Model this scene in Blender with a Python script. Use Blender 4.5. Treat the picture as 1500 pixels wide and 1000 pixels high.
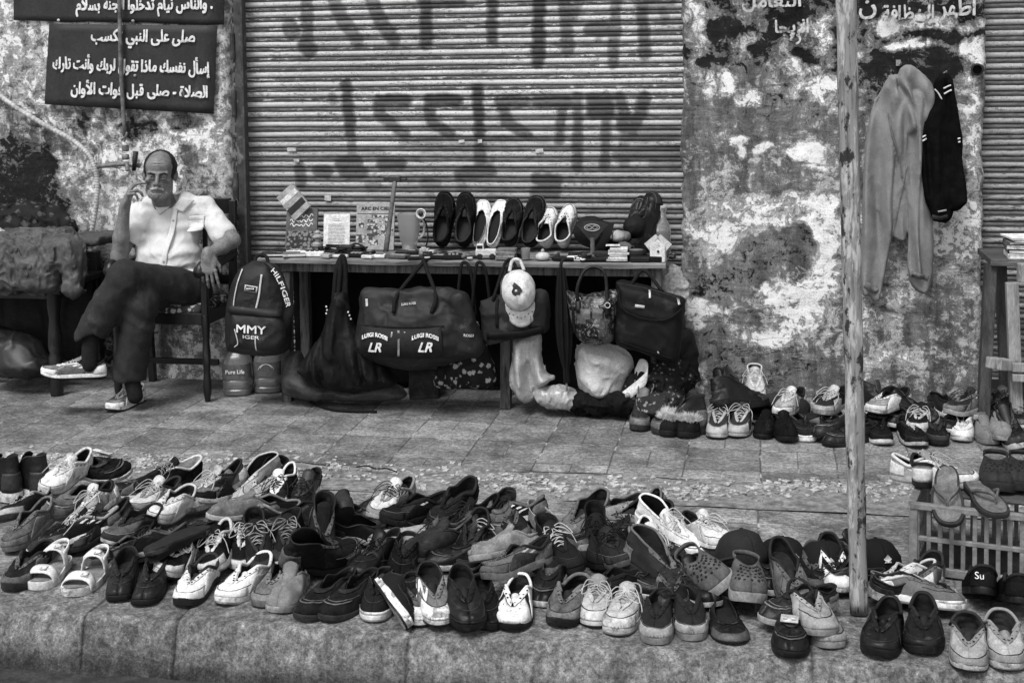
import bpy, math, random
import numpy as np
from mathutils import Vector, Matrix, noise as mnoise

for _o in list(bpy.data.objects):
    bpy.data.objects.remove(_o)
SC = bpy.context.scene
COL = SC.collection
rnd = random.Random(11)
RNG = np.random.default_rng(5)

# ------------------------------------------------------------------ camera
FPX = 2000.0                      # focal length in pixels of a 1500 px wide frame
CAMH = 1.65
YAW, PITCH, ROLL = math.radians(10.4), math.radians(3.6), math.radians(-0.7)
SHIFT = -(398 - FPX * math.tan(PITCH)) / 1500.0
cam_data = bpy.data.cameras.new('camera')
cam_data.sensor_width = 36.0
cam_data.lens = FPX / 1500 * 36
cam_data.shift_y = SHIFT
cam_data.clip_start = 0.05
cam_data.clip_end = 500
cam = bpy.data.objects.new('camera', cam_data)
COL.objects.link(cam)
cam.matrix_world = (Matrix.Translation((0, 0, CAMH)) @ Matrix.Rotation(YAW, 4, 'Z')
                    @ Matrix.Rotation(math.pi / 2 - PITCH, 4, 'X') @ Matrix.Rotation(ROLL, 4, 'Z'))
SC.camera = cam

# ------------------------------------------------------------------ sky, sun, exposure
SUN_EL, SUN_ROT = math.radians(58), math.radians(200)
w = bpy.data.worlds.new('World')
SC.world = w
w.use_nodes = True
nt = w.node_tree
sky = nt.nodes.new('ShaderNodeTexSky')
sky.sky_type = 'NISHITA'
sky.sun_disc = False
sky.sun_elevation = SUN_EL
sky.sun_rotation = SUN_ROT
bw = nt.nodes.new('ShaderNodeRGBToBW')      # the photograph is black and white
nt.links.new(sky.outputs[0], bw.inputs[0])
bg = nt.nodes['Background']
nt.links.new(bw.outputs[0], bg.inputs[0])
bg.inputs[1].default_value = 0.11
sun_d = bpy.data.lights.new('sun', 'SUN')
sun_d.energy = 1.4
sun_d.angle = math.radians(24)
sun = bpy.data.objects.new('sun', sun_d)
COL.objects.link(sun)
_d = Vector((-0.36, -0.95, 0)).normalized() * math.cos(SUN_EL) + Vector((0, 0, math.sin(SUN_EL)))
sun.rotation_euler = _d.to_track_quat('Z', 'Y').to_euler()
sun.location = _d * 20
SC.view_settings.view_transform = 'Standard'
SC.view_settings.look = 'None'
SC.view_settings.exposure = 1.15
SC.view_settings.gamma = 1.0
SC.view_settings.use_curve_mapping = False
SC.render.engine = 'CYCLES'
SC.cycles.max_bounces = 5
SC.cycles.diffuse_bounces = 2
SC.cycles.glossy_bounces = 2
SC.cycles.transmission_bounces = 4
SC.cycles.transparent_max_bounces = 6

# ------------------------------------------------------------------ helpers
CP = np.array([0, 0, CAMH])
_mw = np.array(cam.matrix_world)[:3, :3]

def ray(u, v):
    return _mw @ np.array([(u - 750) / FPX, -(v - 500 - SHIFT * 1500) / FPX, -1.0])

def onY(u, v, Y):
    "survey of the site: the point of the vertical plane Y seen at a photo position"
    d = ray(u, v)
    return CP + d * (Y / d[1])

def onZ(u, v, z=0.0):
    d = ray(u, v)
    return CP + d * ((z - CAMH) / d[2])

def tag(o, label=None, cat=None, group=None, kind=None):
    if label: o['label'] = label
    if cat: o['category'] = cat
    if group: o['group'] = group
    if kind: o['kind'] = kind
    return o

def thing(name, label, cat, loc=(0, 0, 0), rot=(0, 0, 0), group=None):
    o = bpy.data.objects.new(name, None)
    o.empty_display_size = 0.05
    COL.objects.link(o)
    o.location = loc
    o.rotation_euler = rot
    return tag(o, label, cat, group)

def mesh(name, verts, faces, mat=None, parent=None, smooth=True, loc=None, rot=None):
    me = bpy.data.meshes.new(name)
    me.from_pydata([tuple(map(float, v)) for v in verts], [], [tuple(map(int, f)) for f in faces])
    me.update()
    if smooth:
        me.polygons.foreach_set('use_smooth', [True] * len(me.polygons))
    o = bpy.data.objects.new(name, me)
    COL.objects.link(o)
    if mat is not None:
        for m in (mat if isinstance(mat, (list, tuple)) else [mat]):
            me.materials.append(m)
    if parent is not None: o.parent = parent
    if loc is not None: o.location = loc
    if rot is not None: o.rotation_euler = rot
    return o

def autosmooth(o, deg=35):
    me = o.data
    if hasattr(me, 'set_sharp_from_angle'):
        me.set_sharp_from_angle(angle=math.radians(deg))
    return o

def bevel(o, w=0.003, seg=2):
    m = o.modifiers.new('bevel', 'BEVEL')
    m.width = w
    m.segments = seg
    m.limit_method = 'ANGLE'
    m.angle_limit = math.radians(40)
    return o

def solidify(o, t=0.003, off=-1):
    m = o.modifiers.new('solid', 'SOLIDIFY')
    m.thickness = t
    m.offset = off
    return o

def subsurf(o, n=1):
    m = o.modifiers.new('sub', 'SUBSURF')
    m.levels = n
    m.render_levels = n
    return o

class MB:
    "collects plain solids into one mesh"
    def __init__(s): s.v, s.f = [], []
    def add(s, v, f):
        b = len(s.v)
        s.v += [tuple(x) for x in v]
        s.f += [tuple(i + b for i in q) for q in f]
        return s
    def box(s, c, d, R=None, taper=1.0):
        c = np.array(c, float); h = np.array(d, float) / 2
        v = []
        for z in (-1, 1):
            t = taper if z > 0 else 1
            for x, y in ((-1, -1), (1, -1), (1, 1), (-1, 1)):
                p = np.array([x * h[0] * t, y * h[1] * t, z * h[2]])
                if R is not None: p = R @ p
                v.append(c + p)
        return s.add(v, [(3, 2, 1, 0), (4, 5, 6, 7), (0, 1, 5, 4), (1, 2, 6, 5), (2, 3, 7, 6), (3, 0, 4, 7)])
    def bar(s, a, b, wd, th=None, up=(0, 0, 1)):
        "square bar from a to b"
        a = np.array(a, float); b = np.array(b, float); th = th or wd
        z = b - a; L = np.linalg.norm(z); z /= L
        x = np.cross(up, z)
        if np.linalg.norm(x) < 1e-4: x = np.cross((0, 1, 0), z)
        x /= np.linalg.norm(x); y = np.cross(z, x)
        return s.box((a + b) / 2, (wd, th, L), np.stack([x, y, z], 1))
    def tube(s, pts, r, n=8, cap=True):
        v, f = tube_vf(pts, r, n, cap)
        return s.add(v, f)
    def lathe(s, prof, c=(0, 0, 0), n=20, R=None):
        c = np.array(c, float); v = []; f = []
        for r, z in prof:
            for k in range(n):
                a = 2 * math.pi * k / n
                p = np.array([r * math.cos(a), r * math.sin(a), z])
                if R is not None: p = R @ p
                v.append(c + p)
        m = len(prof)
        for i in range(m - 1):
            for k in range(n):
                f.append((i * n + k, i * n + (k + 1) % n, (i + 1) * n + (k + 1) % n, (i + 1) * n + k))
        f.append(tuple(range(n - 1, -1, -1)))
        f.append(tuple((m - 1) * n + k for k in range(n)))
        return s.add(v, f)
    def grid(s, P):
        "P: (n,m,3) array"
        n, m = P.shape[:2]
        v = P.reshape(-1, 3)
        f = [(i * m + j, i * m + j + 1, (i + 1) * m + j + 1, (i + 1) * m + j) for i in range(n - 1) for j in range(m - 1)]
        return s.add(v, f)
    def build(s, name, mat, parent=None, smooth=False, **k):
        o = mesh(name, s.v, s.f, mat, parent, smooth, **k)
        return o

def tube_vf(pts, r, n=8, cap=True):
    pts = [np.array(p, float) for p in pts]
    m = len(pts)
    rr = r if hasattr(r, '__len__') else [r] * m
    v, f = [], []
    up = None
    for i in range(m):
        t = pts[min(i + 1, m - 1)] - pts[max(i - 1, 0)]
        t = t / (np.linalg.norm(t) + 1e-9)
        if up is None:
            up = np.array([0, 0, 1.0]) if abs(t[2]) < 0.9 else np.array([1.0, 0, 0])
        x = np.cross(up, t); x /= np.linalg.norm(x) + 1e-9
        y = np.cross(t, x)
        up = y
        for k in range(n):
            a = 2 * math.pi * k / n
            v.append(pts[i] + rr[i] * (math.cos(a) * x + math.sin(a) * y))
    for i in range(m - 1):
        for k in range(n):
            f.append((i * n + k, i * n + (k + 1) % n, (i + 1) * n + (k + 1) % n, (i + 1) * n + k))
    if cap:
        f.append(tuple(range(n - 1, -1, -1)))
        f.append(tuple((m - 1) * n + k for k in range(n)))
    return v, f

def smooth_path(pts, n=8):
    "Catmull-Rom through the points"
    P = [np.array(p, float) for p in pts]
    P = [2 * P[0] - P[1]] + P + [2 * P[-1] - P[-2]]
    out = []
    for i in range(1, len(P) - 2):
        for k in range(n):
            t = k / n
            a, b, c, d = P[i - 1], P[i], P[i + 1], P[i + 2]
            out.append(0.5 * (2 * b + (c - a) * t + (2 * a - 5 * b + 4 * c - d) * t * t + (3 * b - a - 3 * c + d) * t ** 3))
    out.append(P[-2])
    return out

# ------------------------------------------------------------------ implicit solids -> one continuous surface
def rotm(x=0, y=0, z=0):
    return np.array(Matrix.Rotation(math.radians(z), 3, 'Z') @ Matrix.Rotation(math.radians(y), 3, 'Y') @ Matrix.Rotation(math.radians(x), 3, 'X'))

class Prim:
    "a solid given by a distance function and the box it lives in"
    def __init__(s, f, lo, hi): s.f, s.lo, s.hi = f, np.array(lo, float), np.array(hi, float)
    def __call__(s, P): return s.f(P)

def d_ell(c, r, R=None):
    c = np.array(c, float); r = np.array(r, float) * np.ones(3)
    def f(P):
        q = P - c
        if R is not None: q = q @ R
        k0 = np.linalg.norm(q / r, axis=-1)
        k1 = np.linalg.norm(q / (r * r), axis=-1) + 1e-9
        return k0 * (k0 - 1) / k1
    e = r if R is None else np.sqrt(((np.array(R) * r) ** 2).sum(1))
    return Prim(f, c - e, c + e)

def d_cap(a, b, ra, rb=None, sq=None):
    a = np.array(a, float); b = np.array(b, float); rb = ra if rb is None else rb
    def f(P):
        ab = b - a
        q = P - a
        t = np.clip((q @ ab) / max(ab @ ab, 1e-12), 0, 1)
        d = q - t[..., None] * ab
        if sq is not None:            # flatten along a direction (unit vector, factor)
            n, k = np.array(sq[0], float), sq[1]
            d = d + (d @ n)[..., None] * n * (1 / k - 1)
            return (np.linalg.norm(d, axis=-1) - (ra + (rb - ra) * t)) * min(1, k * 1.3)
        return np.linalg.norm(d, axis=-1) - (ra + (rb - ra) * t)
    R = max(ra, rb)
    return Prim(f, np.minimum(a, b) - R, np.maximum(a, b) + R)

def d_box(c, h, r=0.01, R=None):
    c = np.array(c, float); h = np.array(h, float); hi = np.maximum(h - r, 0.0005)
    def f(P):
        q = P - c
        if R is not None: q = q @ R
        q = np.abs(q) - hi
        return np.linalg.norm(np.maximum(q, 0), axis=-1) + np.minimum(q.max(-1), 0) - r
    e = h if R is None else (np.abs(np.array(R)) @ h)
    return Prim(f, c - e, c + e)

def poly_sd(X, Z, poly):
    "signed distance to a closed outline"
    d = np.full(X.shape, 1e9); inside = np.zeros(X.shape, bool)
    n = len(poly)
    for i in range(n):
        a, b = poly[i], poly[(i + 1) % n]
        ex, ez = b[0] - a[0], b[1] - a[1]
        wx, wz = X - a[0], Z - a[1]
        t = np.clip((wx * ex + wz * ez) / (ex * ex + ez * ez + 1e-12), 0, 1)
        d = np.minimum(d, np.hypot(wx - ex * t, wz - ez * t))
        c = ((a[1] > Z) != (b[1] > Z))
        with np.errstate(divide='ignore', invalid='ignore'):
            inside ^= c & (X < ex * (Z - a[1]) / (ez if abs(ez) > 1e-9 else 1e-9) + a[0])
    return np.where(inside, -d, d)

def d_pillow(pts, depth, edge=0.08, fold=None, flat=0.5, lean=0.0):
    """a soft slab with the given outline (points in space, roughly one vertical plane): thick in the middle,
    rounded off over the width `edge` towards its outline; fold(x, z) adds to its front"""
    pts = np.array(pts, float)
    q = np.array(smooth_path(list(pts) + [pts[0]], 5))[:-1]
    poly = [(a[0], a[2]) for a in q]
    y0 = pts[:, 1].mean()
    def f(P):
        X, Z = P[:, 0, :, 0], P[:, 0, :, 2]
        d2 = poly_sd(X, Z, poly)
        h = depth * np.sqrt(np.clip(1 - (1 - np.clip(-d2 / edge, 0, 1)) ** 2, 0, 1)) + .001
        fr = h + (fold(X, Z) * np.clip(-d2 / (edge * .4), 0, 1) if fold is not None else 0)
        yc = y0 + lean * (Z - Z.mean())
        Y = P[..., 1] - yc[:, None, :]
        dy = np.where(Y < 0, -Y - fr[:, None, :], Y - h[:, None, :] * flat)
        return np.maximum(dy, d2[:, None, :]) * .8
    m = depth * 1.4 + .02
    return Prim(f, [q[:, 0].min(), y0 - m, q[:, 2].min()], [q[:, 0].max(), y0 + m, q[:, 2].max()])

def smin(a, b, k):
    h = np.clip(0.5 + 0.5 * (b - a) / k, 0, 1)
    return b * (1 - h) + a * h - k * h * (1 - h)

def polygonise(prims, res, disp=None, pad=0.02, lo=None, hi=None):
    "prims: (Prim, '+' join or '-' carve, blend). Surface nets over a sparse band of cells."
    pl = [p for p, op, k in prims if op == '+']
    lo = np.min([p.lo for p in pl], 0) - pad if lo is None else np.array(lo, float)
    hi = np.max([p.hi for p in pl], 0) + pad if hi is None else np.array(hi, float)
    n = np.maximum(np.ceil((hi - lo) / res).astype(int), 4) + 1
    D = np.full(n, 0.5, np.float32)
    for p, op, k in prims:
        m = 0.03 + k
        i0 = np.clip(np.floor((p.lo - m - lo) / res).astype(int), 0, n - 1)
        i1 = np.clip(np.ceil((p.hi + m - lo) / res).astype(int) + 1, 1, n)
        if (i1 <= i0).any(): continue
        ax = [lo[c] + res * np.arange(i0[c], i1[c]) for c in range(3)]
        P = np.stack(np.meshgrid(*ax, indexing='ij'), -1)
        d = p(P)
        w_ = tuple(slice(i0[c], i1[c]) for c in range(3))
        a = D[w_]
        D[w_] = smin(a, d, max(k, 1e-4)) if op == '+' else -smin(-a, d, max(k, 1e-4))
    if disp is not None:
        I = np.nonzero(np.abs(D) < 0.03)
        P = lo + res * np.stack(I, -1)
        D[I] += disp(P)
    for c in range(3):
        for e in (0, -1):
            q = [slice(None)] * 3; q[c] = e; D[tuple(q)] = 0.5
    S = D < 0
    nx, ny, nz = D.shape
    C = np.zeros((nx - 1, ny - 1, nz - 1), np.int8)
    offs = [(i, j, k) for i in (0, 1) for j in (0, 1) for k in (0, 1)]
    for o in offs: C += S[o[0]:nx - 1 + o[0], o[1]:ny - 1 + o[1], o[2]:nz - 1 + o[2]]
    m = (C > 0) & (C < 8)
    cell = np.stack(np.nonzero(m), -1)
    idx = -np.ones(m.shape, np.int32); idx[m] = np.arange(len(cell))
    dv = {o: D[cell[:, 0] + o[0], cell[:, 1] + o[1], cell[:, 2] + o[2]].astype(float) for o in offs}
    cnt = np.zeros(len(cell)); acc = np.zeros((len(cell), 3))
    for a in offs:
        for c in range(3):
            if a[c]: continue
            b = list(a); b[c] = 1
            da, db = dv[a], dv[tuple(b)]
            x = (da < 0) != (db < 0)
            t = np.where(x, da / np.where(x, da - db, 1), 0)
            cnt += x
            for e in range(3): acc[:, e] += np.where(x, (a[e] + t) if e == c else a[e], 0)
    V = lo + res * (cell + acc / cnt[:, None])
    F = []
    for c in range(3):
        sa = [slice(None)] * 3; sb = [slice(None)] * 3
        sa[c] = slice(0, -1); sb[c] = slice(1, None)
        A, B = S[tuple(sa)], S[tuple(sb)]
        I = np.stack(np.nonzero(A != B), -1)
        o1, o2 = [(1, 2), (2, 0), (0, 1)][c]
        I = I[(I[:, o1] > 0) & (I[:, o2] > 0)]
        flip = A[tuple(I.T)]
        e1 = np.zeros(3, int); e1[o1] = 1
        e2 = np.zeros(3, int); e2[o2] = 1
        q = np.stack([idx[tuple((I - e1 - e2).T)], idx[tuple((I - e2).T)], idx[tuple(I.T)], idx[tuple((I - e1).T)]], 1)
        q[~flip] = q[~flip][:, ::-1]
        F.append(q)
    F = np.concatenate(F)
    return V, F[(F >= 0).all(1)]

def blob(name, prims, res, mat, parent=None, disp=None, sm=2, pad=0.02, origin=None, **k):
    V, F = polygonise(prims, res, disp, pad)
    if origin is not None: V = V - np.array(origin, float)
    o = mesh(name, V, F, mat, parent, True, **k)
    if sm:
        m = o.modifiers.new('smooth', 'SMOOTH'); m.factor = 0.5; m.iterations = sm
    return o

def vnoise(P, seed=0):
    "cheap smooth value noise, vectorised"
    P = np.asarray(P, float) + seed * 17.31
    i = np.floor(P).astype(int); f = P - i
    f = f * f * (3 - 2 * f)
    def h(x, y, z):
        n = (x * 374761393 + y * 668265263 + z * 1274126177) & 0x7fffffff
        n = ((n ^ (n >> 13)) * 1274126177) & 0x7fffffff
        return ((n ^ (n >> 16)) & 0xffff) / 65535.0
    r = 0
    for a in (0, 1):
        for b in (0, 1):
            for c in (0, 1):
                wgt = (f[..., 0] if a else 1 - f[..., 0]) * (f[..., 1] if b else 1 - f[..., 1]) * (f[..., 2] if c else 1 - f[..., 2])
                r = r + wgt * h(i[..., 0] + a, i[..., 1] + b, i[..., 2] + c)
    return r

def fbm(P, seed=0, o=3):
    r = 0; a = 0.5; P = np.asarray(P, float)
    for k in range(o):
        r = r + a * vnoise(P * 2 ** k, seed + k); a *= 0.5
    return r / (1 - 0.5 ** o)

# ------------------------------------------------------------------ materials (all neutral greys: a black-and-white scene)
MATS = {}
class NT:
    def __init__(s, name):
        s.m = bpy.data.materials.new(name); s.m.use_nodes = True
        s.t = s.m.node_tree; s.b = s.t.nodes['Principled BSDF']
    def n(s, typ, **k):
        x = s.t.nodes.new('ShaderNode' + typ)
        for a, b in k.items():
            if a.startswith('i_'):
                key = a[2:]
                x.inputs[int(key) if key.isdigit() else key].default_value = b
            else: setattr(x, a, b)
        return x
    def l(s, a, b): s.t.links.new(a, b)
    def math(s, op, a, b=None, c=None, clamp=False):
        x = s.t.nodes.new('ShaderNodeMath'); x.operation = op; x.use_clamp = clamp
        for i, q in enumerate((a, b, c)):
            if q is None: continue
            if isinstance(q, (int, float)): x.inputs[i].default_value = q
            else: s.l(q, x.inputs[i])
        return x.outputs[0]
    def step(s, v, e, wd):
        x = s.n('MapRange', interpolation_type='SMOOTHSTEP', clamp=True)
        s.l(v, x.inputs[0])
        for i, q in ((1, e - wd), (2, e + wd)): x.inputs[i].default_value = q
        return x.outputs[0]
    def mix(s, f, a, b):
        x = s.t.nodes.new('ShaderNodeMix'); x.data_type = 'FLOAT'
        for i, q in ((0, f), (2, a), (3, b)):
            if isinstance(q, (int, float)): x.inputs[i].default_value = q
            else: s.l(q, x.inputs[i])
        return x.outputs[0]
    def noise(s, vec, scale, det=5, rough=0.6, dist=0.0):
        x = s.n('TexNoise'); s.l(vec, x.inputs['Vector'])
        x.inputs['Scale'].default_value = scale; x.inputs['Detail'].default_value = det
        x.inputs['Roughness'].default_value = rough; x.inputs['Distortion'].default_value = dist
        return x.outputs[0]
    def coord(s, stretch=None, rand=True):
        tc = s.n('TexCoord'); v = tc.outputs['Object']
        if rand:
            oi = s.n('ObjectInfo'); k = s.math('MULTIPLY', oi.outputs['Random'], 40.0)
            a = s.n('VectorMath', operation='ADD'); s.l(v, a.inputs[0]); s.l(k, a.inputs[1]); v = a.outputs[0]
        if stretch:
            a = s.n('VectorMath', operation='MULTIPLY'); s.l(v, a.inputs[0]); a.inputs[1].default_value = stretch; v = a.outputs[0]
        return v
    def attr(s, name):
        x = s.n('Attribute'); x.attribute_name = name
        return x.outputs['Fac']
    def out(s, col, rough, bump=None, bs=0.3, bd=0.002):
        s.l(col, s.b.inputs['Base Color'])
        if isinstance(rough, (int, float)): s.b.inputs['Roughness'].default_value = rough
        else: s.l(rough, s.b.inputs['Roughness'])
        s.b.inputs['Specular IOR Level'].default_value = 0.22
        if bump is not None:
            x = s.n('Bump'); x.inputs['Strength'].default_value = bs; x.inputs['Distance'].default_value = bd
            s.l(bump, x.inputs['Height']); s.l(x.outputs[0], s.b.inputs['Normal'])
        return s.m

def M(name, g, rough=0.7, var=0.35, scale=18, dirt=None, amt=0.45, bump=0.35, bscale=160, stretch=None, spec=None, dscale=None, grain=0.22):
    "grey surface with mottling, wear or dirt patches and a fine grain"
    if name in MATS: return MATS[name]
    t = NT(name)
    v = t.coord(stretch)
    n1 = t.noise(v, scale, 6, 0.65)
    c = t.mix(t.step(n1, 0.5, 0.22), g * (1 - var), min(0.9, g * (1 + var)))
    if dirt is not None:
        n2 = t.noise(v, dscale or scale * 0.55, 8, 0.72, 0.4)
        c = t.mix(t.step(n2, 1 - amt, 0.07), c, t.mix(n1, dirt * 0.6, dirt * 1.4))
    n3 = t.noise(v, bscale, 3, 0.6)
    c = t.math('MULTIPLY', c, t.mix(t.step(t.noise(v, bscale * 0.45, 4, 0.72), 0.5, 0.2), 1 - grain, 1 + grain))
    r = t.mix(n1, max(0.05, rough - 0.12), min(1, rough + 0.12))
    m = t.out(c, r, t.math('ADD', n3, n1), bump)
    if spec is not None: t.b.inputs['Specular IOR Level'].default_value = spec
    MATS[name] = m
    return m
def RX(a): return np.array(Matrix.Rotation(a, 3, 'X'))
def RY(a): return np.array(Matrix.Rotation(a, 3, 'Y'))
def RZ(a): return np.array(Matrix.Rotation(a, 3, 'Z'))
# ------------------------------------------------------------------ ground
WALL = 6.87
KERB = 3.77
def field(V2, blobs, base):
    "paint layers and painted shade: soft patches (x, z, rx, rz, tone, strength) blended over a base tone"
    t = np.full(len(V2), base, float)
    P3 = np.concatenate([V2, V2[:, :1] * 0], 1)
    V2 = V2 + np.stack([fbm(P3 * 9, 51, 4) - .5, fbm(P3 * 9 + 40, 57, 4) - .5], 1) * np.array([.16, .09])
    for x, z, rx, rz, tone, k in blobs:
        q = ((V2[:, 0] - x) / rx) ** 2 + ((V2[:, 1] - z) / rz) ** 2
        wgt = k * np.clip(1.35 - q, 0, 1)
        t = t * (1 - wgt) + tone * wgt
    return t

def set_attr(o, name, vals):
    a = o.data.attributes.new(name, 'FLOAT', 'POINT')
    a.data.foreach_set('value', np.asarray(vals, np.float32))

def tile_mat(name, size, g, weave=True, dirt=0.0, jw=0.02, jdark=0.3):
    t = NT(name)
    v = t.coord(rand=False)
    sx = t.n('SeparateXYZ'); t.l(v, sx.inputs[0])
    wob = t.noise(v, 3.0, 2)
    x = t.math('ADD', t.math('DIVIDE', sx.outputs[0], size), t.math('MULTIPLY', wob, 0.05))
    y = t.math('ADD', t.math('DIVIDE', sx.outputs[1], size), t.math('MULTIPLY', wob, 0.05))
    fx, fy = t.math('FRACT', x), t.math('FRACT', y)
    def edge(f): return t.math('MINIMUM', f, t.math('SUBTRACT', 1.0, f))
    d = t.math('MINIMUM', edge(fx), edge(fy))
    jn = t.noise(v, 9, 4)
    main = t.math('SUBTRACT', 1.0, t.step(d, jw * 0.7, jw * 0.5))
    wn = t.n('TexWhiteNoise', noise_dimensions='2D')
    cm = t.n('CombineXYZ'); t.l(t.math('FLOOR', x), cm.inputs[0]); t.l(t.math('FLOOR', y), cm.inputs[1]); t.l(cm.outputs[0], wn.inputs[0])
    cell = wn.outputs[0]
    if weave:
        par = t.math('MODULO', t.math('ABSOLUTE', t.math('ADD', t.math('FLOOR', x), t.math('FLOOR', y))), 2.0)
        dm = t.math('ABSOLUTE', t.math('SUBTRACT', t.mix(par, fx, fy), 0.5))
        dn = t.math('ABSOLUTE', t.math('SUBTRACT', t.mix(par, fy, fx), 0.5))
        mid = t.math('SUBTRACT', 1.0, t.step(dm, jw * 0.55, jw * 0.45))
        line = t.math('MAXIMUM', main, t.math('MULTIPLY', mid, 0.75))
    else:
        line = main
    n1 = t.noise(v, 5, 7, 0.68); n2 = t.noise(v, 60, 5, 0.7); n3 = t.noise(t.coord((4, 60, 1), rand=False), 4, 5, 0.7)
    c = t.mix(t.step(n1, 0.5, 0.2), g * 0.5, g * 1.35)
    c = t.math('MULTIPLY', c, t.mix(cell, 0.72, 1.2))
    c = t.math('MULTIPLY', c, t.mix(t.step(n2, 0.5, 0.12), 0.62, 1.28))
    c = t.math('MULTIPLY', c, t.mix(t.step(n3, 0.52, 0.12), 0.66, 1.25))
    # some joints are filled with pale sand, most with dark dirt
    jc = t.mix(t.step(jn, 0.56, 0.04), g * jdark, g * 1.9)
    c = t.mix(t.math('MULTIPLY', line, 0.8), c, jc)
    n4 = t.noise(v, 230, 3, 0.7); c = t.math('MULTIPLY', c, t.mix(t.step(n4, .5, .16), .72, 1.26))
    st = t.noise(v, 2.2, 6, 0.7)
    c = t.math('MULTIPLY', c, t.mix(t.step(st, 0.42, 0.08), 0.6, 1.0))
    h = t.math('SUBTRACT', t.math('ADD', t.math('MULTIPLY', n2, 0.5), t.math('MULTIPLY', n3, 0.3)), t.math('MULTIPLY', line, 0.8))
    return t.out(c, t.mix(n1, 0.55, 0.85), h, 0.55, 0.006)

def sheet(name, x0, x1, y0, y1, z, mat, res=0.05, amp=0.004, seed=1, kind='structure'):
    nx, ny = int((x1 - x0) / res) + 2, int((y1 - y0) / res) + 2
    X, Y = np.meshgrid(np.linspace(x0, x1, nx), np.linspace(y0, y1, ny), indexing='ij')
    Z = z + amp * (fbm(np.stack([X * 3, Y * 3, X * 0], -1), seed) - 0.5)
    m = MB(); m.grid(np.stack([X, Y, Z], -1))
    m.f = [f[::-1] for f in m.f]
    o = m.build(name, mat, smooth=True)
    return tag(o, kind=kind)

g_mat = M('bare_earth', 0.16, 0.9, 0.4, 6)
m = MB(); m.add([(-60, -40, -0.19), (60, -40, -0.19), (60, 60, -0.19), (-60, 60, -0.19)], [(0, 1, 2, 3)])
tag(m.build('ground', g_mat), kind='structure')
sheet('road', -14, 14, -12, KERB + 0.02, -0.165, M('asphalt', 0.04, 0.85, 0.5, 14, 0.03, 0.4, 0.8, 240), 0.12, 0.012, 4)
pave_up = sheet('pavement', -7, 4, 5.46, WALL + 0.16, 0.0, tile_mat('paving_tiles', 0.31, 0.245, jdark=.2, jw=.015), 0.05, 0.006, 2)
# the paved edge towards the rubble breaks off irregularly
me = pave_up.data
for vt in me.vertices:
    if vt.co.y < 5.5:
        vt.co.y += 0.05 * (fbm(np.array([vt.co.x * 4, 0, 0]), 7) - 0.5) - 0.012 * (int(vt.co.x * 3.2) % 2)
        vt.co.z -= 0.004
sheet('lower_pavement', -7, 4, KERB + 0.33, 5.26, -0.006, tile_mat('concrete_slabs', 0.62, 0.245, False, 0, 0.009, 0.3), 0.05, 0.006, 3)
sheet('rubble_bed', -7, 4, 5.1, 5.6, -0.004, M('sandy_dirt', 0.19, 0.95, 0.5, 22, 0.09, 0.40, 1.0, 120), 0.03, 0.02, 9)

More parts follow.
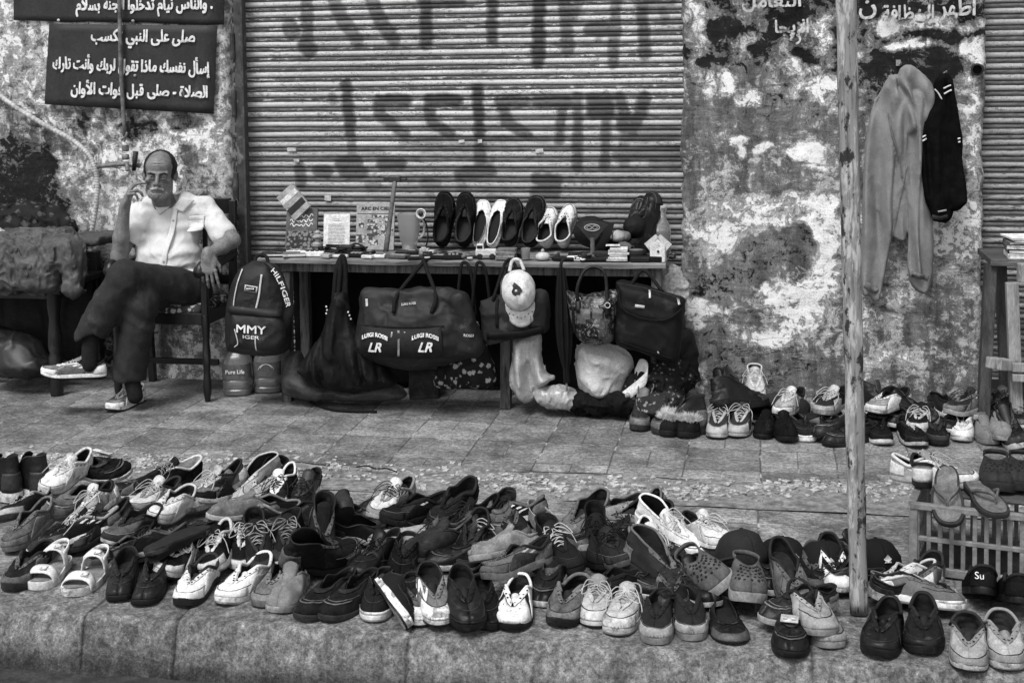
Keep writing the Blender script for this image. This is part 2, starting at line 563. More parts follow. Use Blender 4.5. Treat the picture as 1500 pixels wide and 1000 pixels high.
# kerb: a rounded concrete upstand with joints and chipped arris
def kerb():
    prof = [(KERB + 0.34, 0.002), (KERB + 0.2, 0.004), (KERB + 0.1, 0.0)] + \
           [(KERB + 0.035 - 0.035 * math.sin(a), -0.035 + 0.035 * math.cos(a)) for a in np.linspace(0.1, 1.5, 8)] + \
           [(KERB - 0.004 - 0.030 * t, -0.035 - 0.14 * t) for t in np.linspace(0.1, 1, 9)]
    xs = np.arange(-6.5, 3.6, 0.006)
    joints = [onZ(u, v)[0] for u, v in ((125, 900), (255, 912), (1190, 960))] + [-3.2, -4.2, -1.02, 1.35, 2.4]
    P = np.zeros((len(xs), len(prof), 3))
    for i, x in enumerate(xs):
        P[i, :, 0] = x
        for j, (y, z) in enumerate(prof):
            P[i, j, 1], P[i, j, 2] = y, z
    n = fbm(P * np.array([5, 9, 9]), 3, 4) - 0.5
    n2 = fbm(P * 26, 5, 3) - 0.5
    P[..., 1] -= 0.03 * n + 0.014 * n2
    P[..., 2] += (0.014 * n + 0.010 * n2) * np.clip((P[..., 2] + 0.2) * 8, 0, 1)
    JW = np.zeros(len(xs))
    for q in joints:
        wgt = np.exp(-((xs - q) / 0.005) ** 2) * .18; JW = np.maximum(JW, .85 * np.exp(-((xs - q) / 0.0045) ** 2))
        P[:, :, 1] += 0.02 * wgt[:, None]; P[:, :, 2] -= 0.016 * wgt[:, None]
    m = MB(); m.grid(P)
    m.f = [f for f in m.f]
    t = NT('kerb_concrete'); v = t.coord(rand=False)
    n1 = t.noise(v, 4, 8, 0.7); n2 = t.noise(v, 22, 7, 0.75); n3 = t.noise(v, 120, 4, 0.7)
    sx = t.n('SeparateXYZ'); t.l(v, sx.inputs[0])
    c = t.mix(t.step(n1, 0.5, 0.16), 0.125, 0.22)
    c = t.math('MULTIPLY', c, t.mix(t.step(n2, 0.5, 0.12), 0.72, 1.22))
    c = t.mix(t.step(n2, 0.66, 0.02), c, 0.42)
    n5 = t.noise(v, 48, 6, 0.78); c = t.math('MULTIPLY', c, t.mix(t.step(n5, .5, .12), .6, 1.3)); c = t.mix(t.step(n5, .69, .015), c, .5); n6 = t.noise(v, 95, 5, .8); c = t.math('MULTIPLY', c, t.mix(t.step(n6, .40, .03), .45, 1.0)); c = t.mix(t.step(n6, .66, .015), c, .42); sk = t.noise(t.coord((3, 3, .5), rand=False), 7, 6, .75); c = t.math('MULTIPLY', c, t.mix(t.step(sk, .5, .1), .78, 1.15)); c = t.math('MULTIPLY', c, t.mix(t.attr('joint'), 1.0, .12))
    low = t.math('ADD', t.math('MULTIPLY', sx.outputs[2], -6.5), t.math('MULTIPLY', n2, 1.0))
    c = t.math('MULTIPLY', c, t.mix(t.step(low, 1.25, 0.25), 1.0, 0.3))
    c = t.math('MULTIPLY', c, t.mix(t.step(n3, .5, .2), 0.66, 1.3))
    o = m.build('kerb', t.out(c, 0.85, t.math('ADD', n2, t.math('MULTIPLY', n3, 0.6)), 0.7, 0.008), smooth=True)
    set_attr(o, 'joint', np.broadcast_to(JW[:, None], P.shape[:2]).reshape(-1))
    tag(o, kind='structure')
kerb()

# loose rubble in the strip: nobody could count it
def rubble():
    m = MB()
    for k in range(11000):
        x = -6 + 9.4 * RNG.random()
        band = RNG.normal(0.5, 0.22)
        y = 5.17 + 0.38 * band + .05 * math.sin(x * 2.3) + 0.02 * math.sin(x * 5)
        dens = fbm(np.array([x * 2.2, y * 6, 0]), 21)
        if dens < 0.30 + 0.3 * RNG.random(): continue
        s = 0.0022 + 0.010 * RNG.random() ** 3.5
        nv = 7
        pts = RNG.normal(0, 1, (nv + 5, 3)); pts /= np.linalg.norm(pts, axis=1)[:, None]
        sc = s * np.array([1 + RNG.random(), 0.7 + RNG.random() * 0.8, 0.4 + 0.3 * RNG.random()])
        # an irregular eight-cornered chip
        c = np.array([(i, j, l) for i in (-1, 1) for j in (-1, 1) for l in (-1, 1)], float) * (0.55 + 0.5 * RNG.random((8, 1)))
        c = (c * sc) @ RZ(RNG.random() * 6.28).T @ RX((RNG.random() - 0.5) * 0.5).T
        m.add(c + np.array([x, y, -0.006 + sc[2] * 0.6]), [(0, 1, 3, 2), (4, 6, 7, 5), (0, 4, 5, 1), (2, 3, 7, 6), (0, 2, 6, 4), (1, 5, 7, 3)])
    o = m.build('rubble', M('rubble_chips', 0.36, 0.9, 0.6, 30, 0.08, 0.36, 0.6, 200))
    tag(o, 'pale broken chips of stone and litter along the worn strip of pavement', 'rubble', kind='stuff')
rubble()

# ------------------------------------------------------------------ peeling plaster walls
def plaster_mat(name, dark=0.014, mid=0.17, light=0.86):
    t = NT(name); v = t.coord(rand=False)
    lum = t.attr('lum')
    rough = t.attr('peel')
    big = t.noise(v, 3.4, 9, 0.68, 0.5); fine = t.noise(v, 15, 10, 0.76, 0.5); grit = t.noise(v, 170, 4, 0.75); fl = t.noise(v, 38, 8, 0.78, 0.8)
    sm = t.noise(t.coord((1, 1, 0.2), rand=False), 10, 7, 0.72, 0.2)
    hz = t.noise(t.coord((0.3, 1, 2.2), rand=False), 22, 7, 0.75, 0.4)
    q = t.math('ADD', lum, t.math('MULTIPLY', t.math('SUBTRACT', big, 0.5), 0.36))
    q = t.math('ADD', q, t.math('MULTIPLY', t.math('SUBTRACT', fine, 0.5), t.mix(rough, 0.62, 1.7)))
    q = t.math('ADD', q, t.math('MULTIPLY', t.math('SUBTRACT', fl, 0.5), 0.5))
    a = t.step(q, 0.33, 0.016); b = t.step(q, 0.56, 0.035); cc = t.step(q, 0.675, 0.010)
    c = t.mix(a, t.mix(fine, dark * 0.4, dark * 1.9), t.mix(t.step(sm, 0.5, 0.16), mid * 0.5, mid * 1.35))
    c = t.mix(b, c, t.mix(t.step(sm, .5, .2), light * 0.30, light * 0.62))
    c = t.mix(cc, c, t.mix(big, light * 0.9, light * 1.15))
    # flakes, pits, fine streaks
    c = t.mix(t.math('MULTIPLY', t.step(fl, 0.665, 0.012), 0.75), c, light * 0.8)
    c = t.math('MULTIPLY', c, t.mix(t.step(t.noise(v, 55, 6, 0.78), 0.37, 0.03), 0.2, 1.0))
    c = t.math('MULTIPLY', c, t.mix(t.step(hz, 0.5, 0.16), 0.74, 1.22))
    c = t.math('MULTIPLY', c, t.mix(t.step(fine, 0.5, 0.14), 0.66, 1.25))
    c = t.math('MULTIPLY', c, t.mix(t.step(grit, .5, .2), 0.62, 1.34))
    h = t.math('ADD', t.math('ADD', t.math('MULTIPLY', a, 0.5), t.math('MULTIPLY', cc, 0.7)), t.math('ADD', fl, t.math('MULTIPLY', t.math('ADD', fine, t.math('MULTIPLY', grit, 0.5)), 0.8)))
    cn = t.noise(t.coord((0.55, 1, 2.6), rand=False), 3.6, 5, 0.55, 0.3)
    ck = t.math('SUBTRACT', 1.0, t.step(t.math('ABSOLUTE', t.math('SUBTRACT', cn, 0.5)), 0.004, 0.004))
    ck = t.math('MULTIPLY', ck, t.attr('crack'))
    c = t.math('MULTIPLY', c, t.mix(ck, 1.0, 0.2))
    h = t.math('SUBTRACT', h, ck)
    c = t.math('MINIMUM', c, 0.86)
    return t.out(c, 0.9, h, 0.9, 0.006)

def wall_panel(name, x0, x1, z1, y, depth, mat, blobs, base, label, cat, edge_amp=0.02, res=0.009, seed=3, peel=None, crack=None):
    "front face with softened, uneven side edges returning backwards"
    xs = np.arange(x0, x1 + res, res); zs = np.concatenate([np.arange(0, 2.15, res), np.linspace(2.2, z1, 14)])
    X, Z = np.meshgrid(xs, zs, indexing='ij')
    r = 0.03
    dl = X - x0; dr = x1 - X
    ed = lambda d: np.where(d < r, r - np.sqrt(np.maximum(r * r - (r - np.minimum(d, r)) ** 2, 0)), 0)
    Yy = y + ed(dl) + ed(dr)
    n = fbm(np.stack([X * 7, Z * 7, X * 0], -1), seed, 4) - 0.5
    n2 = fbm(np.stack([X * 30, Z * 30, X * 0], -1), seed + 4, 2) - 0.5
    Yy = Yy - 0.022 * n - 0.005 * n2
    en = fbm(np.stack([X * 0 + 1.3, Z * 11, X * 0], -1), seed + 9, 4) - 0.5
    X2 = X + np.where(dl < 0.1, (0.1 - dl) / 0.1, 0) * en * edge_amp * 2 + np.where(dr < 0.1, (0.1 - dr) / 0.1, 0) * en * edge_amp * 1.6
    P = np.stack([X2, Yy, Z], -1)
    L = P[:1].copy(); L[..., 1] = y + depth
    Rr = P[-1:].copy(); Rr[..., 1] = y + depth
    P = np.concatenate([L, P, Rr], 0)
    m = MB(); m.grid(P); m.f = [f[::-1] for f in m.f]
    nz = len(zs)
    top = [i * nz + nz - 1 for i in range(P.shape[0])]
    m.f.append(tuple(top))
    o = m.build(name, mat, smooth=True)
    V = P.reshape(-1, 3)
    V2 = V[:, [0, 2]]
    set_attr(o, 'lum', field(V2, blobs, base))
    set_attr(o, 'peel', field(V2, peel or [], 0.22))
    set_attr(o, 'crack', field(V2, crack or [], 0.0))
    return tag(o, label, cat)

def pxb(lst, Y=WALL):
    "patches surveyed from the photograph, turned into metres on the wall"
    out = []
    for u, v, ru, rv, tone, k in lst:
        p = onY(u, v, Y); s = 1.0 / 292
        out.append((p[0], p[2], ru * s, rv * s, tone, k))
    return out

pillar_blobs = pxb([
    (1220, 60, 260, 105, 0.36, .85), (1060, 60, 70, 80, 0.40, .8), (1150, 45, 90, 50, 0.24, .9), (1330, 50, 120, 55, 0.20, .95), (1320, 110, 60, 34, 0.26, .8),
    (1200, 45, 26, 40, 0.62, .9), (1265, 60, 22, 40, 0.55, .8), (1360, 34, 40, 10, 0.78, .9), (1335, 68, 44, 9, 0.82, .9), (1425, 78, 32, 22, 0.9, 1), (1300, 40, 16, 16, 0.8, .9), (1425, 38, 26, 9, 0.74, .9), (1330, 30, 14, 6, 0.75, .9), (1405, 14, 30, 10, 0.2, .9),
    (1085, 62, 26, 18, 0.6, .9), (1155, 70, 34, 16, 0.6, .8), (1120, 20, 30, 26, 0.52, .7),
    (1080, 130, 42, 26, 0.63, .9), (1130, 100, 56, 20, 0.40, .9), (1140, 135, 40, 26, 0.42, .9), (1205, 140, 24, 30, 0.6, .8),
    (1025, 200, 40, 110, 0.46, .8), (1050, 260, 30, 50, 0.55, .8), (1130, 175, 60, 36, 0.45, .8), (1190, 160, 20, 16, 0.4, .9),
    (1188, 222, 30, 16, 0.92, 1), (1120, 217, 14, 7, 0.9, 1), (1085, 218, 9, 12, 0.86, .9), (1192, 247, 18, 5, 0.86, .9), (1080, 205, 16, 5, 0.85, .9),
    (1150, 265, 70, 22, 0.43, .9), (1060, 300, 36, 24, 0.6, .7), (1090, 305, 40, 18, 0.62, .9), (1180, 300, 34, 24, 0.64, .9), (1140, 300, 24, 12, 0.5, .8),
    (1120, 350, 110, 44, 0.72, .95), (1200, 370, 34, 60, 0.78, .9), (1030, 330, 30, 50, 0.64, .8),
    (1130, 372, 58, 40, 0.40, 1), (1165, 352, 26, 26, 0.39, 1), (1090, 395, 40, 26, 0.39, 1),
    (1040, 420, 56, 34, 0.40, .95), (1060, 505, 72, 44, 0.40, .95), (1030, 452, 42, 12, 0.8, .95), (1015, 470, 20, 12, 0.74, .9), (1080, 440, 34, 16, 0.5, .9), (1160, 440, 60, 26, 0.74, .95), (1130, 490, 46, 26, 0.70, .95), (1090, 475, 30, 16, 0.42, .9),
    (1150, 530, 90, 26, 0.42, .9), (1080, 560, 90, 26, 0.40, .9), (1210, 500, 26, 24, 0.64, .8), (1190, 560, 40, 20, 0.45, .8), (1020, 560, 18, 30, 0.66, .8),
    (1300, 420, 50, 80, 0.64, .9), (1285, 345, 40, 30, 0.55, .7), (1390, 340, 50, 70, 0.66, .9), (1420, 250, 26, 160, 0.62, .8), (1340, 470, 20, 40, 0.42, .8), (1300, 480, 14, 34, 0.42, .9), (1370, 452, 18, 8, 0.40, .8), (1350, 540, 90, 34, 0.57, .7), (1290, 510, 40, 24, 0.60, .8), (1280, 560, 30, 30, 0.46, .8), (1435, 420, 14, 120, 0.64, .7), (1425, 540, 20, 40, 0.5, .8),
    (1150, 292, 90, 14, 0.72, .6), (1205, 330, 22, 80, 0.84, .6), (1060, 345, 34, 20, 0.80, .6), (1180, 455, 40, 34, 0.84, .6), (1140, 430, 30, 12, .8, .6), (1050, 128, 26, 20, .85, .6), (1085, 145, 26, 12, .8, .6), (1195, 125, 30, 22, .78, .6), (1170, 98, 40, 8, .74, .6), (1290, 330, 26, 30, .7, .6), (1395, 330, 40, 50, .78, .6), (1330, 400, 24, 40, .74, .6), (1290, 470, 34, 16, .74, .6), (1300, 530, 50, 14, .66, .7), (1425, 180, 14, 60, .72, .6), (1020, 40, 12, 60, .8, .6),
    (1060, 40, 24, 22, .12, .8), (1110, 70, 22, 10, .1, .8), (1165, 22, 40, 14, .1, .9), (1040, 90, 22, 12, .14, .8), (1180, 84, 26, 8, .1, .8), (1300, 100, 40, 12, .1, .9), (1395, 95, 22, 22, .1, .8), (1290, 12, 50, 10, .08, .8),
])
pillar_peel = pxb([(1220, 50, 300, 110, 1.2, 1), (1130, 130, 90, 40, 0.6, 1), (1130, 440, 150, 60, 0.6, .8)])
pillar_crack = pxb([(1080, 500, 130, 90, 1, 1), (1290, 430, 60, 100, 0.7, .9), (1150, 150, 60, 40, 0.6, 1), (1400, 380, 40, 60, 0.5, 1)])
wall_mat = plaster_mat('peeling_plaster')
wall_panel('plaster_pillar', -0.395, 1.05, 2.9, WALL, 0.3, wall_mat, pillar_blobs, 0.5, 'broad peeling plaster pillar between the two roller shutters', 'wall', 0.02, 0.009, 3, pillar_peel, pillar_crack)

left_blobs = pxb([
    (30, 70, 60, 60, 0.66, .8), (40, 110, 60, 40, 0.62, .8), (20, 180, 60, 50, 0.52, .8), (100, 190, 70, 34, 0.50, .8), (25, 270, 70, 60, 0.24, 1), (60, 240, 30, 36, 0.2, .9), (70, 300, 40, 40, 0.28, .8), (15, 215, 40, 20, 0.3, .9), (100, 230, 24, 34, 0.56, .9), (120, 260, 18, 50, 0.60, .9),
    (150, 290, 36, 60, 0.64, .9), (205, 185, 28, 22, 0.26, .9), (185, 190, 30, 18, 0.40, .8), (270, 178, 26, 14, 0.30, .8), (240, 200, 24, 18, 0.66, .8), (150, 205, 40, 24, 0.60, .8), (160, 165, 40, 8, 0.70, .9), (225, 172, 30, 10, 0.66, .8), (280, 228, 16, 26, 0.36, .9), (320, 210, 30, 60, 0.62, .8), (325, 60, 20, 60, 0.68, .9), (300, 280, 44, 50, 0.52, .7), (330, 420, 20, 120, 0.55, .7), (100, 360, 80, 40, 0.45, .7), (75, 175, 16, 9, 0.76, .9), (58, 60, 10, 30, 0.5, .8),
    (45, 10, 40, 14, 0.55, .8), (100, 460, 200, 120, 0.25, .9), (130, 175, 14, 26, 0.35, .7), (110, 285, 20, 30, 0.40, .8),  # the widest dark patch puts the shade under the bench into the wall tone
])
left_peel = pxb([(100, 200, 200, 90, 0.9, 1)])
wall_panel('plaster_wall', -5.6, -2.80, 2.9, WALL, 0.3, wall_mat, left_blobs, 0.71, 'stained flaking plaster wall behind the seated man', 'wall', 0.022, 0.009, 8, left_peel, left_peel)

# ------------------------------------------------------------------ roller shutters
def seg_d(X, Z, a, b):
    a = np.array(a); b = np.array(b); ab = b - a
    t = np.clip(((X - a[0]) * ab[0] + (Z - a[1]) * ab[1]) / max(ab @ ab, 1e-9), 0, 1)
    return np.hypot(X - a[0] - t * ab[0], Z - a[1] - t * ab[1])

def shutter_mat():
    t = NT('shutter_paint'); v = t.coord(rand=False)
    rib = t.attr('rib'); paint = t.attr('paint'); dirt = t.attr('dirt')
    st = t.noise(t.coord((1, 1, 4.5), rand=False), 16, 8, 0.75, 0.3)
    st2 = t.noise(t.coord((1, 1, 9), rand=False), 5, 6, 0.7)
    n = t.noise(v, 60, 6, 0.75); big = t.noise(v, 1.6, 4, 0.6)
    # pale paint survives on the broad faces, chipped along the edges and worn below
    q = t.math('ADD', rib, t.math('MULTIPLY', t.math('SUBTRACT', st, 0.5), 1.5))
    q = t.math('ADD', q, t.math('MULTIPLY', t.math('SUBTRACT', st2, 0.5), 0.7))
    q = t.math('ADD', q, t.math('MULTIPLY', t.math('SUBTRACT', n, 0.5), 0.5))
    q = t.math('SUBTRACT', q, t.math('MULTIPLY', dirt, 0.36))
    k = t.step(q, 0.36, 0.03)
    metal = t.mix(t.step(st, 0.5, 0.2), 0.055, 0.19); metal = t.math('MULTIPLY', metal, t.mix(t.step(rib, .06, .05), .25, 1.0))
    pal = t.mix(t.step(st2, 0.5, 0.25), 0.44, 0.62)
    pal = t.math('MULTIPLY', pal, t.mix(t.step(t.noise(t.coord((1, 1, 2.5), rand=False), 150, 3, .7), .5, .2), .7, 1.2))
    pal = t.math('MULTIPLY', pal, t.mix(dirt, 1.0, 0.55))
    ch = t.noise(t.coord((1, 1, 2.0), rand=False), 60, 8, .8, .3); pa = t.noise(t.coord((1, 1, 5), rand=False), 4, 3, .6)
    chip = t.step(t.math('ADD', ch, t.math('MULTIPLY', t.math('SUBTRACT', pa, .5), .35)), .575, .02)
    k = t.math('MULTIPLY', k, t.math('SUBTRACT', 1.0, t.math('MULTIPLY', chip, .85)))
    c = t.mix(k, metal, pal)
    p2 = t.math('MULTIPLY', paint, t.step(t.math('ADD', t.math('MULTIPLY', paint, 0.7), t.math('MULTIPLY', n, 0.6)), 0.50, 0.12))
    c = t.mix(t.math('MULTIPLY', p2, 0.93), c, t.mix(st, 0.010, 0.05))
    c = t.math('MULTIPLY', c, t.mix(t.step(n, 0.36, 0.03), 0.4, 1.0))
    c = t.math('MULTIPLY', c, t.mix(t.step(big, 0.5, 0.2), 0.85, 1.1))
    return t.out(c, 0.6, t.math('ADD', k, t.math('MULTIPLY', n, 0.6)), 0.4, 0.002)
SHM = shutter_mat()
PITCHZ = 0.0533
def shutter(x0, x1, y, z1, strokes, label, flip=0.0, dark=0.0, resx=0.012):
    root = thing('roller_shutter', label, 'shutter', ((x0 + x1) / 2, y, 0))
    xc = (x0 + x1) / 2
    # one slat: a broad convex face, a tight groove, a narrow second rib
    prof = [(0.0, 0.014), (0.04, 0.002), (0.10, -0.007), (0.22, -0.0125), (0.35, -0.0125), (0.47, -0.006), (0.52, 0.001), (0.55, 0.010), (0.60, 0.004), (0.70, -0.002), (0.82, -0.0025), (0.93, 0.003)]
    ribv = [0.1, 0.75, 1.0, 1.05, 1.0, 0.8, 0.35, 0.0, 0.08, 0.26, 0.30, 0.1]
    zs, ys, rb = [], [], []
    k = 0
    while k * PITCHZ < z1:
        for (f, d), r in zip(prof[::-1], ribv[::-1]):
            zs.append(k * PITCHZ + (1 - f) * PITCHZ); ys.append(d * .62); rb.append(r)
        k += 1
    zs, ys, rb = map(np.array, (zs, ys, rb))
    xs = np.arange(x0 - xc, x1 - xc + resx, resx)
    X, Z = np.meshgrid(xs, zs, indexing='ij')
    sl = np.floor(Z / PITCHZ)
    Yv = ys[None, :] + 0.004 * (fbm(np.stack([X * 2.5, sl * 0.7, X * 0], -1), 31) - 0.5) * 2
    dent = fbm(np.stack([X * 3, Z * 3, X * 0], -1), 33, 2) - 0.5
    Yv = Yv + 0.010 * dent
    Zv = Z + 0.006 * (fbm(np.stack([X * 1.8, sl * 1.3, X * 0], -1), 35, 2) - 0.5)
    P = np.stack([X, Yv, Zv], -1)
    m = MB(); m.grid(P); m.f = [f[::-1] for f in m.f]
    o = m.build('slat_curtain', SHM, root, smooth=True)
    Xw = X + xc
    soft = np.zeros_like(X)
    for st in strokes:
        wdt, s, pts = st
        pp = [onY(u, v, y)[[0, 2]] for u, v in pts]
        d = np.min([seg_d(Xw, Z, pp[i], pp[i + 1]) for i in range(len(pp) - 1)], 0)
        d = d + 0.022 * (fbm(np.stack([Xw * 30, Z * 30, X * 0], -1), 41, 2) - 0.5)
        soft = np.maximum(soft, s * np.clip((wdt / 292 - d) / 0.022 + 0.5, 0, 1))
    set_attr(o, 'paint', soft.reshape(-1))
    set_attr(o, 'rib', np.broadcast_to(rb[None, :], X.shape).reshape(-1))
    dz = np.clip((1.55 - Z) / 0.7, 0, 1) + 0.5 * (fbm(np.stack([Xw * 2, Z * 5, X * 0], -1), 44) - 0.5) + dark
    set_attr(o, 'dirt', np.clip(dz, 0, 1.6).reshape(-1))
    if len(strokes):
        for u, v, a, b in ((427, 219, .05, .02), (434, 235, .03, .014), (676, 207, .03, .014), (703, 207, .022, .02), (480, 290, .035, .03), (790, 221, .04, .02)):
            p = onY(u, v, y - .016); MB().box((p[0] - xc, -.014, p[2]), (a, .003, b), RY(.1 * math.sin(u))).build('paper_scrap', M('torn_paper', .5, .8, .3, 60, .2, .4), root)
    bm = MB().box((0, 0.004, 0.05), (x1 - x0 - 0.02, 0.03, 0.1))
    bevel(bm.build('bottom_bar', M('dark_steel', 0.06, 0.5, 0.5, 9, 0.02, 0.5), root), 0.006)
    return root
def S(w_, s, *p): return (w_ * 1.18, s, p)
strokes = [
    S(12, .7, (425, 40), (428, 46)), S(9, .75, (450, -8), (451, 74)), S(12, .9, (448, 68), (452, 72)), S(10, .75, (486, -10), (500, 25), (524, 60)), S(10, .8, (540, -8), (556, 26), (577, 58)), S(9, .95, (625, -10), (625, 64)), S(7, .8, (618, 4), (675, 5)),
    S(8, .95, (722, -8), (721, 58)), S(9, 1, (791, -8), (788, 92)), S(9, .8, (826, -5), (832, 74)), S(7, .7, (848, 4), (834, 32)), S(10, .8, (866, 42), (886, 44)), S(5, .7, (875, 36), (877, 56)), S(8, .75, (903, -4), (898, 92)), S(8, .85, (940, -6), (944, 80)), S(6, .6, (968, 8), (975, 26)), S(7, .6, (935, 6), (985, 4)),
    S(7, .6, (487, 142), (489, 148)), S(8, .95, (507, 122), (514, 196)), S(7, .7, (514, 196), (517, 228)), S(9, .95, (556, 147), (594, 147)), S(8, .85, (556, 150), (555, 168), (592, 196)), S(9, 1, (630, 146), (668, 147)), S(8, .9, (628, 150), (632, 178), (660, 198)),
    S(8, 1, (699, 130), (702, 200)), S(8, .85, (702, 200), (704, 240)), S(8, .9, (732, 148), (772, 148)), S(8, .85, (735, 150), (742, 178), (774, 200)), S(8, .9, (786, 148), (830, 149)), S(7, .85, (824, 150), (820, 205)), S(7, .85, (846, 142), (846, 246)), S(10, .95, (868, 148), (888, 148), (890, 164), (870, 164)), S(7, .85, (888, 160), (886, 244)), S(9, .9, (908, 146), (914, 164), (914, 186)), S(9, .9, (944, 144), (940, 162), (926, 190)),
    S(6, .55, (590, 206), (800, 204)), S(9, .7, (905, 226), (990, 222)), S(10, .6, (930, 200), (985, 195)), S(8, .6, (915, 205), (915, 240)), S(10, .6, (960, 238), (990, 240)),
    S(10, .85, (500, 240), (522, 238)), S(9, .85, (505, 252), (530, 252)), S(8, .8, (440, 246), (442, 268)), S(9, .8, (466, 250), (480, 251)), S(8, .9, (560, 240), (588, 241)), S(9, .85, (675, 255), (718, 250)), S(7, .5, (672, 256), (678, 272)), S(9, .85, (788, 262), (814, 264), (812, 282), (786, 280)), S(7, .5, (540, 270), (552, 272)), S(7, .5, (620, 268), (640, 270)), S(8, .5, (720, 290), (740, 292)), S(7, .5, (630, 285), (632, 288)), S(6, .4, (440, 225), (560, 222)), S(6, .4, (620, 222), (690, 223)),
]
SHY = 6.955
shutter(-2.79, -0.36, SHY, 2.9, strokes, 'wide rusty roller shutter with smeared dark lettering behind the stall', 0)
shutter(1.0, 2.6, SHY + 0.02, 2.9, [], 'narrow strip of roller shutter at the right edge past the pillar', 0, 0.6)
# guide channel of the shutter next to the seated man, with its rusty hinge lugs
gx = onY(352, 200, WALL - 0.01)[0]
gr = thing('guide_rail', 'dark rusty steel channel at the left side of the roller shutter', 'rail', (gx, WALL - 0.0, 0))
rail_m = M('rusty_channel', 0.05, 0.6, 0.5, 14, 0.17, 0.38, 0.5)
bevel(MB().box((0, 0.02, 1.45), (0.052, 0.05, 2.9)).build('channel_web', rail_m, gr), 0.004)
bevel(MB().box((0.026, -0.012, 1.45), (0.012, 0.03, 2.9)).build('channel_lip', rail_m, gr), 0.003)
for zz in (1.42, 1.72, 0.98):
    bevel(MB().lathe([(0.014, 0), (0.014, 0.14)], (-0.032, -0.006, zz), 10).box((-0.015, 0.0, zz + 0.07), (0.03, 0.008, 0.1)).build('hinge_lug', rail_m, gr), 0.002)
# ------------------------------------------------------------------ lettering (built-in font, Arabic joined by hand from presentation forms)
AR = {  # letter: isolated, final, initial, medial
 'ا': (0xFE8D, 0xFE8E), 'أ': (0xFE83, 0xFE84), 'إ': (0xFE87, 0xFE88), 'آ': (0xFE81, 0xFE82), 'ب': (0xFE8F, 0xFE90, 0xFE91, 0xFE92), 'ت': (0xFE95, 0xFE96, 0xFE97, 0xFE98),
 'ة': (0xFE93, 0xFE94), 'ث': (0xFE99, 0xFE9A, 0xFE9B, 0xFE9C), 'ج': (0xFE9D, 0xFE9E, 0xFE9F, 0xFEA0), 'ح': (0xFEA1, 0xFEA2, 0xFEA3, 0xFEA4), 'خ': (0xFEA5, 0xFEA6, 0xFEA7, 0xFEA8),
 'د': (0xFEA9, 0xFEAA), 'ذ': (0xFEAB, 0xFEAC), 'ر': (0xFEAD, 0xFEAE), 'ز': (0xFEAF, 0xFEB0), 'س': (0xFEB1, 0xFEB2, 0xFEB3, 0xFEB4), 'ش': (0xFEB5, 0xFEB6, 0xFEB7, 0xFEB8),
 'ص': (0xFEB9, 0xFEBA, 0xFEBB, 0xFEBC), 'ف': (0xFED1, 0xFED2, 0xFED3, 0xFED4), 'ق': (0xFED5, 0xFED6, 0xFED7, 0xFED8), 'ك': (0xFED9, 0xFEDA, 0xFEDB, 0xFEDC), 'ل': (0xFEDD, 0xFEDE, 0xFEDF, 0xFEE0),
 'م': (0xFEE1, 0xFEE2, 0xFEE3, 0xFEE4), 'ن': (0xFEE5, 0xFEE6, 0xFEE7, 0xFEE8), 'ه': (0xFEE9, 0xFEEA, 0xFEEB, 0xFEEC), 'و': (0xFEED, 0xFEEE), 'ى': (0xFEEF, 0xFEF0), 'ي': (0xFEF1, 0xFEF2, 0xFEF3, 0xFEF4), 'ع': (0xFEC9, 0xFECA, 0xFECB, 0xFECC), 'ط': (0xFEC1, 0xFEC2, 0xFEC3, 0xFEC4),
}
LAM = {'ا': (0xFEFB, 0xFEFC), 'أ': (0xFEF7, 0xFEF8), 'إ': (0xFEF9, 0xFEFA)}
def arabic(s):
    words = []
    for wd in s.split(' '):
        out, i, joined = [], 0, False
        while i < len(wd):
            ch = wd[i]
            if ch not in AR: out.append(ch); joined = False; i += 1; continue
            if ch == 'ل' and i + 1 < len(wd) and wd[i + 1] in LAM:
                out.append(chr(LAM[wd[i + 1]][1 if joined else 0])); joined = False; i += 2; continue
            f = AR[ch]
            nxt = i + 1 < len(wd) and wd[i + 1] in AR
            if len(f) == 4:
                out.append(chr(f[3] if joined and nxt else f[1] if joined else f[2] if nxt else f[0])); joined = nxt
            else:
                out.append(chr(f[1] if joined else f[0])); joined = False
            i += 1
        words.append(''.join(out[::-1]))
    return ' '.join(words[::-1])

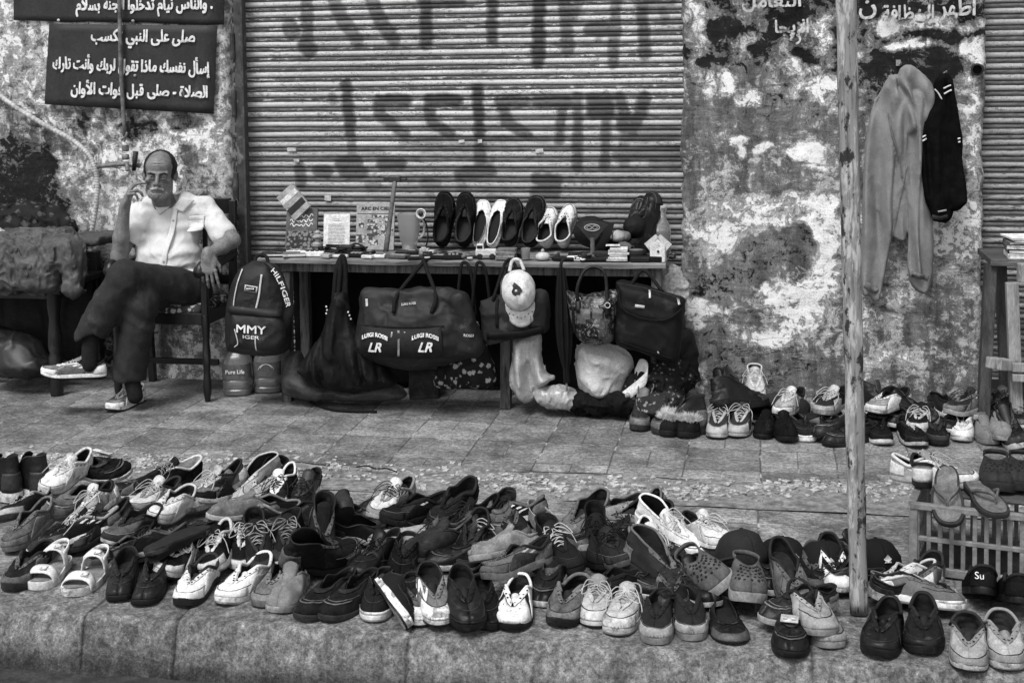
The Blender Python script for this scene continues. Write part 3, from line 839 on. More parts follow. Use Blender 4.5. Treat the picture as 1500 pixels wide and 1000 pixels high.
def text_mesh(name, txt, size, mat, parent=None, loc=(0, 0, 0), rot=(math.pi / 2, 0, 0), align='CENTER', width=None, bold=0.0, depth=0.0004, arc=None, shear=0.0):
    c = bpy.data.curves.new(name, 'FONT')
    c.body = txt; c.size = size; c.align_x = align; c.align_y = 'CENTER'
    c.extrude = depth; c.resolution_u = 4; c.shear = shear
    o = bpy.data.objects.new(name, c); COL.objects.link(o)
    bpy.context.view_layer.update()
    me = bpy.data.meshes.new_from_object(o.evaluated_get(bpy.context.evaluated_depsgraph_get()))
    bpy.data.objects.remove(o); bpy.data.curves.remove(c)
    xs = [v.co.x for v in me.vertices]
    if width and xs:
        k = width / (max(xs) - min(xs)); mid = (max(xs) + min(xs)) / 2
        for v in me.vertices: v.co.x = (v.co.x - mid) * k
    if bold:      # a thicker brush: the same strokes laid again slightly aside, each a hair higher
        import bmesh as _b
        bm = _b.new()
        for k, (dx, dy) in enumerate(((0, 0), (bold, bold * .6), (-bold, -bold * .6), (bold * .5, -bold), (-bold * .5, bold))):
            n0 = len(bm.verts); bm.from_mesh(me); bm.verts.ensure_lookup_table()
            for v in bm.verts[n0:]: v.co.x += dx; v.co.y += dy; v.co.z += k * .00035
        bm.to_mesh(me); bm.free()
    if bold > .0015:      # an unsteady brush
        A_ = np.empty(len(me.vertices) * 3, np.float32); me.vertices.foreach_get('co', A_); A_ = A_.reshape(-1, 3).astype(float)
        q = A_ * np.array([22, 22, 0]) + np.array([len(txt), 0, 3.0])
        A_[:, 0] += size * .13 * (fbm(q, 3, 2) - .5); A_[:, 1] += size * .13 * (fbm(q + 9, 4, 2) - .5)
        me.vertices.foreach_set('co', A_.astype(np.float32).reshape(-1))
    if arc:
        for v in me.vertices:
            v.co.y += arc * (1 - (2 * v.co.x / (width or size * 4)) ** 2)
    o = bpy.data.objects.new(name, me); COL.objects.link(o)
    me.materials.clear(); me.materials.append(mat)
    o.parent = parent; o.location = loc; o.rotation_euler = rot
    return o
# ------------------------------------------------------------------ shoes: every shoe is a thing with its own parts
def gm(kind, g):
    "grey shoe material by kind and value"
    if g < .07: g = g * .45            # worn blacks
    elif g > .3: g = min(.74, g * 1.1)
    key = '%s_%03d' % (kind, int(g * 1000))
    if kind == 'leather': return M(key, g, 0.45, 0.35, 26, g * 2.0 + 0.02, 0.37, 0.4, 220, spec=0.28)
    if kind == 'suede': return M(key, g, 0.9, 0.4, 22, g * 1.7 + 0.012, 0.38, 0.5, 300, spec=.08)
    if kind == 'white': return M(key, g, 0.6, 0.14, 22, g * 0.36, 0.37, 0.3, 260)
    if kind == 'canvas': return M(key, g, 0.85, 0.25, 24, g * 0.5, 0.33, 0.5, 500)
    if kind == 'sole': return M(key, g, 0.7, 0.2, 22, g * 0.3, 0.43, 0.4, 180)
    if kind == 'rubber': return M(key, g, 0.55, 0.3, 22, g * 1.9 + 0.015, 0.38, 0.3, 120)
    return M(key, g, 0.75, 0.3, 24, g * 0.5, 0.35, 0.3, 200)

NA = 56
class Last:
    "the form a shoe is built round: outline, opening and the surface stretched between them"
    def __init__(s, L=0.285, side=1, wid=1.0, toe='round', st=0.026, heel=0.0, spring=0.012,
                 op=(0.02, 0.68), opw=(0.030, 0.026, 0.007), zc=(0.088, 0.058, 0.082, 0.058), toebox=0.05, seed=0, crush=0.0, bend=0.0):
        s.L, s.side, s.st, s.heel, s.spring = L, side, st, heel, spring
        s.seed, s.crush = seed, max(crush, .18)
        tw = {'round': (.050, .0385, .053, .058, .062), 'point': (.046, .034, .047, .044, .034), 'square': (.048, .035, .048, .057, .074), 'wide': (.056, .045, .058, .068, .076)}[toe]
        s.wx = np.array([0.02, 0.35, 0.68, 0.87, 0.98]); s.wy = np.array(tw) * wid
        s.op, s.opw, s.zc, s.toebox = op, opw, zc, toebox
        a = np.linspace(0, 2 * np.pi, NA, endpoint=False)
        s.a = a
        s.O = s.outline(a, 1.0)
        x0, x1 = op[0] * L, op[1] * L
        xc, lo = (x0 + x1) / 2, (x1 - x0) / 2
        ex = xc + lo * np.cos(a)
        fx = (ex - x0) / (x1 - x0)
        hw = np.interp(fx, [0, 0.35, 0.62, 1], [opw[0], opw[0] * 1.05, opw[1], opw[2]])
        ey = np.sign(np.sin(a)) * np.abs(np.sin(a)) ** 0.75 * hw * 1.05 + s.cl(ex)
        ez = np.interp(fx, [0, 0.32, 0.62, 1], zc) + s.base(ex / L) - 0.0
        s.E = np.stack([ex, ey, ez + 0 * ex], 1)
    def cl(s, x):
        q = np.asarray(x) / s.L
        return s.side * 0.012 * np.clip(q - 0.35, 0, 1) ** 1.5 * 1.6
    def hw(s, q):
        q = np.clip(np.asarray(q, float), 0.0005, 0.9995)
        return np.interp(q, s.wx, s.wy) * (2 * np.sqrt(q * (1 - q))) ** 0.8
    def base(s, q):
        "height of the ground contact along the length: heel lift and toe spring"
        q = np.asarray(q, float)
        return s.heel * np.clip((0.52 - q) / 0.22, 0, 1) * (3 - 2 * np.clip((0.52 - q) / 0.22, 0, 1)) * np.clip((0.52 - q) / 0.22, 0, 1) + s.spring * np.clip((q - 0.72) / 0.28, 0, 1) ** 2
    def outline(s, a, k):
        c, sn = np.cos(a), np.sin(a)
        x = s.L * (0.5 + 0.5 * c)
        w = np.interp(x / s.L, s.wx, s.wy)
        y = np.sign(sn) * np.abs(sn) ** 0.8 * w * (1 + 0.05 * s.side * np.sign(sn) * np.clip((x / s.L - 0.5) * 3, 0, 1))
        # inset by k about the axis
        x = s.L / 2 + (x - s.L / 2) * (1 - (1 - k) * 0.35)
        return np.stack([x, y * k + s.cl(x)], 1)
    def pt(s, a, h, off=0.0):
        "surface point, arrays broadcast; h 0 at the sole, 1 at the opening"
        a, h = np.broadcast_arrays(np.asarray(a, float) % (2 * np.pi), np.asarray(h, float))
        idx = a / (2 * np.pi) * NA
        i0 = np.floor(idx).astype(int) % NA; i1 = (i0 + 1) % NA; f = (idx - np.floor(idx))[..., None]
        O3 = np.concatenate([s.O * 0 + s.O, (s.base(s.O[:, 0] / s.L) + s.st - 0.004)[:, None]], 1)
        S = O3[i0] * (1 - f) + O3[i1] * f
        E = s.E[i0] * (1 - f) + s.E[i1] * f
        c = np.cos(a)[..., None]
        front = np.clip(c, 0, 1)
        dz = E[..., 2:] - S[..., 2:]
        hz = np.maximum(np.minimum(s.toebox - s.st + 0.012, 0.9 * dz), 0.25 * dz)
        P1 = S.copy(); P1[..., 2:] += front * hz + (1 - front) * dz * 0.5
        # the wall bulges a little over the sole
        nrm = np.concatenate([S[..., :2] - E[..., :2], 0 * dz], -1)
        nrm = nrm / (np.linalg.norm(nrm, axis=-1, keepdims=True) + 1e-6)
        P1 += nrm * 0.002
        P2 = E + (S - E) * np.array([1, 1, 0]) * (0.46 * front + 0.30 * (1 - front))
        P2[..., 2:] = E[..., 2:] - dz * (0.12 * front + 0.36 * (1 - front))
        t = h[..., None]
        Pq = (1 - t) ** 3 * S + 3 * t * (1 - t) ** 2 * P1 + 3 * t * t * (1 - t) * P2 + t ** 3 * E
        # creases and slack in worn uppers
        k = s.crush
        nz = fbm(Pq * 22 + s.seed * 3.7, 3, 3) - 0.5
        nz2 = fbm(Pq * np.array([90, 30, 60]) + s.seed * 5.1, 5, 2) - 0.5
        amp = (0.013 * nz + 0.010 * nz2) * (0.6 + 1.9 * k) * np.sin(np.pi * np.clip(h * 0.9 + 0.06, 0, 1))
        fx = Pq[..., 0] / s.L       # creases across the ball of the foot
        wn = np.clip(1 - ((fx - .68) / .13) ** 2, 0, 1) * np.clip((h - .3) * 3, 0, 1)
        amp = amp - (.0028 + .004 * k) * wn * np.clip(np.sin(Pq[..., 0] * 270 + Pq[..., 1] * 60 * math.sin(s.seed) + s.seed * 9 + 4 * nz), -.2, 1)
        Pq = Pq + nrm * (amp + off)[..., None]
        Pq[..., 2] += (amp + off) * np.clip(c[..., 0], 0, 1)
        if k > 0:   # a trodden, slumped back part
            q = np.clip((0.45 - Pq[..., 0] / s.L) / 0.45, 0, 1) * np.clip(h, 0, 1)
            Pq[..., 2] -= k * 0.035 * q
            Pq[..., 1] += k * 0.014 * q * math.sin(s.seed * 2.3)
            Pq[..., 0] += k * 0.02 * q * math.cos(s.seed * 1.7)
        return Pq
    # ---- parts
    def sole_mb(s, thick=None, out=0.003, tread=0.0):
        th = thick or s.st
        m = MB()
        prof = [(0.90, 0.0), (0.975, 0.0), (1.0, 0.15), (1.0, 0.55), (1.01, 0.85), (0.985, 1.0), (0.9, 1.0)]
        R = []
        for k, zf in prof:
            o = s.outline(s.a, k)
            ctr = np.array([s.L / 2, 0])
            d = o - ctr; d /= np.linalg.norm(d, axis=1)[:, None]
            o = o + d * out
            z = s.base(o[:, 0] / s.L) * (1.0) + th * zf
            if s.heel > 0.004:      # heel block and arch
                gq = np.clip((0.34 - o[:, 0] / s.L) / 0.02, 0, 1)
                z = z - (1 - zf) * gq * s.base(o[:, 0] / s.L)
            R.append(np.concatenate([o, z[:, None]], 1))
        P = np.stack(R)
        P = np.concatenate([P, P[:, :1]], 1)
        m.grid(P)
        n = NA + 1
        b = len(m.v)
        for ring, fl in ((0, 0), (len(prof) - 1, 1)):
            half = NA // 2
            base_i = ring * n
            for j in range(half):
                q = (base_i + j, base_i + j + 1, base_i + (NA - j - 1), base_i + (NA - j))
                m.f.append(q if fl else q[::-1])
        return m
    def upper_mb(s, hmax=1.0, a_skip=None, nh=17):
        h = np.linspace(0, hmax, nh) ** 0.9
        a = np.append(s.a, s.a[0])
        P = s.pt(a[None, :], h[:, None])
        m = MB(); m.grid(P)
        if a_skip is not None:
            n = NA + 1
            keep = []
            for f in m.f:
                js = [i % n for i in f]
                aa = s.a[min(min(js), NA - 1)]
                dlt = abs((aa - np.pi + np.pi) % (2 * np.pi) - np.pi)
                if dlt > a_skip: keep.append(f)
            m.f = keep
        return m
    def patch_mb(s, a0, a1, h0, h1, off=0.0015, na=14, nh=7, skew=0.0):
        t = np.linspace(0, 1, na); hh = np.linspace(0, 1, nh)
        H = h0 + (h1 - h0) * hh[:, None] + 0 * t[None, :]
        A = a0 + (a1 - a0) * t[None, :] + skew * hh[:, None]
        P = s.pt(A, H, np.full(H.shape, off))
        m = MB(); m.grid(P)
        return m
    def insole_mb(s, k=0.9):
        o = s.outline(s.a, k)
        z = s.base(o[:, 0] / s.L) + s.st + 0.002
        m = MB(); P = np.concatenate([o, z[:, None]], 1)
        m.v = [tuple(p) for p in P]
        half = NA // 2
        for j in range(half):
            m.f.append((j, j + 1, NA - j - 1, (NA - j) % NA))
        return m
    def collar_mb(s, r=0.005, frac=0.72):
        a = np.linspace(np.pi * (1 - frac), np.pi * (1 + frac), 34)
        P = s.pt(a, np.ones_like(a))
        P[:, 2] += 0.0
        return MB().tube(P, r, 6)

def strap_band(s, x, wd, height, t=0.003, asym=0.0, lift=0.0, x2=None):
    "a band arching over the footbed from edge to edge"
    n = 15
    x2 = x if x2 is None else x2
    V = []
    for k in range(n):
        f = k / (n - 1)
        ang = math.pi * f
        xx = x * (1 - f) + x2 * f
        w0 = float(s.hw(xx)) + 0.002
        y = -math.cos(ang) * w0
        y = np.sign(y) * abs(y / w0) ** 0.8 * w0 + s.cl(xx * s.L)
        z = float(s.base(xx)) + s.st * 0.5 + (height + asym * (f - 0.5)) * math.sin(ang) ** 0.7
        row = []
        for j in range(5):
            g = j / 4 - 0.5
            row.append((xx * s.L + g * wd, y, z - abs(g) ** 2 * 0.006 - g * 0.012 * math.sin(ang) + lift * abs(g)))
        V.append(row)
    m = MB(); m.grid(np.array(V)); m.f = [f[::-1] for f in m.f]
    return m

def lace_mb(s, rows=5, x0=0.46, x1=0.66, spread=0.016, bow=True, seed=0, r=0.0016, loose=0.0):
    m = MB(); rr = random.Random(seed)
    fxs = np.linspace(x1, x0, rows)
    L = s.L
    def surf(fx, sd, e=0.007):
        x = fx * L
        fr = (fx - s.op[0]) / (s.op[1] - s.op[0])
        hw = np.interp(fr, [0, 0.35, 0.62, 1], [s.opw[0], s.opw[0] * 1.05, s.opw[1], s.opw[2]])
        z = np.interp(fr, [0, 0.32, 0.62, 1], s.zc) + float(s.base(fx))
        return np.array([x, sd * (hw + e) + float(s.cl(x)), z + 0.002])
    for i in range(rows):
        a, b = surf(fxs[i], -1), surf(fxs[i] + 0.006, 1)
        mid = (a + b) / 2 + np.array([0, 0, 0.006 + loose * rr.random()])
        m.tube(smooth_path([a, mid, b], 4), r, 5)
        if i < rows - 1:
            c = surf(fxs[i + 1], 1 if i % 2 else -1)
            d = surf(fxs[i], -1 if i % 2 else 1)
            mid = (c + d) / 2 + np.array([0, 0, 0.009 + loose * rr.random()])
            m.tube(smooth_path([d, mid, c], 4), r, 5)
    if bow:
        t = surf(x0, 0) + np.array([0, 0, 0.008])
        for sd in (-1, 1):
            e = t + np.array([0.05 + 0.02 * rr.random(), sd * (0.035 + 0.02 * rr.random()), -0.012])
            m.tube(smooth_path([t, t + np.array([0.015, sd * 0.03, 0.012]), e, t + np.array([0.045, sd * 0.012, -0.004]), t], 5), r, 5)
            q = t + np.array([0.06 + 0.03 * rr.random(), sd * (0.05 + 0.02 * rr.random()), -0.05])
            m.tube(smooth_path([t, t + np.array([0.02, sd * 0.028, 0.0]), t + np.array([0.04, sd * 0.05, -0.02]), q], 5), r, 5)
    return m

def tongue_mb(s, x0=0.36, x1=0.72, wd=0.044, rise=0.022, out=0.0):
    n, k = 10, 7
    P = np.zeros((n, k, 3))
    for i in range(n):
        f = i / (n - 1)
        fx = x1 + (x0 - x1) * f
        fr = np.clip((fx - s.op[0]) / (s.op[1] - s.op[0]), 0, 1)
        z = np.interp(fr, [0, 0.32, 0.62, 1], [s.zc[2], s.zc[2], s.zc[2], s.zc[3]]) + float(s.base(fx)) - 0.007 + rise * f ** 1.6
        for j in range(k):
            g = j / (k - 1) * 2 - 1
            P[i, j] = (fx * s.L + out * f * f, g * wd / 2 * (0.75 + 0.35 * f) + float(s.cl(fx * s.L)), z - 0.013 * g * g + 0.003 * math.sin(7 * f + s.seed))
    P[-1, :, 2] += 0.004
    m = MB(); m.grid(P)
    m.f = [f[::-1] for f in m.f]
    return m

STYLES = {
    # last settings, then which parts it carries
    'runner':  dict(last=dict(st=0.025, spring=0.016, toebox=0.056), cap=.34, counter=.7, stripes=3, stay=True, lace=True, tongue=True, collar=.006),
    'sneaker': dict(last=dict(st=0.021, toebox=0.048), cap=.3, counter=.6, stripes=0, stay=True, lace=True, tongue=True, collar=.005),
    'canvas':  dict(last=dict(st=0.022, spring=0.006, toebox=0.047, toe='round', zc=(0.078, 0.062, 0.082, 0.060)), cap=.5, counter=.35, stripes=0, stay=True, lace=True, tongue=True, collar=.0025, foxing=True),
    'hightop': dict(last=dict(st=0.022, spring=0.008, toebox=0.05, op=(0.04, 0.66), opw=(.032, .026, .008), zc=(0.138, 0.132, 0.105, 0.060)), cap=.4, counter=.4, stripes=0, stay=True, lace=True, tongue=True, collar=.004),
    'boot':    dict(last=dict(st=0.026, heel=0.016, toebox=0.05, op=(0.05, 0.60), opw=(.034, .03, .010), zc=(0.165, 0.160, 0.135, 0.085)), cap=.34, counter=.5, stripes=0, stay=True, lace=False, tongue=True, collar=.003),
    'derby':   dict(last=dict(st=0.016, heel=0.018, spring=0.012, toe='square', toebox=0.042, zc=(0.075, 0.052, 0.075, 0.060), opw=(.029, .024, .007), op=(.02, .62)), cap=0, counter=.5, stripes=0, stay=True, lace=True, tongue=True, collar=.002),
    'loafer':  dict(last=dict(st=0.018, heel=0.014, spring=0.010, toe='round', toebox=0.044, zc=(0.070, 0.052, 0.068, 0.062), opw=(.029, .028, .020), op=(.02, .56)), cap=0, counter=.4, stripes=0, stay=False, lace=False, tongue=False, collar=.0025, apron=True),
    'pointed': dict(last=dict(st=0.014, heel=0.02, spring=0.014, toe='point', toebox=0.038, zc=(0.068, 0.05, 0.066, 0.058), opw=(.028, .026, .014), op=(.02, .56)), cap=0, counter=.45, stripes=0, stay=False, lace=False, tongue=False, collar=.0022, apron=False),
    'flat':    dict(last=dict(st=0.010, spring=0.006, toe='round', toebox=0.032, zc=(0.052, 0.036, 0.034, 0.034), opw=(.028, .031, .026), op=(.02, .76), L=.25), cap=.3, counter=.3, stripes=0, stay=False, lace=False, tongue=False, collar=.002),
    'slipon':  dict(last=dict(st=0.019, spring=0.008, toe='round', toebox=0.046, zc=(0.066, 0.052, 0.072, 0.066), opw=(.03, .028, .022), op=(.02, .55)), cap=.3, counter=.4, stripes=0, stay=False, lace=False, tongue=True, collar=.004),
}
SHOES = []
def place(root, u, v, head, pitch, roll, z):
    p = onZ(u, v, z)
    root.location = p
    # head 0: toe towards the street; + turns the toe to the right
    a = math.radians(head - 90)
    root.rotation_euler = (Matrix.Rotation(a, 4, 'Z') @ Matrix.Rotation(math.radians(-pitch), 4, 'Y') @ Matrix.Rotation(math.radians(roll), 4, 'X')).to_euler()

def centre(o, L):
    "part meshes are drawn from the heel; the shoe's origin is under its middle"
    for vt in o.data.vertices: vt.co.x -= L / 2
    return o

def shoe(style, label, u, v, head, g=0.05, sole=None, acc=None, kind=None, pitch=0, roll=0, z=0.0, side=1, L=None, lace=None, nolace=False, crush=0.0, seed=None, cap=None, stripes=None, stripe_g=None, extra=None, wid=None, open_=1.0, inner=None, at=None, group=None, counter=None, bow=True, nostay=False):
    S_ = STYLES[style]; kw = dict(S_['last'])
    seed = seed if seed is not None else len(SHOES) * 1.37 + 0.5
    if L: kw['L'] = L
    if wid: kw['wid'] = wid
    ls = Last(side=side, seed=seed, crush=crush, **kw)
    if nolace and open_ == 1.0: open_ = 1.22
    if open_ != 1.0:
        c = ls.cl(ls.E[:, 0]); ls.E[:, 1] = c + (ls.E[:, 1] - c) * open_
    name = {'runner': 'sneaker', 'sneaker': 'sneaker', 'canvas': 'canvas_shoe', 'hightop': 'high_top_sneaker', 'boot': 'ankle_boot', 'derby': 'lace_up_shoe', 'loafer': 'loafer', 'pointed': 'dress_shoe', 'flat': 'flat_shoe', 'slipon': 'slip_on_shoe'}[style]
    root = thing(name, label, 'boot' if style == 'boot' else 'shoe', group=group or 'worn shoes laid out for sale')
    kind = kind or ('white' if g > 0.4 else 'leather' if style in ('derby', 'loafer', 'pointed', 'boot', 'flat') else 'canvas' if style in ('canvas', 'hightop') else 'suede')
    um = gm(kind, g)
    sole = 0.5 if sole is None else sole
    acc = (g * 0.55 if g > 0.3 else min(0.6, g * 2.0 + 0.03)) if acc is None else acc
    am = gm('white' if acc > 0.4 else kind, acc)
    sm_ = gm('sole' if sole > 0.2 else 'rubber', sole)
    inn = gm('lining', inner if inner is not None else (0.03 if g < 0.3 else 0.05))
    def put(mb, nm, mat, smooth=True, th=None, off=-1, parent=root):
        o = mb.build(nm, mat, parent, smooth)
        centre(o, ls.L)
        if th: solidify(o, th, off)
        return o
    so = put(ls.sole_mb(), 'sole', sm_); autosmooth(so, 50)
    if sole > 0.3 and style in ('runner', 'sneaker', 'canvas', 'hightop', 'slipon'):
        # dark outsole under the pale midsole, with a line round the edge
        t = ls.sole_mb(ls.st * 0.32, 0.0036)
        put(t, 'outsole', gm('rubber', 0.03 if seed % 2 < 1.3 else 0.2), True, None, -1, so)
    up = put(ls.upper_mb(), 'upper', [um, inn], True)
    solidify(up, 0.0032, -1); sd = up.modifiers['solid']; sd.material_offset = 1; sd.material_offset_rim = 0
    put(ls.insole_mb(), 'insole', inn, False)
    capv = S_['cap'] if cap is None else cap
    if capv: put(ls.patch_mb(-1.0, 1.0, 0.0, capv * 0.9, 0.0016, 20), 'toe_cap', am if style != 'canvas' else gm('sole', max(sole, .3)), th=0.0018, off=1)
    cv = S_['counter'] if counter is None else counter
    if cv: put(ls.patch_mb(np.pi - 0.9, np.pi + 0.9, 0.0, cv, 0.0016, 16), 'heel_counter', am, th=0.0018, off=1)
    ns = S_['stripes'] if stripes is None else stripes
    sg = stripe_g if stripe_g is not None else (0.03 if g > 0.35 else 0.55)
    for sd_ in ((1, -1) if ns else ()):
        mm = MB()
        for k in range(ns):
            a0 = 1.12 + 0.24 * k
            q = ls.patch_mb(sd_ * a0, sd_ * (a0 + 0.10), 0.06, 0.9, 0.0022, 4, 9, skew=sd_ * 0.30)
            if sd_ < 0: q.f = [f[::-1] for f in q.f]
            mm.add(q.v, q.f)
        put(mm, 'stripe', gm('white', sg) if sg > .3 else gm('leather', sg))
    if S_['stay'] and not nostay:
        for sd_ in (1, -1):
            q = ls.patch_mb(sd_ * 0.10, sd_ * 1.42, 0.80, 0.985, 0.0018, 14, 4)
            if sd_ < 0: q.f = [f[::-1] for f in q.f]
            es = put(q, 'eyestay', am if style != 'canvas' else um, th=0.0016, off=1)
            if nolace or not S_['lace']:
                hm = MB()
                for aa in np.linspace(0.25, 1.25, 5):
                    p = ls.pt(np.array([sd_ * aa]), np.array([0.90]), np.array([0.0036]))[0]
                    hm.lathe([(0.0034, -0.001), (0.0034, 0.0006)], p, 8)
                put(hm, 'eyelet', gm('rubber', 0.02), parent=es)
    if style in ('runner', 'sneaker') :
        for sd_ in (1, -1):
            q = ls.patch_mb(sd_ * 1.05, sd_ * (1.75 + .3 * ((seed * 3) % 1)), 0.0, 0.62 + .3 * ((seed * 5) % 1), 0.0013, 12, 8, skew=sd_ * (.5 * ((seed * 11) % 1) - .1))
            if sd_ < 0: q.f = [f[::-1] for f in q.f]
            put(q, 'side_panel', am if (seed * 13) % 1 < .6 else gm(kind, g * .6), th=0.0014, off=1)
    if style not in ('flat', 'slipon', 'pointed'):
        q = ls.patch_mb(-1.25, 1.25, capv * .9 + .02 if capv else .5, (capv * .9 + .045) if capv else .525, 0.0008, 22, 3)
        put(q, 'toe_seam', gm('leather', .02) if g > .08 else gm('leather', g * 2.5 + .03), th=0.0009, off=1)
    if S_['tongue']:
        if nolace: tg = tongue_mb(ls, .50, .72, .030, -.006, 0.0)
        else: tg = tongue_mb(ls, rise=0.03, out=0.012 * ((seed * 7) % 1))
        put(tg, 'tongue', inn if nolace and seed % 2 < 1.3 else um if seed % 3 < 2 else am, th=0.003)
    if S_.get('apron'):
        put(ls.patch_mb(-0.95, 0.95, 0.40, 0.44, 0.0012, 24, 3), 'seam', gm('leather', min(.4, g * 2.4 + 0.05)), th=0.002, off=1)
        put(ls.patch_mb(-1.05, 1.05, 0.80, 0.97, 0.002, 20, 4), 'saddle_strap', gm('leather', g * 1.1), th=0.002, off=1)
    if S_.get('foxing'):
        fx = MB()
        for sd_ in (1, -1):
            q = ls.patch_mb(0.0, sd_ * np.pi, 0.0, 0.10, 0.0022, 30, 3)
            if sd_ < 0: q.f = [f[::-1] for f in q.f]
            fx.add(q.v, q.f)
        put(fx, 'foxing_band', sm_, th=0.001, off=1)
    if S_['lace'] and not nolace:
        lg = lace * .7 if lace is not None else (0.4 if g > 0.3 or seed % 2 < 0.9 else 0.05)
        hi = style == 'hightop'
        put(lace_mb(ls, 6 if hi else 5, 0.42 if hi else 0.46, 0.63, bow=bow, seed=int(seed * 10), loose=0.004), 'lace', gm('white' if lg > .3 else 'suede', lg))
    if S_['collar']:
        put(ls.collar_mb(S_['collar']), 'collar', inn if seed % 2 < 1 else am)
    if extra: extra(ls, put, root)
    if at is None: place(root, u, v, head, pitch, roll, z)
    SHOES.append(root)
    return root

def clog(label, u, v, head, g=0.16, pitch=0, roll=0, z=0.0, side=1, group='worn shoes laid out for sale', strap=True, rim=None):
    ls = Last(side=side, seed=len(SHOES) * 1.1, L=0.265, toe='wide', st=0.03, spring=0.018, toebox=0.058, op=(0.0, 0.52), opw=(.036, .036, .022), zc=(0.045, 0.048, 0.088, 0.085), wid=1.04)
    root = thing('clog', label, 'clog', group=group)
    def put(mb, nm, mat, th=None, off=-1, parent=root):
        o = mb.build(nm, mat, parent, True); centre(o, ls.L)
        if th: solidify(o, th, off)
        return o
    m_ = gm('foam', g)
    autosmooth(put(ls.sole_mb(), 'sole', gm('foam', g if rim is None else rim)), 50)
    up = put(ls.upper_mb(), 'upper', m_, 0.004)
    put(ls.insole_mb(), 'footbed', gm('foam', g * 0.7))
    hm = MB()
    for row, h in enumerate((0.42, 0.54, 0.66, 0.78, 0.88)):
        for k in range(-3, 4):
            aa = k * 0.24 + (0.12 if row % 2 else 0)
            if abs(aa) > 0.95: continue
            p0 = ls.pt(np.array([aa, aa + 0.02, aa]), np.array([h, h, h + 0.02]), np.array([0.0008] * 3))
            n = np.cross(p0[1] - p0[0], p0[2] - p0[0]); n /= np.linalg.norm(n) + 1e-9
            if n[2] < 0: n = -n
            R = np.array(Vector(n).to_track_quat('Z', 'Y').to_matrix())
            hm.lathe([(0.0042, -0.002), (0.0042, 0.0008)], p0[0], 9, R)
    put(hm, 'vent_hole', gm('rubber', 0.015))
    if strap:
        a = np.linspace(np.pi * 0.42, np.pi * 1.58, 24)
        P = ls.pt(a, np.ones_like(a)); q = (a - np.pi) / (np.pi * 0.58)
        P[:, 2] = 0.088 - 0.02 * (1 - q * q) * 0.6
        V = np.stack([P + [0, 0, -0.008], P + [0, 0, 0.008]], 1)
        put(MB().grid(V), 'heel_strap', m_, 0.004, 0)
    place(root, u, v, head, pitch, roll, z); SHOES.append(root)
    return root

def sandal(label, u, v, head, g=0.5, bed=0.22, sole=0.55, pitch=0, roll=0, z=0.0, side=1, bands=((0.80, 0.042, 0.045), (0.34, 0.03, 0.075)), group='worn shoes laid out for sale', name='sandal', heel=True, L=0.26, thick=0.026, buckle=True, tip=0.0, toe='round'):
    ls = Last(side=side, seed=len(SHOES) * 1.1, L=L, st=thick, spring=0.006, toe=toe)
    root = thing(name, label, 'sandal', group=group)
    def put(mb, nm, mat, th=None, off=-1, parent=root):
        o = mb.build(nm, mat, parent, True); centre(o, ls.L)
        if th: solidify(o, th, off)
        return o
    autosmooth(put(ls.sole_mb(), 'sole', gm('sole' if sole > .2 else 'rubber', sole)), 50)
    fb = ls.insole_mb(0.93)
    put(fb, 'footbed', gm('suede', bed))
    for x, wd, hh in bands:
        b = put(strap_band(ls, x, wd, hh, x2=x - tip), 'strap', gm('white' if g > .4 else 'leather', g), 0.004, 0)
        if buckle:
            w0 = float(ls.hw(x))
            c = np.array([x * ls.L, 0.35 * w0, ls.st * 0.5 + hh * 0.97 + 0.003])
            q = MB()
            for dx, dy in ((-1, 0), (1, 0), (0, -1), (0, 1)):
                q.box(c + np.array([dx * 0.012, dy * 0.009, -0.000]), (0.003 if dx else 0.024, 0.003 if dy else 0.018, 0.004))
            put(q, 'buckle', gm('metal', 0.4), parent=b)
    if heel:
        w0 = 0.034
        pts = [(0.40 * ls.L, sd * w0, 0.03) for sd in (-1,)]
        P = [np.array([0.36 * ls.L - 0.36 * ls.L * math.sin(t) * 1.0, -w0 * math.cos(t), 0.065 + 0.012 * math.sin(t)]) for t in np.linspace(0, math.pi, 15)]
        V = np.stack([np.array(P) + [0, 0, -0.009], np.array(P) + [0, 0, 0.009]], 1)
        put(MB().grid(V), 'heel_strap', gm('white' if g > .4 else 'leather', g), 0.004, 0)
    place(root, u, v, head, pitch, roll, z); SHOES.append(root)
    return root

def flipflop(label, u, v, head, g=0.12, bed=0.2, pitch=0, roll=0, z=0.0, side=1, strap_g=0.06, group='worn shoes laid out for sale'):
    ls = Last(side=side, seed=len(SHOES), L=0.265, st=0.016, spring=0.004, wid=1.0)
    root = thing('flip_flop', label, 'flip-flop', group=group)
    def put(mb, nm, mat, th=None, off=-1):
        o = mb.build(nm, mat, root, True); centre(o, ls.L)
        if th: solidify(o, th, off)
        return o
    autosmooth(put(ls.sole_mb(), 'sole', gm('foam', g)), 50)
    put(ls.insole_mb(0.86), 'footbed', gm('suede', bed))
    m = MB(); toe = np.array([0.74 * ls.L, 0.004, 0.018])
    for sd in (1, -1):
        P = smooth_path([toe, toe + np.array([-0.01, sd * 0.006, 0.03]), np.array([0.56 * ls.L, sd * 0.03, 0.045]), np.array([0.36 * ls.L, sd * 0.038, 0.016])], 5)
        V = []
        for p in P: V.append([p + np.array([0, 0, 0.006]), p + np.array([0.004, 0, -0.006])])
        m.grid(np.array(V))
    put(m, 'thong_strap', gm('rubber', strap_g), 0.005, 0)
    place(root, u, v, head, pitch, roll, z); SHOES.append(root)
    return root

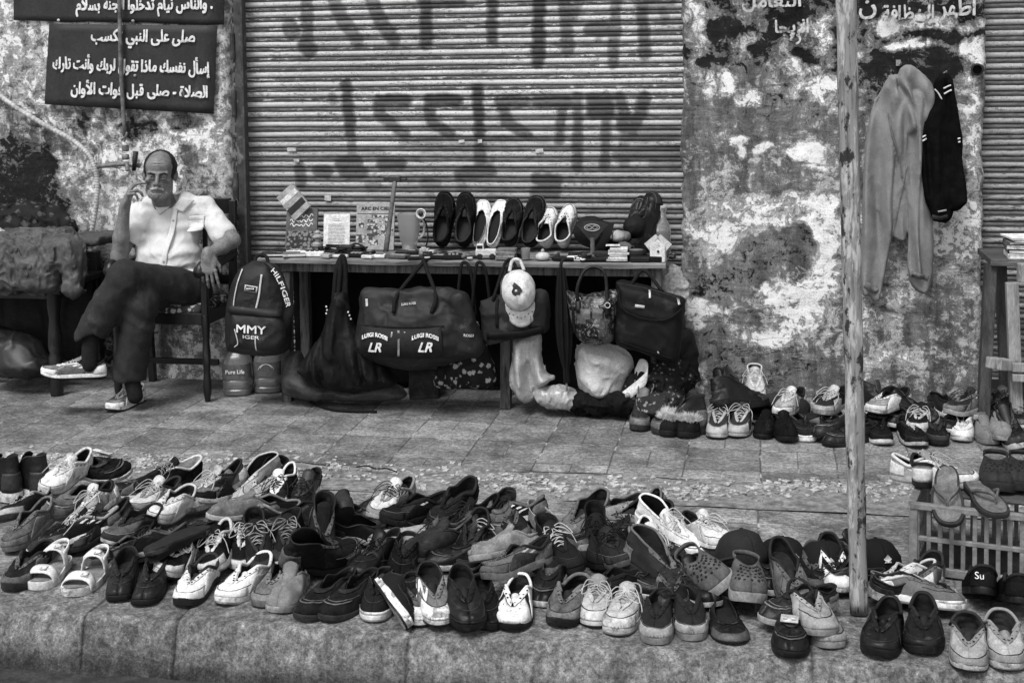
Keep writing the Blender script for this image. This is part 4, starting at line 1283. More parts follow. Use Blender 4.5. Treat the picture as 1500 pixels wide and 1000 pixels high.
def fur_slipper(label, u, v, head, pitch=0, roll=0, z=0.0, side=1, group='worn shoes laid out for sale'):
    ls = Last(side=side, seed=3, L=0.26, toe='round', st=0.024, toebox=0.055, op=(0.03, 0.62), opw=(.034, .036, .03), zc=(0.07, 0.06, 0.078, 0.085))
    root = thing('fur_slipper', label, 'slipper', group=group)
    def put(mb, nm, mat, th=None, off=-1):
        o = mb.build(nm, mat, root, True); centre(o, ls.L)
        if th: solidify(o, th, off)
        return o
    autosmooth(put(ls.sole_mb(), 'sole', gm('rubber', 0.02)), 50)
    put(ls.upper_mb(), 'upper', gm('suede', 0.022), 0.004)
    m = MB(); R2 = np.random.default_rng(9)
    for h0, amin, amax, num in ((1.0, -np.pi, np.pi, 2600), (0.66, -1.3, 1.3, 1500)):
        for k in range(num):
            a = amin + (amax - amin) * R2.random()
            p = ls.pt(np.array([a]), np.array([min(1, h0 + 0.06 * R2.normal())]), np.array([0.002]))[0]
            d = np.array([0.6 * R2.normal() + 0.2 * math.cos(a), 0.7 * R2.normal() + 0.6 * math.sin(a), 0.8]); d /= np.linalg.norm(d)
            ln = 0.022 + 0.020 * R2.random()
            q = R2.normal(0, 1, 3); q = np.cross(q, d); q *= 0.0016 / (np.linalg.norm(q) + 1e-9)
            m.add([p - q, p + q, p + d * ln + R2.normal(0, .003, 3)], [(0, 1, 2)])
    put(m, 'fur_trim', gm('fur', 0.62))
    place(root, u, v, head, pitch, roll, z); SHOES.append(root)
    return root

def cap_hat(label, u, v, head, g=0.05, z=0.0, pitch=0, roll=0, brim_g=None, patch=True, group=None, at=None, name='baseball_cap', squash=1.0):
    root = thing(name, label, 'cap', group=group)
    n, mlt = 48, 16
    P = np.zeros((mlt, n + 1, 3))
    for i in range(mlt):
        t = i / (mlt - 1) * math.pi / 2
        for j in range(n + 1):
            a = 2 * math.pi * j / n
            seam = 1 - 0.012 * math.exp(-(math.cos(3 * a) / 0.1) ** 2)
            r = math.cos(t) ** 0.75
            P[i, j] = (0.098 * r * math.cos(a) * seam, 0.080 * r * math.sin(a) * seam, 0.115 * squash * math.sin(t) * (1 - 0.12 * max(0, -math.cos(a))))
    P += 0.006 * (fbm(P * 30, 3)[..., None] - 0.5) * 2
    m = MB(); m.grid(P)
    cm = gm('canvas', g)
    solidify(m.build('crown', cm, root, True), 0.003, -1)
    k = np.linspace(-1, 1, 17); V = []
    for t in np.linspace(0, 1, 7):
        V.append([(0.098 * math.cos(x * 0.95) + 0.075 * t * math.cos(x * 0.95) ** 0.5, (0.080 + 0.004 * t) * math.sin(x * 0.95) / math.sin(0.95) * 0.86, -0.012 * x * x * t * 2 + 0.006 - 0.012 * t) for x in k])
    br = MB(); br.grid(np.array(V))
    solidify(br.build('brim', gm('canvas', brim_g if brim_g is not None else g * 0.8), root, True), 0.003, 0)
    MB().lathe([(0.008, 0.0), (0.006, 0.004), (0.002, 0.006)], (0, 0, 0.113 * squash), 10).build('button', cm, root, True)
    if patch:
        p = MB()
        p.add([(0.088, -0.014, 0.055), (0.0945, 0.0, 0.045), (0.088, 0.014, 0.055), (0.0885, 0.0, 0.07)], [(0, 1, 2, 3)])
        p.add([(0.091, -0.011, 0.048), (0.091, 0.011, 0.048), (0.0915, 0.012, 0.044), (0.0915, -0.012, 0.044)], [(3, 2, 1, 0)])
        q = p.build('badge', gm('white', 0.6), root); q.location = (0.006, 0, 0)
    if at is None: place(root, u, v, head, pitch, roll, z)
    return root
# ------------------------------------------------------------------ the shoes, one by one (toe and heel surveyed on the photograph)
def lay(root, toe, heel, z=0.0, hz=0.075, L=0.285, pitch=0.0, roll=0.0):
    T = onZ(toe[0], toe[1], z + 0.01); H = onZ(heel[0], heel[1], z + hz)
    d = T - H; d[2] = 0; d /= np.linalg.norm(d)
    c = T - d * L / 2
    root.location = (c[0], c[1], z)
    root.rotation_euler = (Matrix.Rotation(math.atan2(d[1], d[0]), 4, 'Z') @ Matrix.Rotation(math.radians(-pitch), 4, 'Y') @ Matrix.Rotation(math.radians(roll), 4, 'X')).to_euler()

KG = 'worn shoes spread along the kerb'
WG = 'worn shoes in the row by the pillar'
def A(style, label, toe, heel, g=0.05, z=0.0, hz=0.075, pitch=0, roll=0, **k):
    k.setdefault('group', KG)
    if style == 'clog': r = clog(label, 0, 900, 0, g, group=k['group'], side=k.get('side', 1), rim=k.get('rim'))
    elif style == 'sandal': k2 = {a: b for a, b in k.items()}; r = sandal(label, 0, 900, 0, g, **k2)
    elif style == 'flipflop': r = flipflop(label, 0, 900, 0, g, **k)
    elif style == 'fur': r = fur_slipper(label, 0, 900, 0, group=k['group'], side=k.get('side', 1))
    else: r = shoe(style, label, 0, 900, 0, g, at=1, **k)
    if z > .012 and roll == 0 and k['group'] == KG and 'extra' not in k and toe[1] < 880:      # tossed on to the pile
        q = random.Random(label); roll, pitch = q.uniform(-20, 20), pitch + q.uniform(-16, 8)
        j = q.uniform(-14, 14); heel = (heel[0] + j * .8, heel[1] + j * .35)
    lay(r, toe, heel, z, hz, k.get('L') or {'clog': .265, 'sandal': .26, 'flipflop': .265, 'fur': .26, 'flat': .25}.get(style, .285), pitch, roll)
    return r

def letter_extra(txt, size, loc, rot, g=0.6, name='letter'):
    def f(ls, put, root):
        text_mesh(name, txt, size, gm('white', g), root, loc, rot)
    return f

def letter_patch(txt, a0, a1, h0, h1, g=.62, name='letter_mark'):
    "a letter sewn on the side of the shoe, following its surface"
    def f(ls, put, root):
        o = text_mesh('x', txt, 1, gm('white', g), None, bold=.035, depth=.0)
        V = np.array([v.co[:] for v in o.data.vertices]); lo, hi = V.min(0), V.max(0)
        s_, t_ = (V[:, 0] - lo[0]) / (hi[0] - lo[0]), (V[:, 1] - lo[1]) / (hi[1] - lo[1])
        P = ls.pt(a0 + (a1 - a0) * s_, h0 + (h1 - h0) * t_, .0052 + 0 * s_)
        P[:, 0] -= ls.L / 2
        F = [tuple(p.vertices) for p in o.data.polygons]
        bpy.data.objects.remove(o)
        solidify(mesh(name, P, F, gm('white', g), root, False), .0012, 0)
    return f

# first row on the kerb stones, left to right
A('runner', 'dark sneaker with grey stripes cut by the left edge of the photo', (8, 866), (60, 800), .03, stripe_g=.2, sole=.04, nolace=True, crush=.2)
A('sandal', 'white-strapped buckle sandal with worn grey footbed next to the striped dark sneaker', (48, 862), (98, 790), .55, bed=.2, group=KG)
A('sandal', 'white-strapped buckle sandal with loose heel strap next to the black lace-hole shoes', (108, 872), (156, 798), .6, bed=.19, group=KG, side=-1)
A('derby', 'black lace-hole leather shoe with pale seams right of the white sandals', (168, 880), (205, 775), .014, sole=.02, nolace=True, acc=.03, seed=2.2, crush=.2)
A('derby', 'black lace-hole leather shoe with pale seams touching the white sneakers', (214, 886), (252, 778), .014, sole=.02, nolace=True, acc=.03, seed=3.1, crush=.1, side=-1)
A('runner', 'white leather sneaker without laces, left one of the pair in the front row', (262, 889), (318, 806), .62, sole=.03, acc=.55, stripes=3, stripe_g=.3, nolace=True, seed=4.5, crush=.25)
A('runner', 'white leather sneaker without laces, right one of the pair in the front row', (330, 887), (394, 808), .64, sole=.6, acc=.58, stripes=2, stripe_g=.35, nolace=True, seed=5.6, crush=.15, side=-1)
A('sneaker', 'grey toe peeping out between white sneaker and pale slip-on', (374, 888), (415, 830), .13, sole=.12, nolace=True, acc=.16)
A('slipon', 'large pale grey canvas slip-on in front of the dark moccasins', (402, 896), (450, 805), .17, kind='canvas', sole=.16, wid=1.15, cap=0, acc=.14, crush=.5, open_=1.25, seed=7.3)
A('loafer', 'dark moccasin with stitched strap beside the pale canvas slip-on', (434, 906), (505, 838), .022, kind='suede', sole=.05, wid=1.05)
A('loafer', 'dark moccasin with stitched strap beside the black white-soled plimsoll', (480, 909), (548, 832), .024, kind='suede', sole=.06, wid=1.05, side=-1)
A('canvas', 'black plimsoll with white sole lying flat in the front row', (540, 908), (562, 838), .014, sole=.62, cap=0, nolace=True, crush=.2)
A('canvas', 'black plimsoll tipped on its side showing its white sole edge', (584, 903), (560, 838), .014, sole=.66, cap=0, nolace=True, z=.045, roll=-62, seed=3.3)
A('canvas', 'white rubber toe of the sneaker under the one lettered N', (612, 916), (604, 835), .10, sole=.6, cap=.55, nolace=True, seed=8.1)
A('canvas', 'grey sneaker lettered N with white toe cap', (640, 906), (622, 818), .15, sole=.62, cap=.52, nolace=True, z=.035, pitch=-8, seed=6.2, open_=1.3, crush=.3,
  extra=letter_patch('N', -1.42, -.70, .50, .95))
A('canvas', 'black laceless shoe standing over its mate right of the sneaker lettered N', (684, 912), (668, 806), .012, kind='leather', sole=.015, cap=0, nolace=True, z=.04, wid=1.12, pitch=-8, seed=2.9)
A('canvas', 'black shoe half hidden under its upright laceless mate', (712, 921), (700, 832), .015, kind='suede', sole=.014, cap=0, nolace=True)
A('sneaker', 'black sneaker with white creased toe panel in the front row', (742, 922), (768, 836), .012, kind='leather', sole=.015, acc=.62, cap=.85, counter=0, nolace=True, wid=1.12, crush=.5)
A('runner', 'worn grey sneaker with thick black sole and gaping throat', (812, 918), (860, 826), .10, sole=.02, acc=.13, nolace=True, wid=1.08, crush=.5, open_=1.4)
A('canvas', 'pale grey canvas shoe with looped lace, left one of its pair', (862, 916), (888, 838), .36, sole=.42, cap=.4, L=.25, lace=.5, crush=.3)
A('canvas', 'pale grey canvas shoe with a lace trailing on the kerb', (906, 928), (930, 846), .38, sole=.45, cap=.4, L=.25, lace=.55, crush=.3, side=-1)
A('canvas', 'dark worn shoe with grey rubber toe, left of its pair in the middle front row', (953, 941), (974, 846), .030, sole=.17, cap=.35, acc=.05, nolace=True, crush=.5, seed=9.2)
A('canvas', 'dark worn shoe with grey rubber toe and a metal ring, right of its pair', (1022, 936), (996, 842), .028, sole=.17, cap=.3, nolace=True, crush=.4, seed=4.9, side=-1)
A('flat', 'black round-toed flat with a small bow below the clogs', (1068, 941), (1060, 866), .018, sole=.02, wid=1.12, L=.26, cap=.5, acc=.07,
  extra=lambda ls, put, root: put(MB().tube(smooth_path([(.2, -.02, .045), (.215, -.03, .052), (.215, -.012, .046), (.205, 0, .044), (.215, .014, .047), (.212, .03, .052), (.2, .018, .045)], 5), .004, 6), 'bow', gm('leather', .012)))
A('loafer', 'black loafer with a metal buckle at the front edge of the kerb', (1150, 962), (1162, 886), .011, sole=.012, wid=1.05, crush=.3,
  extra=lambda ls, put, root: put(MB().box((.17, .0, .074), (.028, .05, .004), RY(math.radians(22))).box((.172, .012, .077), (.012, .012, .004)).box((.172, -.012, .077), (.012, .012, .004)), 'buckle', gm('metal', .45)))
A('sneaker', 'pale scuffed sole edge sticking out beneath the blotchy grey shoe', (1218, 950), (1176, 862), .16, sole=.2, nolace=True, acc=.2)
A('sneaker', 'blotchy light grey casual shoe left of the wooden pole', (1206, 932), (1150, 830), .24, kind='canvas', sole=.22, z=.035, acc=.28, nolace=True, wid=1.08, crush=.5, open_=1.25, cap=.5)
A('runner', 'glossy black sneaker right of the pole, left one of the pair', (1278, 962), (1312, 868), .012, kind='leather', sole=.02, nolace=True, acc=.02, stripe_g=.04, wid=1.12, open_=1.2)
A('runner', 'glossy black sneaker right of the pole, right one of the pair', (1358, 960), (1350, 866), .012, kind='leather', sole=.02, nolace=True, acc=.018, stripe_g=.05, wid=1.12, side=-1, open_=1.2)
A('sneaker', 'pale worn-out shoe with open throat in the bottom right corner, left of its pair', (1414, 984), (1422, 878), .30, kind='canvas', sole=.36, nolace=True, acc=.2, crush=.5, open_=1.5)
A('sneaker', 'pale worn-out shoe with torn tongue cut by the right edge', (1484, 982), (1456, 876), .33, kind='canvas', sole=.4, nolace=True, acc=.22, crush=.5, open_=1.5, side=-1)
A('sneaker', 'black shoe marked with a white S behind the pale worn-out shoe', (1436, 842), (1442, 880), .012, sole=.014, nolace=True, hz=.05, z=.02, pitch=-22, acc=.014,
  extra=letter_extra('Su', .03, (-.145, .012, .05), (math.radians(80), 0, math.radians(-90)), .6, 'letter_mark'))
A('sneaker', 'plain black shoe behind the torn-tongue shoe at the right edge', (1478, 852), (1490, 890), .012, sole=.014, nolace=True, hz=.05, z=.02, pitch=-22, acc=.014)
A('canvas', 'grey sneaker with white sole lying sideways under the crate', (1412, 892), (1352, 850), .12, sole=.6, cap=0, nolace=True, z=.02, roll=-14, open_=1.3)
# second row
A('sneaker', 'grey suede shoe seen from the side at the left edge', (8, 800), (92, 738), .085, sole=.11, nolace=True, acc=.11, cap=.3, z=.02)
A('loafer', 'grey perforated slip-on pointing left below the three-striped sneaker', (58, 760), (156, 700), .10, kind='suede', sole=.07, z=.04, open_=.9, L=.30)
A('sneaker', 'dark shoe with a white tongue at the left edge under the black boots', (2, 770), (52, 728), .03, sole=.03, nolace=True, acc=.3, z=.03)
A('boot', 'black leather boot standing at the far left of the spread', (2, 712), (30, 665), .013, z=.0, hz=.16, side=1)
A('boot', 'second black boot, cut by the left frame edge', (-45, 716), (-12, 668), .013, z=.0, hz=.16, side=-1)
A('runner', 'white sneaker with three black stripes resting on the pile', (58, 716), (118, 668), .6, sole=.55, stripes=3, stripe_g=.015, acc=.5, z=.075, lace=.55, cap=.2)
A('loafer', 'limp black suede slipper dumped behind the three-striped sneaker', (192, 694), (128, 668), .014, kind='suede', z=.06, roll=25, crush=.8)
A('runner', 'grey and white running shoe with laces in the left part of the pile', (112, 768), (192, 706), .26, sole=.4, acc=.5, stripes=2, z=.035, lace=.5)
A('runner', 'off-white running shoe with dark collar near the left middle', (186, 756), (242, 704), .45, sole=.5, acc=.2, stripes=3, stripe_g=.1, z=.05, crush=.2, lace=.45)
A('sneaker', 'white scuffed sneaker pointing left behind the sole-up black shoe', (218, 768), (276, 718), .55, sole=.55, acc=.45, z=.04, nolace=True, cap=.2)
A('sneaker', 'black sneaker with a white padded collar at the back of the pile', (196, 716), (262, 676), .02, sole=.03, inner=.5, acc=.02, z=.055, lace=.3)
A('sneaker', 'dark sneaker with loose pale lace at the back of the pile', (270, 734), (328, 690), .07, sole=.3, acc=.35, z=.05, lace=.6)
A('sneaker', 'charcoal sneaker with long dark laces between sandals and running shoe', (92, 796), (188, 748), .05, sole=.06, acc=.06, z=.03, lace=.02)
A('sneaker', 'grey low shoe with torn toe above the white sandals', (150, 800), (190, 748), .08, sole=.42, acc=.06, z=.035, nolace=True)
A('flat', 'black shoe turned sole up across the lace-hole shoes', (300, 762), (205, 800), .014, sole=.03, z=.13, roll=172, L=.28, hz=.02)
A('slipon', 'grey suede slip-on lying behind the sole-up shoe', (302, 764), (388, 726), .14, sole=.35, z=.05, cap=0, acc=.1, crush=.6)
A('hightop', 'pale high-top with black lining, left one at the back', (322, 734), (350, 686), .34, sole=.4, inner=.012, acc=.4, z=.02, hz=.12, nolace=True, crush=.4)
A('hightop', 'pale high-top with black lining, right one at the back', (350, 738), (374, 692), .3, sole=.4, inner=.012, acc=.38, z=.02, hz=.12, nolace=True, crush=.4)
A('sneaker', 'small dark shoe with a white heel patch right of the pale high-tops', (396, 744), (416, 700), .025, sole=.5, acc=.6, z=.04, crush=.4)
A('canvas', 'tall dark shoe propped heel up at the back of the pile', (474, 752), (490, 690), .055, sole=.05, z=.06, pitch=-42, cap=.3, acc=.06, lace=.5, hz=.2)
A('slipon', 'long black slip-on with pale sole edge below the propped-up shoe', (438, 768), (532, 736), .016, sole=.5, z=.035, cap=0, acc=.02)
A('runner', 'white and grey sneaker with dark collar at the top of the pile', (540, 758), (596, 694), .5, sole=.4, inner=.02, acc=.2, z=.07, lace=.08, crush=.3)
A('runner', 'dark sneaker with pale seams lying across the middle back', (556, 768), (648, 720), .022, sole=.03, acc=.03, stripes=1, stripe_g=.5, z=.055, nolace=True)
A('runner', 'dark sneaker with thin pale stripes at the back right of the middle', (628, 764), (676, 716), .025, sole=.03, stripes=4, stripe_g=.3, acc=.02, z=.055, nolace=True)
A('loafer', 'black shoe with pale sole rim tucked under the seamed sneaker', (600, 780), (560, 756), .014, sole=.4, z=.02)
A('flat', 'pale worn sole turned up in the middle of the pile', (545, 790), (610, 770), .2, sole=.27, z=.09, roll=168, hz=.02)
A('boot', 'dark suede ankle boot lying in the centre of the pile', (470, 826), (462, 762), .024, kind='suede', sole=.03, z=.03, hz=.14, crush=.6, L=.27)
A('boot', 'second dark suede boot facing right in the centre of the pile', (525, 812), (470, 795), .022, kind='suede', sole=.03, z=.03, roll=30, crush=.6)
A('derby', 'black laced shoe behind the dark moccasins', (515, 846), (560, 788), .012, sole=.02, z=.035, lace=.02)
A('canvas', 'black high-heeled plimsoll behind the tipped white-soled one', (580, 850), (594, 778), .010, kind='suede', sole=.012, z=.03, nolace=True, cap=0)
A('slipon', 'grey slip-on with turned flap behind the sneaker lettered N', (588, 812), (656, 768), .055, sole=.12, z=.045, crush=.6, acc=.05)
A('sneaker', 'dark sneaker with white ribbed edge beside the flap slip-on', (640, 784), (706, 744), .018, sole=.5, acc=.02, z=.04, crush=.3)
A('loafer', 'brownish grey round-toed loafer at the back, left of the ballet flats', (718, 780), (748, 724), .085, kind='suede', sole=.07, z=.045, wid=1.1, crush=.7, open_=1.2)
A('flat', 'grey ballet flat on top of its mate at the back', (818, 780), (774, 722), .12, sole=.1, z=.055, inner=.3)
A('flat', 'grey ballet flat underneath its mate', (800, 796), (764, 748), .10, sole=.1, z=.01, inner=.25)
A('sneaker', 'grey sneaker with gaping mouth right of the ballet flats', (816, 780), (866, 730), .11, sole=.09, acc=.12, z=.04, nolace=True, crush=.5, open_=1.3)
A('runner', 'light running shoe tilted to show its pale sole', (868, 764), (934, 732), .2, sole=.42, z=.06, roll=-35, nolace=True, acc=.2)
A('sneaker', 'white sneaker with thick laces and dark lining in front of the white high-top', (952, 832), (946, 764), .5, sole=.5, acc=.62, inner=.015, z=.045, lace=.62, crush=.2)
A('hightop', 'white high-top sneaker at the back with a round dark opening', (1030, 806), (972, 738), .6, sole=.55, inner=.012, acc=.62, z=.03, hz=.13, lace=.6)
A('sneaker', 'white low sneaker between the white high-top and the flat cap', (1068, 812), (1012, 752), .55, sole=.5, inner=.015, acc=.5, z=.04, lace=.6)
A('hightop', 'black high-top with a white lace loop in the middle of the pile', (842, 842), (818, 770), .013, sole=.03, z=.02, hz=.12, lace=.6, acc=.02)
A('hightop', 'plain black high-top next to the one with the white lace loop', (880, 828), (872, 764), .014, sole=.02, z=.02, hz=.12, lace=.015, acc=.014)
A('sneaker', 'charcoal sneaker with scuffed toe left of the thick-laced white sneaker', (914, 838), (896, 782), .035, sole=.08, acc=.05, z=.03, lace=.03)
A('clog', 'dark perforated clog tipped on its edge in the right part of the pile', (1064, 868), (1024, 802), .075, z=.05, roll=35, group=KG, rim=.3)
A('clog', 'dark perforated clog with pale inner rim right of the tipped one', (1104, 886), (1086, 814), .08, z=.045, roll=-6, group=KG, rim=.26, side=-1)
A('sneaker', 'grey nubuck shoe heel up behind the blotchy grey shoe', (1170, 880), (1134, 792), .12, kind='suede', sole=.1, z=.06, pitch=-18, nolace=True, crush=.4, acc=.1)
A('loafer', 'dark strappy shoe with pale edging below the second clog', (1112, 908), (1172, 862), .03, sole=.3, z=.03, crush=.5)
A('slipon', 'pale grey slipper sole leaning in the middle of the pile', (690, 822), (752, 778), .2, sole=.25, z=.06, roll=24, cap=0, acc=.2, crush=.6)
A('runner', 'grey striped sneaker above the white-panelled black sneaker', (708, 850), (782, 794), .1, sole=.12, stripes=3, stripe_g=.45, z=.05, nolace=True, acc=.08)
A('loafer', 'grey buckled shoe behind the grey striped sneaker', (742, 816), (806, 786), .085, sole=.06, z=.03)
A('sneaker', 'white crumpled sneaker right of the pole, nearest the pole', (1282, 876), (1326, 824), .55, sole=.5, acc=.5, z=.02, crush=.4, nolace=True)
A('sneaker', 'white sneaker with dark piping in front of the crate', (1330, 880), (1350, 830), .55, sole=.5, acc=.1, z=.02, crush=.3, nolace=True)
A('sneaker', 'black and white sneaker just left of the pole base', (1226, 862), (1222, 796), .02, sole=.5, acc=.6, z=.02, cap=.6, nolace=True)
A('loafer', 'black leather shoe with tongue flap in front of the crate', (1400, 868), (1346, 838), .013, z=.015, crush=.5)
A('hightop', 'dark grey high-top lying left of the clogs', (1012, 860), (988, 802), .045, sole=.05, z=.03, hz=.12, nolace=True, crush=.6)
A('sneaker', 'dark shoe with worn tan-grey toe in front of the pale-collared one', (960, 862), (1004, 832), .05, sole=.08, z=.02, nolace=True)
# shoes half buried in the pile
for st, lb, toe, heel, g, kw in (
    ('derby', 'dark lace-up half buried below the grey perforated slip-on', (40, 812), (110, 770), .03, dict(z=.0)),
    ('sneaker', 'dark shoe squeezed under the charcoal long-laced sneaker', (120, 832), (196, 790), .03, dict(nolace=True)),
    ('runner', 'black sneaker with white collar band between lace-hole shoes and white sneakers', (228, 848), (276, 792), .015, dict(acc=.5, lace=.5, z=.02)),
    ('runner', 'black sneaker with white toggle behind the right white sneaker', (302, 836), (330, 776), .015, dict(acc=.45, z=.03, lace=.5)),
    ('sneaker', 'black and white laced sneaker behind the right white sneaker', (340, 822), (352, 770), .02, dict(acc=.5, z=.03, lace=.6)),
    ('hightop', 'black high-top with white eyelets behind the pale canvas slip-on', (382, 836), (378, 768), .013, dict(z=.03, lace=.4, hz=.12)),
    ('hightop', 'black laced high-top left of the suede ankle boot', (412, 832), (420, 764), .015, dict(z=.03, lace=.3, hz=.12)),
    ('slipon', 'black flat-soled slip-on under the long pale-edged one', (400, 790), (470, 758), .015, dict(z=.015, cap=0)),
    ('loafer', 'dark brownish shoe under the propped-up tall shoe', (380, 776), (450, 742), .03, dict(z=.02)),
    ('sneaker', 'black shoe wedged beneath the dark-collared white and grey sneaker', (520, 790), (570, 760), .014, dict(nolace=True)),
    ('loafer', 'black leather shoe buried beside the pale upturned sole', (620, 826), (680, 792), .012, dict(z=.01)),
    ('sneaker', 'black shoe in the gap behind the upright laceless shoe', (672, 822), (700, 770), .013, dict(z=.03, nolace=True)),
    ('derby', 'black lace-up wedged under the pale slipper sole', (716, 816), (694, 768), .014, dict(z=.01)),
    ('sneaker', 'dark shoe hidden between striped sneaker and black high-top', (800, 850), (796, 800), .03, dict(z=.01, nolace=True)),
    ('runner', 'dark running shoe under the tilted pale-soled one', (850, 796), (924, 766), .03, dict(z=.01, acc=.06)),
    ('loafer', 'black shoe lying under the thick-laced white sneaker', (920, 860), (980, 838), .013, dict(z=.0)),
    ('sneaker', 'grey shoe bottom right of the thick-laced white sneaker', (1000, 834), (968, 790), .06, dict(z=.01, nolace=True)),
    ('derby', 'black lace-up hidden between the clogs and the round-toed flat', (1040, 890), (1030, 850), .012, dict(z=.01)),
    ('loafer', 'black shoe in the gap right of the pale-rimmed clog', (1128, 872), (1120, 812), .014, dict(z=.01)),
    ('sneaker', 'dark shoe buried between the black baseball caps and blotchy shoe', (1184, 866), (1190, 812), .02, dict(z=.0, nolace=True)),
    ('derby', 'black shoe at the foot of the crate by the white sneakers', (1310, 840), (1290, 806), .012, dict(z=.0)),
    ('sneaker', 'dark grey shoe under the grey suede slip-on', (272, 786), (330, 752), .04, dict(z=.0, nolace=True)),
    ('sneaker', 'dark shoe at the back below the white collared black sneaker', (160, 722), (232, 700), .03, dict(z=.0, nolace=True)),
    ('loafer', 'black slip-on at the back under the seamed dark sneaker', (690, 780), (640, 752), .013, dict(z=.0)),
    ('sneaker', 'dark shoe with pale toe rim beside the black flat-soled slip-on', (352, 790), (404, 764), .03, dict(z=.02, sole=.5, nolace=True)),
    ('canvas', 'black plimsoll half under the pale grey canvas shoes', (842, 882), (886, 842), .013, dict(z=.0, cap=0, nolace=True, sole=.02)),
    ('loafer', 'black loafer behind the grey thick-soled sneaker', (786, 888), (800, 838), .013, dict(z=.0)),
    ('sneaker', 'dark grey shoe behind the dark worn pair with rubber toes', (984, 900), (982, 838), .02, dict(z=.0, nolace=True)),
    ('loafer', 'black slip-on tucked under the white scuffed sneaker', (240, 790), (300, 766), .014, dict(z=.0)),
    ('sneaker', 'grey shoe lying behind the grey suede slip-on', (330, 752), (392, 724), .07, dict(z=.03, nolace=True, sole=.3)),
    ('derby', 'black lace-up just left of the propped-up tall shoe', (424, 748), (448, 714), .013, dict(z=.03)),
    ('loafer', 'black shoe heaped between propped-up shoe and dark-collared sneaker', (500, 762), (548, 728), .013, dict(z=.04)),
    ('sneaker', 'dark sneaker with grey sole right below the seamed dark sneaker', (580, 800), (630, 772), .02, dict(z=.02, sole=.2)),
    ('runner', 'black running shoe left of the brownish grey loafer', (690, 768), (716, 738), .014, dict(z=.03, acc=.1)),
    ('sneaker', 'dark shoe between brownish grey loafer and ballet flats', (762, 800), (752, 756), .03, dict(z=.02, nolace=True)),
    ('loafer', 'black slip-on between gaping grey sneaker and tilted runner', (850, 776), (884, 744), .014, dict(z=.03)),
    ('sneaker', 'dark grey sneaker wedged left of the white high-top', (930, 782), (958, 744), .05, dict(z=.03, sole=.3)),
    ('loafer', 'black shoe under the soft grey peaked cap', (1048, 836), (1090, 806), .013, dict(z=.0)),
    ('derby', 'black lace-up under the black badge caps', (1160, 852), (1196, 826), .012, dict(z=.0)),
    ('sneaker', 'dark shoe in the gap above the black lace-hole shoes', (160, 812), (222, 776), .02, dict(z=.03, sole=.35)),
    ('runner', 'black runner with pale lining above the charcoal long-laced sneaker', (60, 800), (130, 764), .02, dict(z=.03, inner=.3)),
    ('loafer', 'black shoe at the back right of the loose-laced dark sneaker', (300, 716), (352, 692), .014, dict(z=.02)),
    ('sneaker', 'grey trainer with dark toe left of the three pale high-top soles', (282, 742), (318, 712), .12, dict(z=.03, acc=.02, sole=.4)),
    ('slipon', 'black slip-on behind the dark moccasins and plimsolls', (500, 872), (536, 824), .012, dict(z=.0, cap=0)),
    ('canvas', 'dark canvas shoe behind the tipped plimsoll', (596, 878), (590, 820), .016, dict(z=.0, cap=0, sole=.03, nolace=True)),
):
    A(st, lb, toe, heel, g, crush=.4, **kw)

# row along the pillar
def W(style, label, toe, heel, g=.05, **k): return A(style, label, toe, heel, g, group=WG, **k)
W('boot', 'small dark ankle boot at the left end of the pillar row', (930, 630), (932, 590), .045, sole=.05, hz=.13, L=.25)
W('boot', 'small dark ankle boot touching the fur-trimmed slippers', (954, 630), (966, 592), .03, sole=.05, hz=.13, L=.25)
W('fur', 'black slipper with white fur trim, left one of the pair', (972, 638), (1000, 596))
W('fur', 'black slipper with white fur trim, right one of the pair', (1006, 641), (1022, 598), side=-1)
W('hightop', 'grey canvas ankle sneaker with pale toe and laces, left one of the pair', (1044, 641), (1052, 596), .06, kind='canvas', sole=.34, cap=.5, acc=.34, lace=.55, hz=.12, L=.26)
W('hightop', 'grey canvas ankle sneaker with pale toe and laces, right one of the pair', (1082, 640), (1086, 594), .06, kind='canvas', sole=.34, cap=.5, acc=.34, lace=.55, hz=.12, L=.26, side=-1)
W('slipon', 'soft black suede slip-on right of the canvas ankle sneakers', (1112, 641), (1132, 596), .013, sole=.012, cap=0, crush=.6)
W('slipon', 'soft black suede slip-on with pointed top left of the white-edged shoe', (1152, 645), (1144, 596), .012, sole=.012, cap=0, crush=.4, z=.01)
W('boot', 'tall black boot lying on the heap behind the ankle sneakers', (1050, 598), (1088, 552), .011, sole=.012, z=.10, hz=.1, roll=30, crush=.5)
W('boot', 'black boot with folded shaft on the heap by the pillar', (1128, 592), (1070, 566), .010, sole=.012, z=.08, hz=.12, roll=-25, crush=.6)
W('hightop', 'grey and white ankle sneaker propped against the pillar', (1104, 586), (1106, 544), .4, sole=.4, acc=.5, inner=.1, z=.085, hz=.1, pitch=-4, lace=.5, crush=.6)
W('sneaker', 'pale laced sneaker on the heap above the black suede slip-ons', (1136, 608), (1160, 576), .28, sole=.4, acc=.45, z=.07, lace=.6)
W('canvas', 'dark shoe with curved white edge left of the pole', (1182, 646), (1164, 604), .02, sole=.62, cap=0, z=.0, nolace=True, crush=.3)
W('loafer', 'dark leather shoe lying sideways just left of the pole', (1192, 640), (1250, 604), .03, z=.02, sole=.02, roll=12)
W('loafer', 'dark leather shoe underneath the sideways one by the pole', (1204, 650), (1256, 622), .022, sole=.02)
W('sneaker', 'dark sneaker on top of the heap left of the pole', (1196, 606), (1222, 574), .04, z=.09, sole=.2, acc=.3)
W('runner', 'dark sneaker with white sole tip right behind the pole', (1292, 652), (1276, 604), .014, sole=.5, nolace=True, acc=.02, stripe_g=.03)
W('runner', 'black runner with pale sole at the front of the pillar row', (1344, 656), (1318, 604), .014, sole=.35, nolace=True, acc=.02, stripe_g=.04)
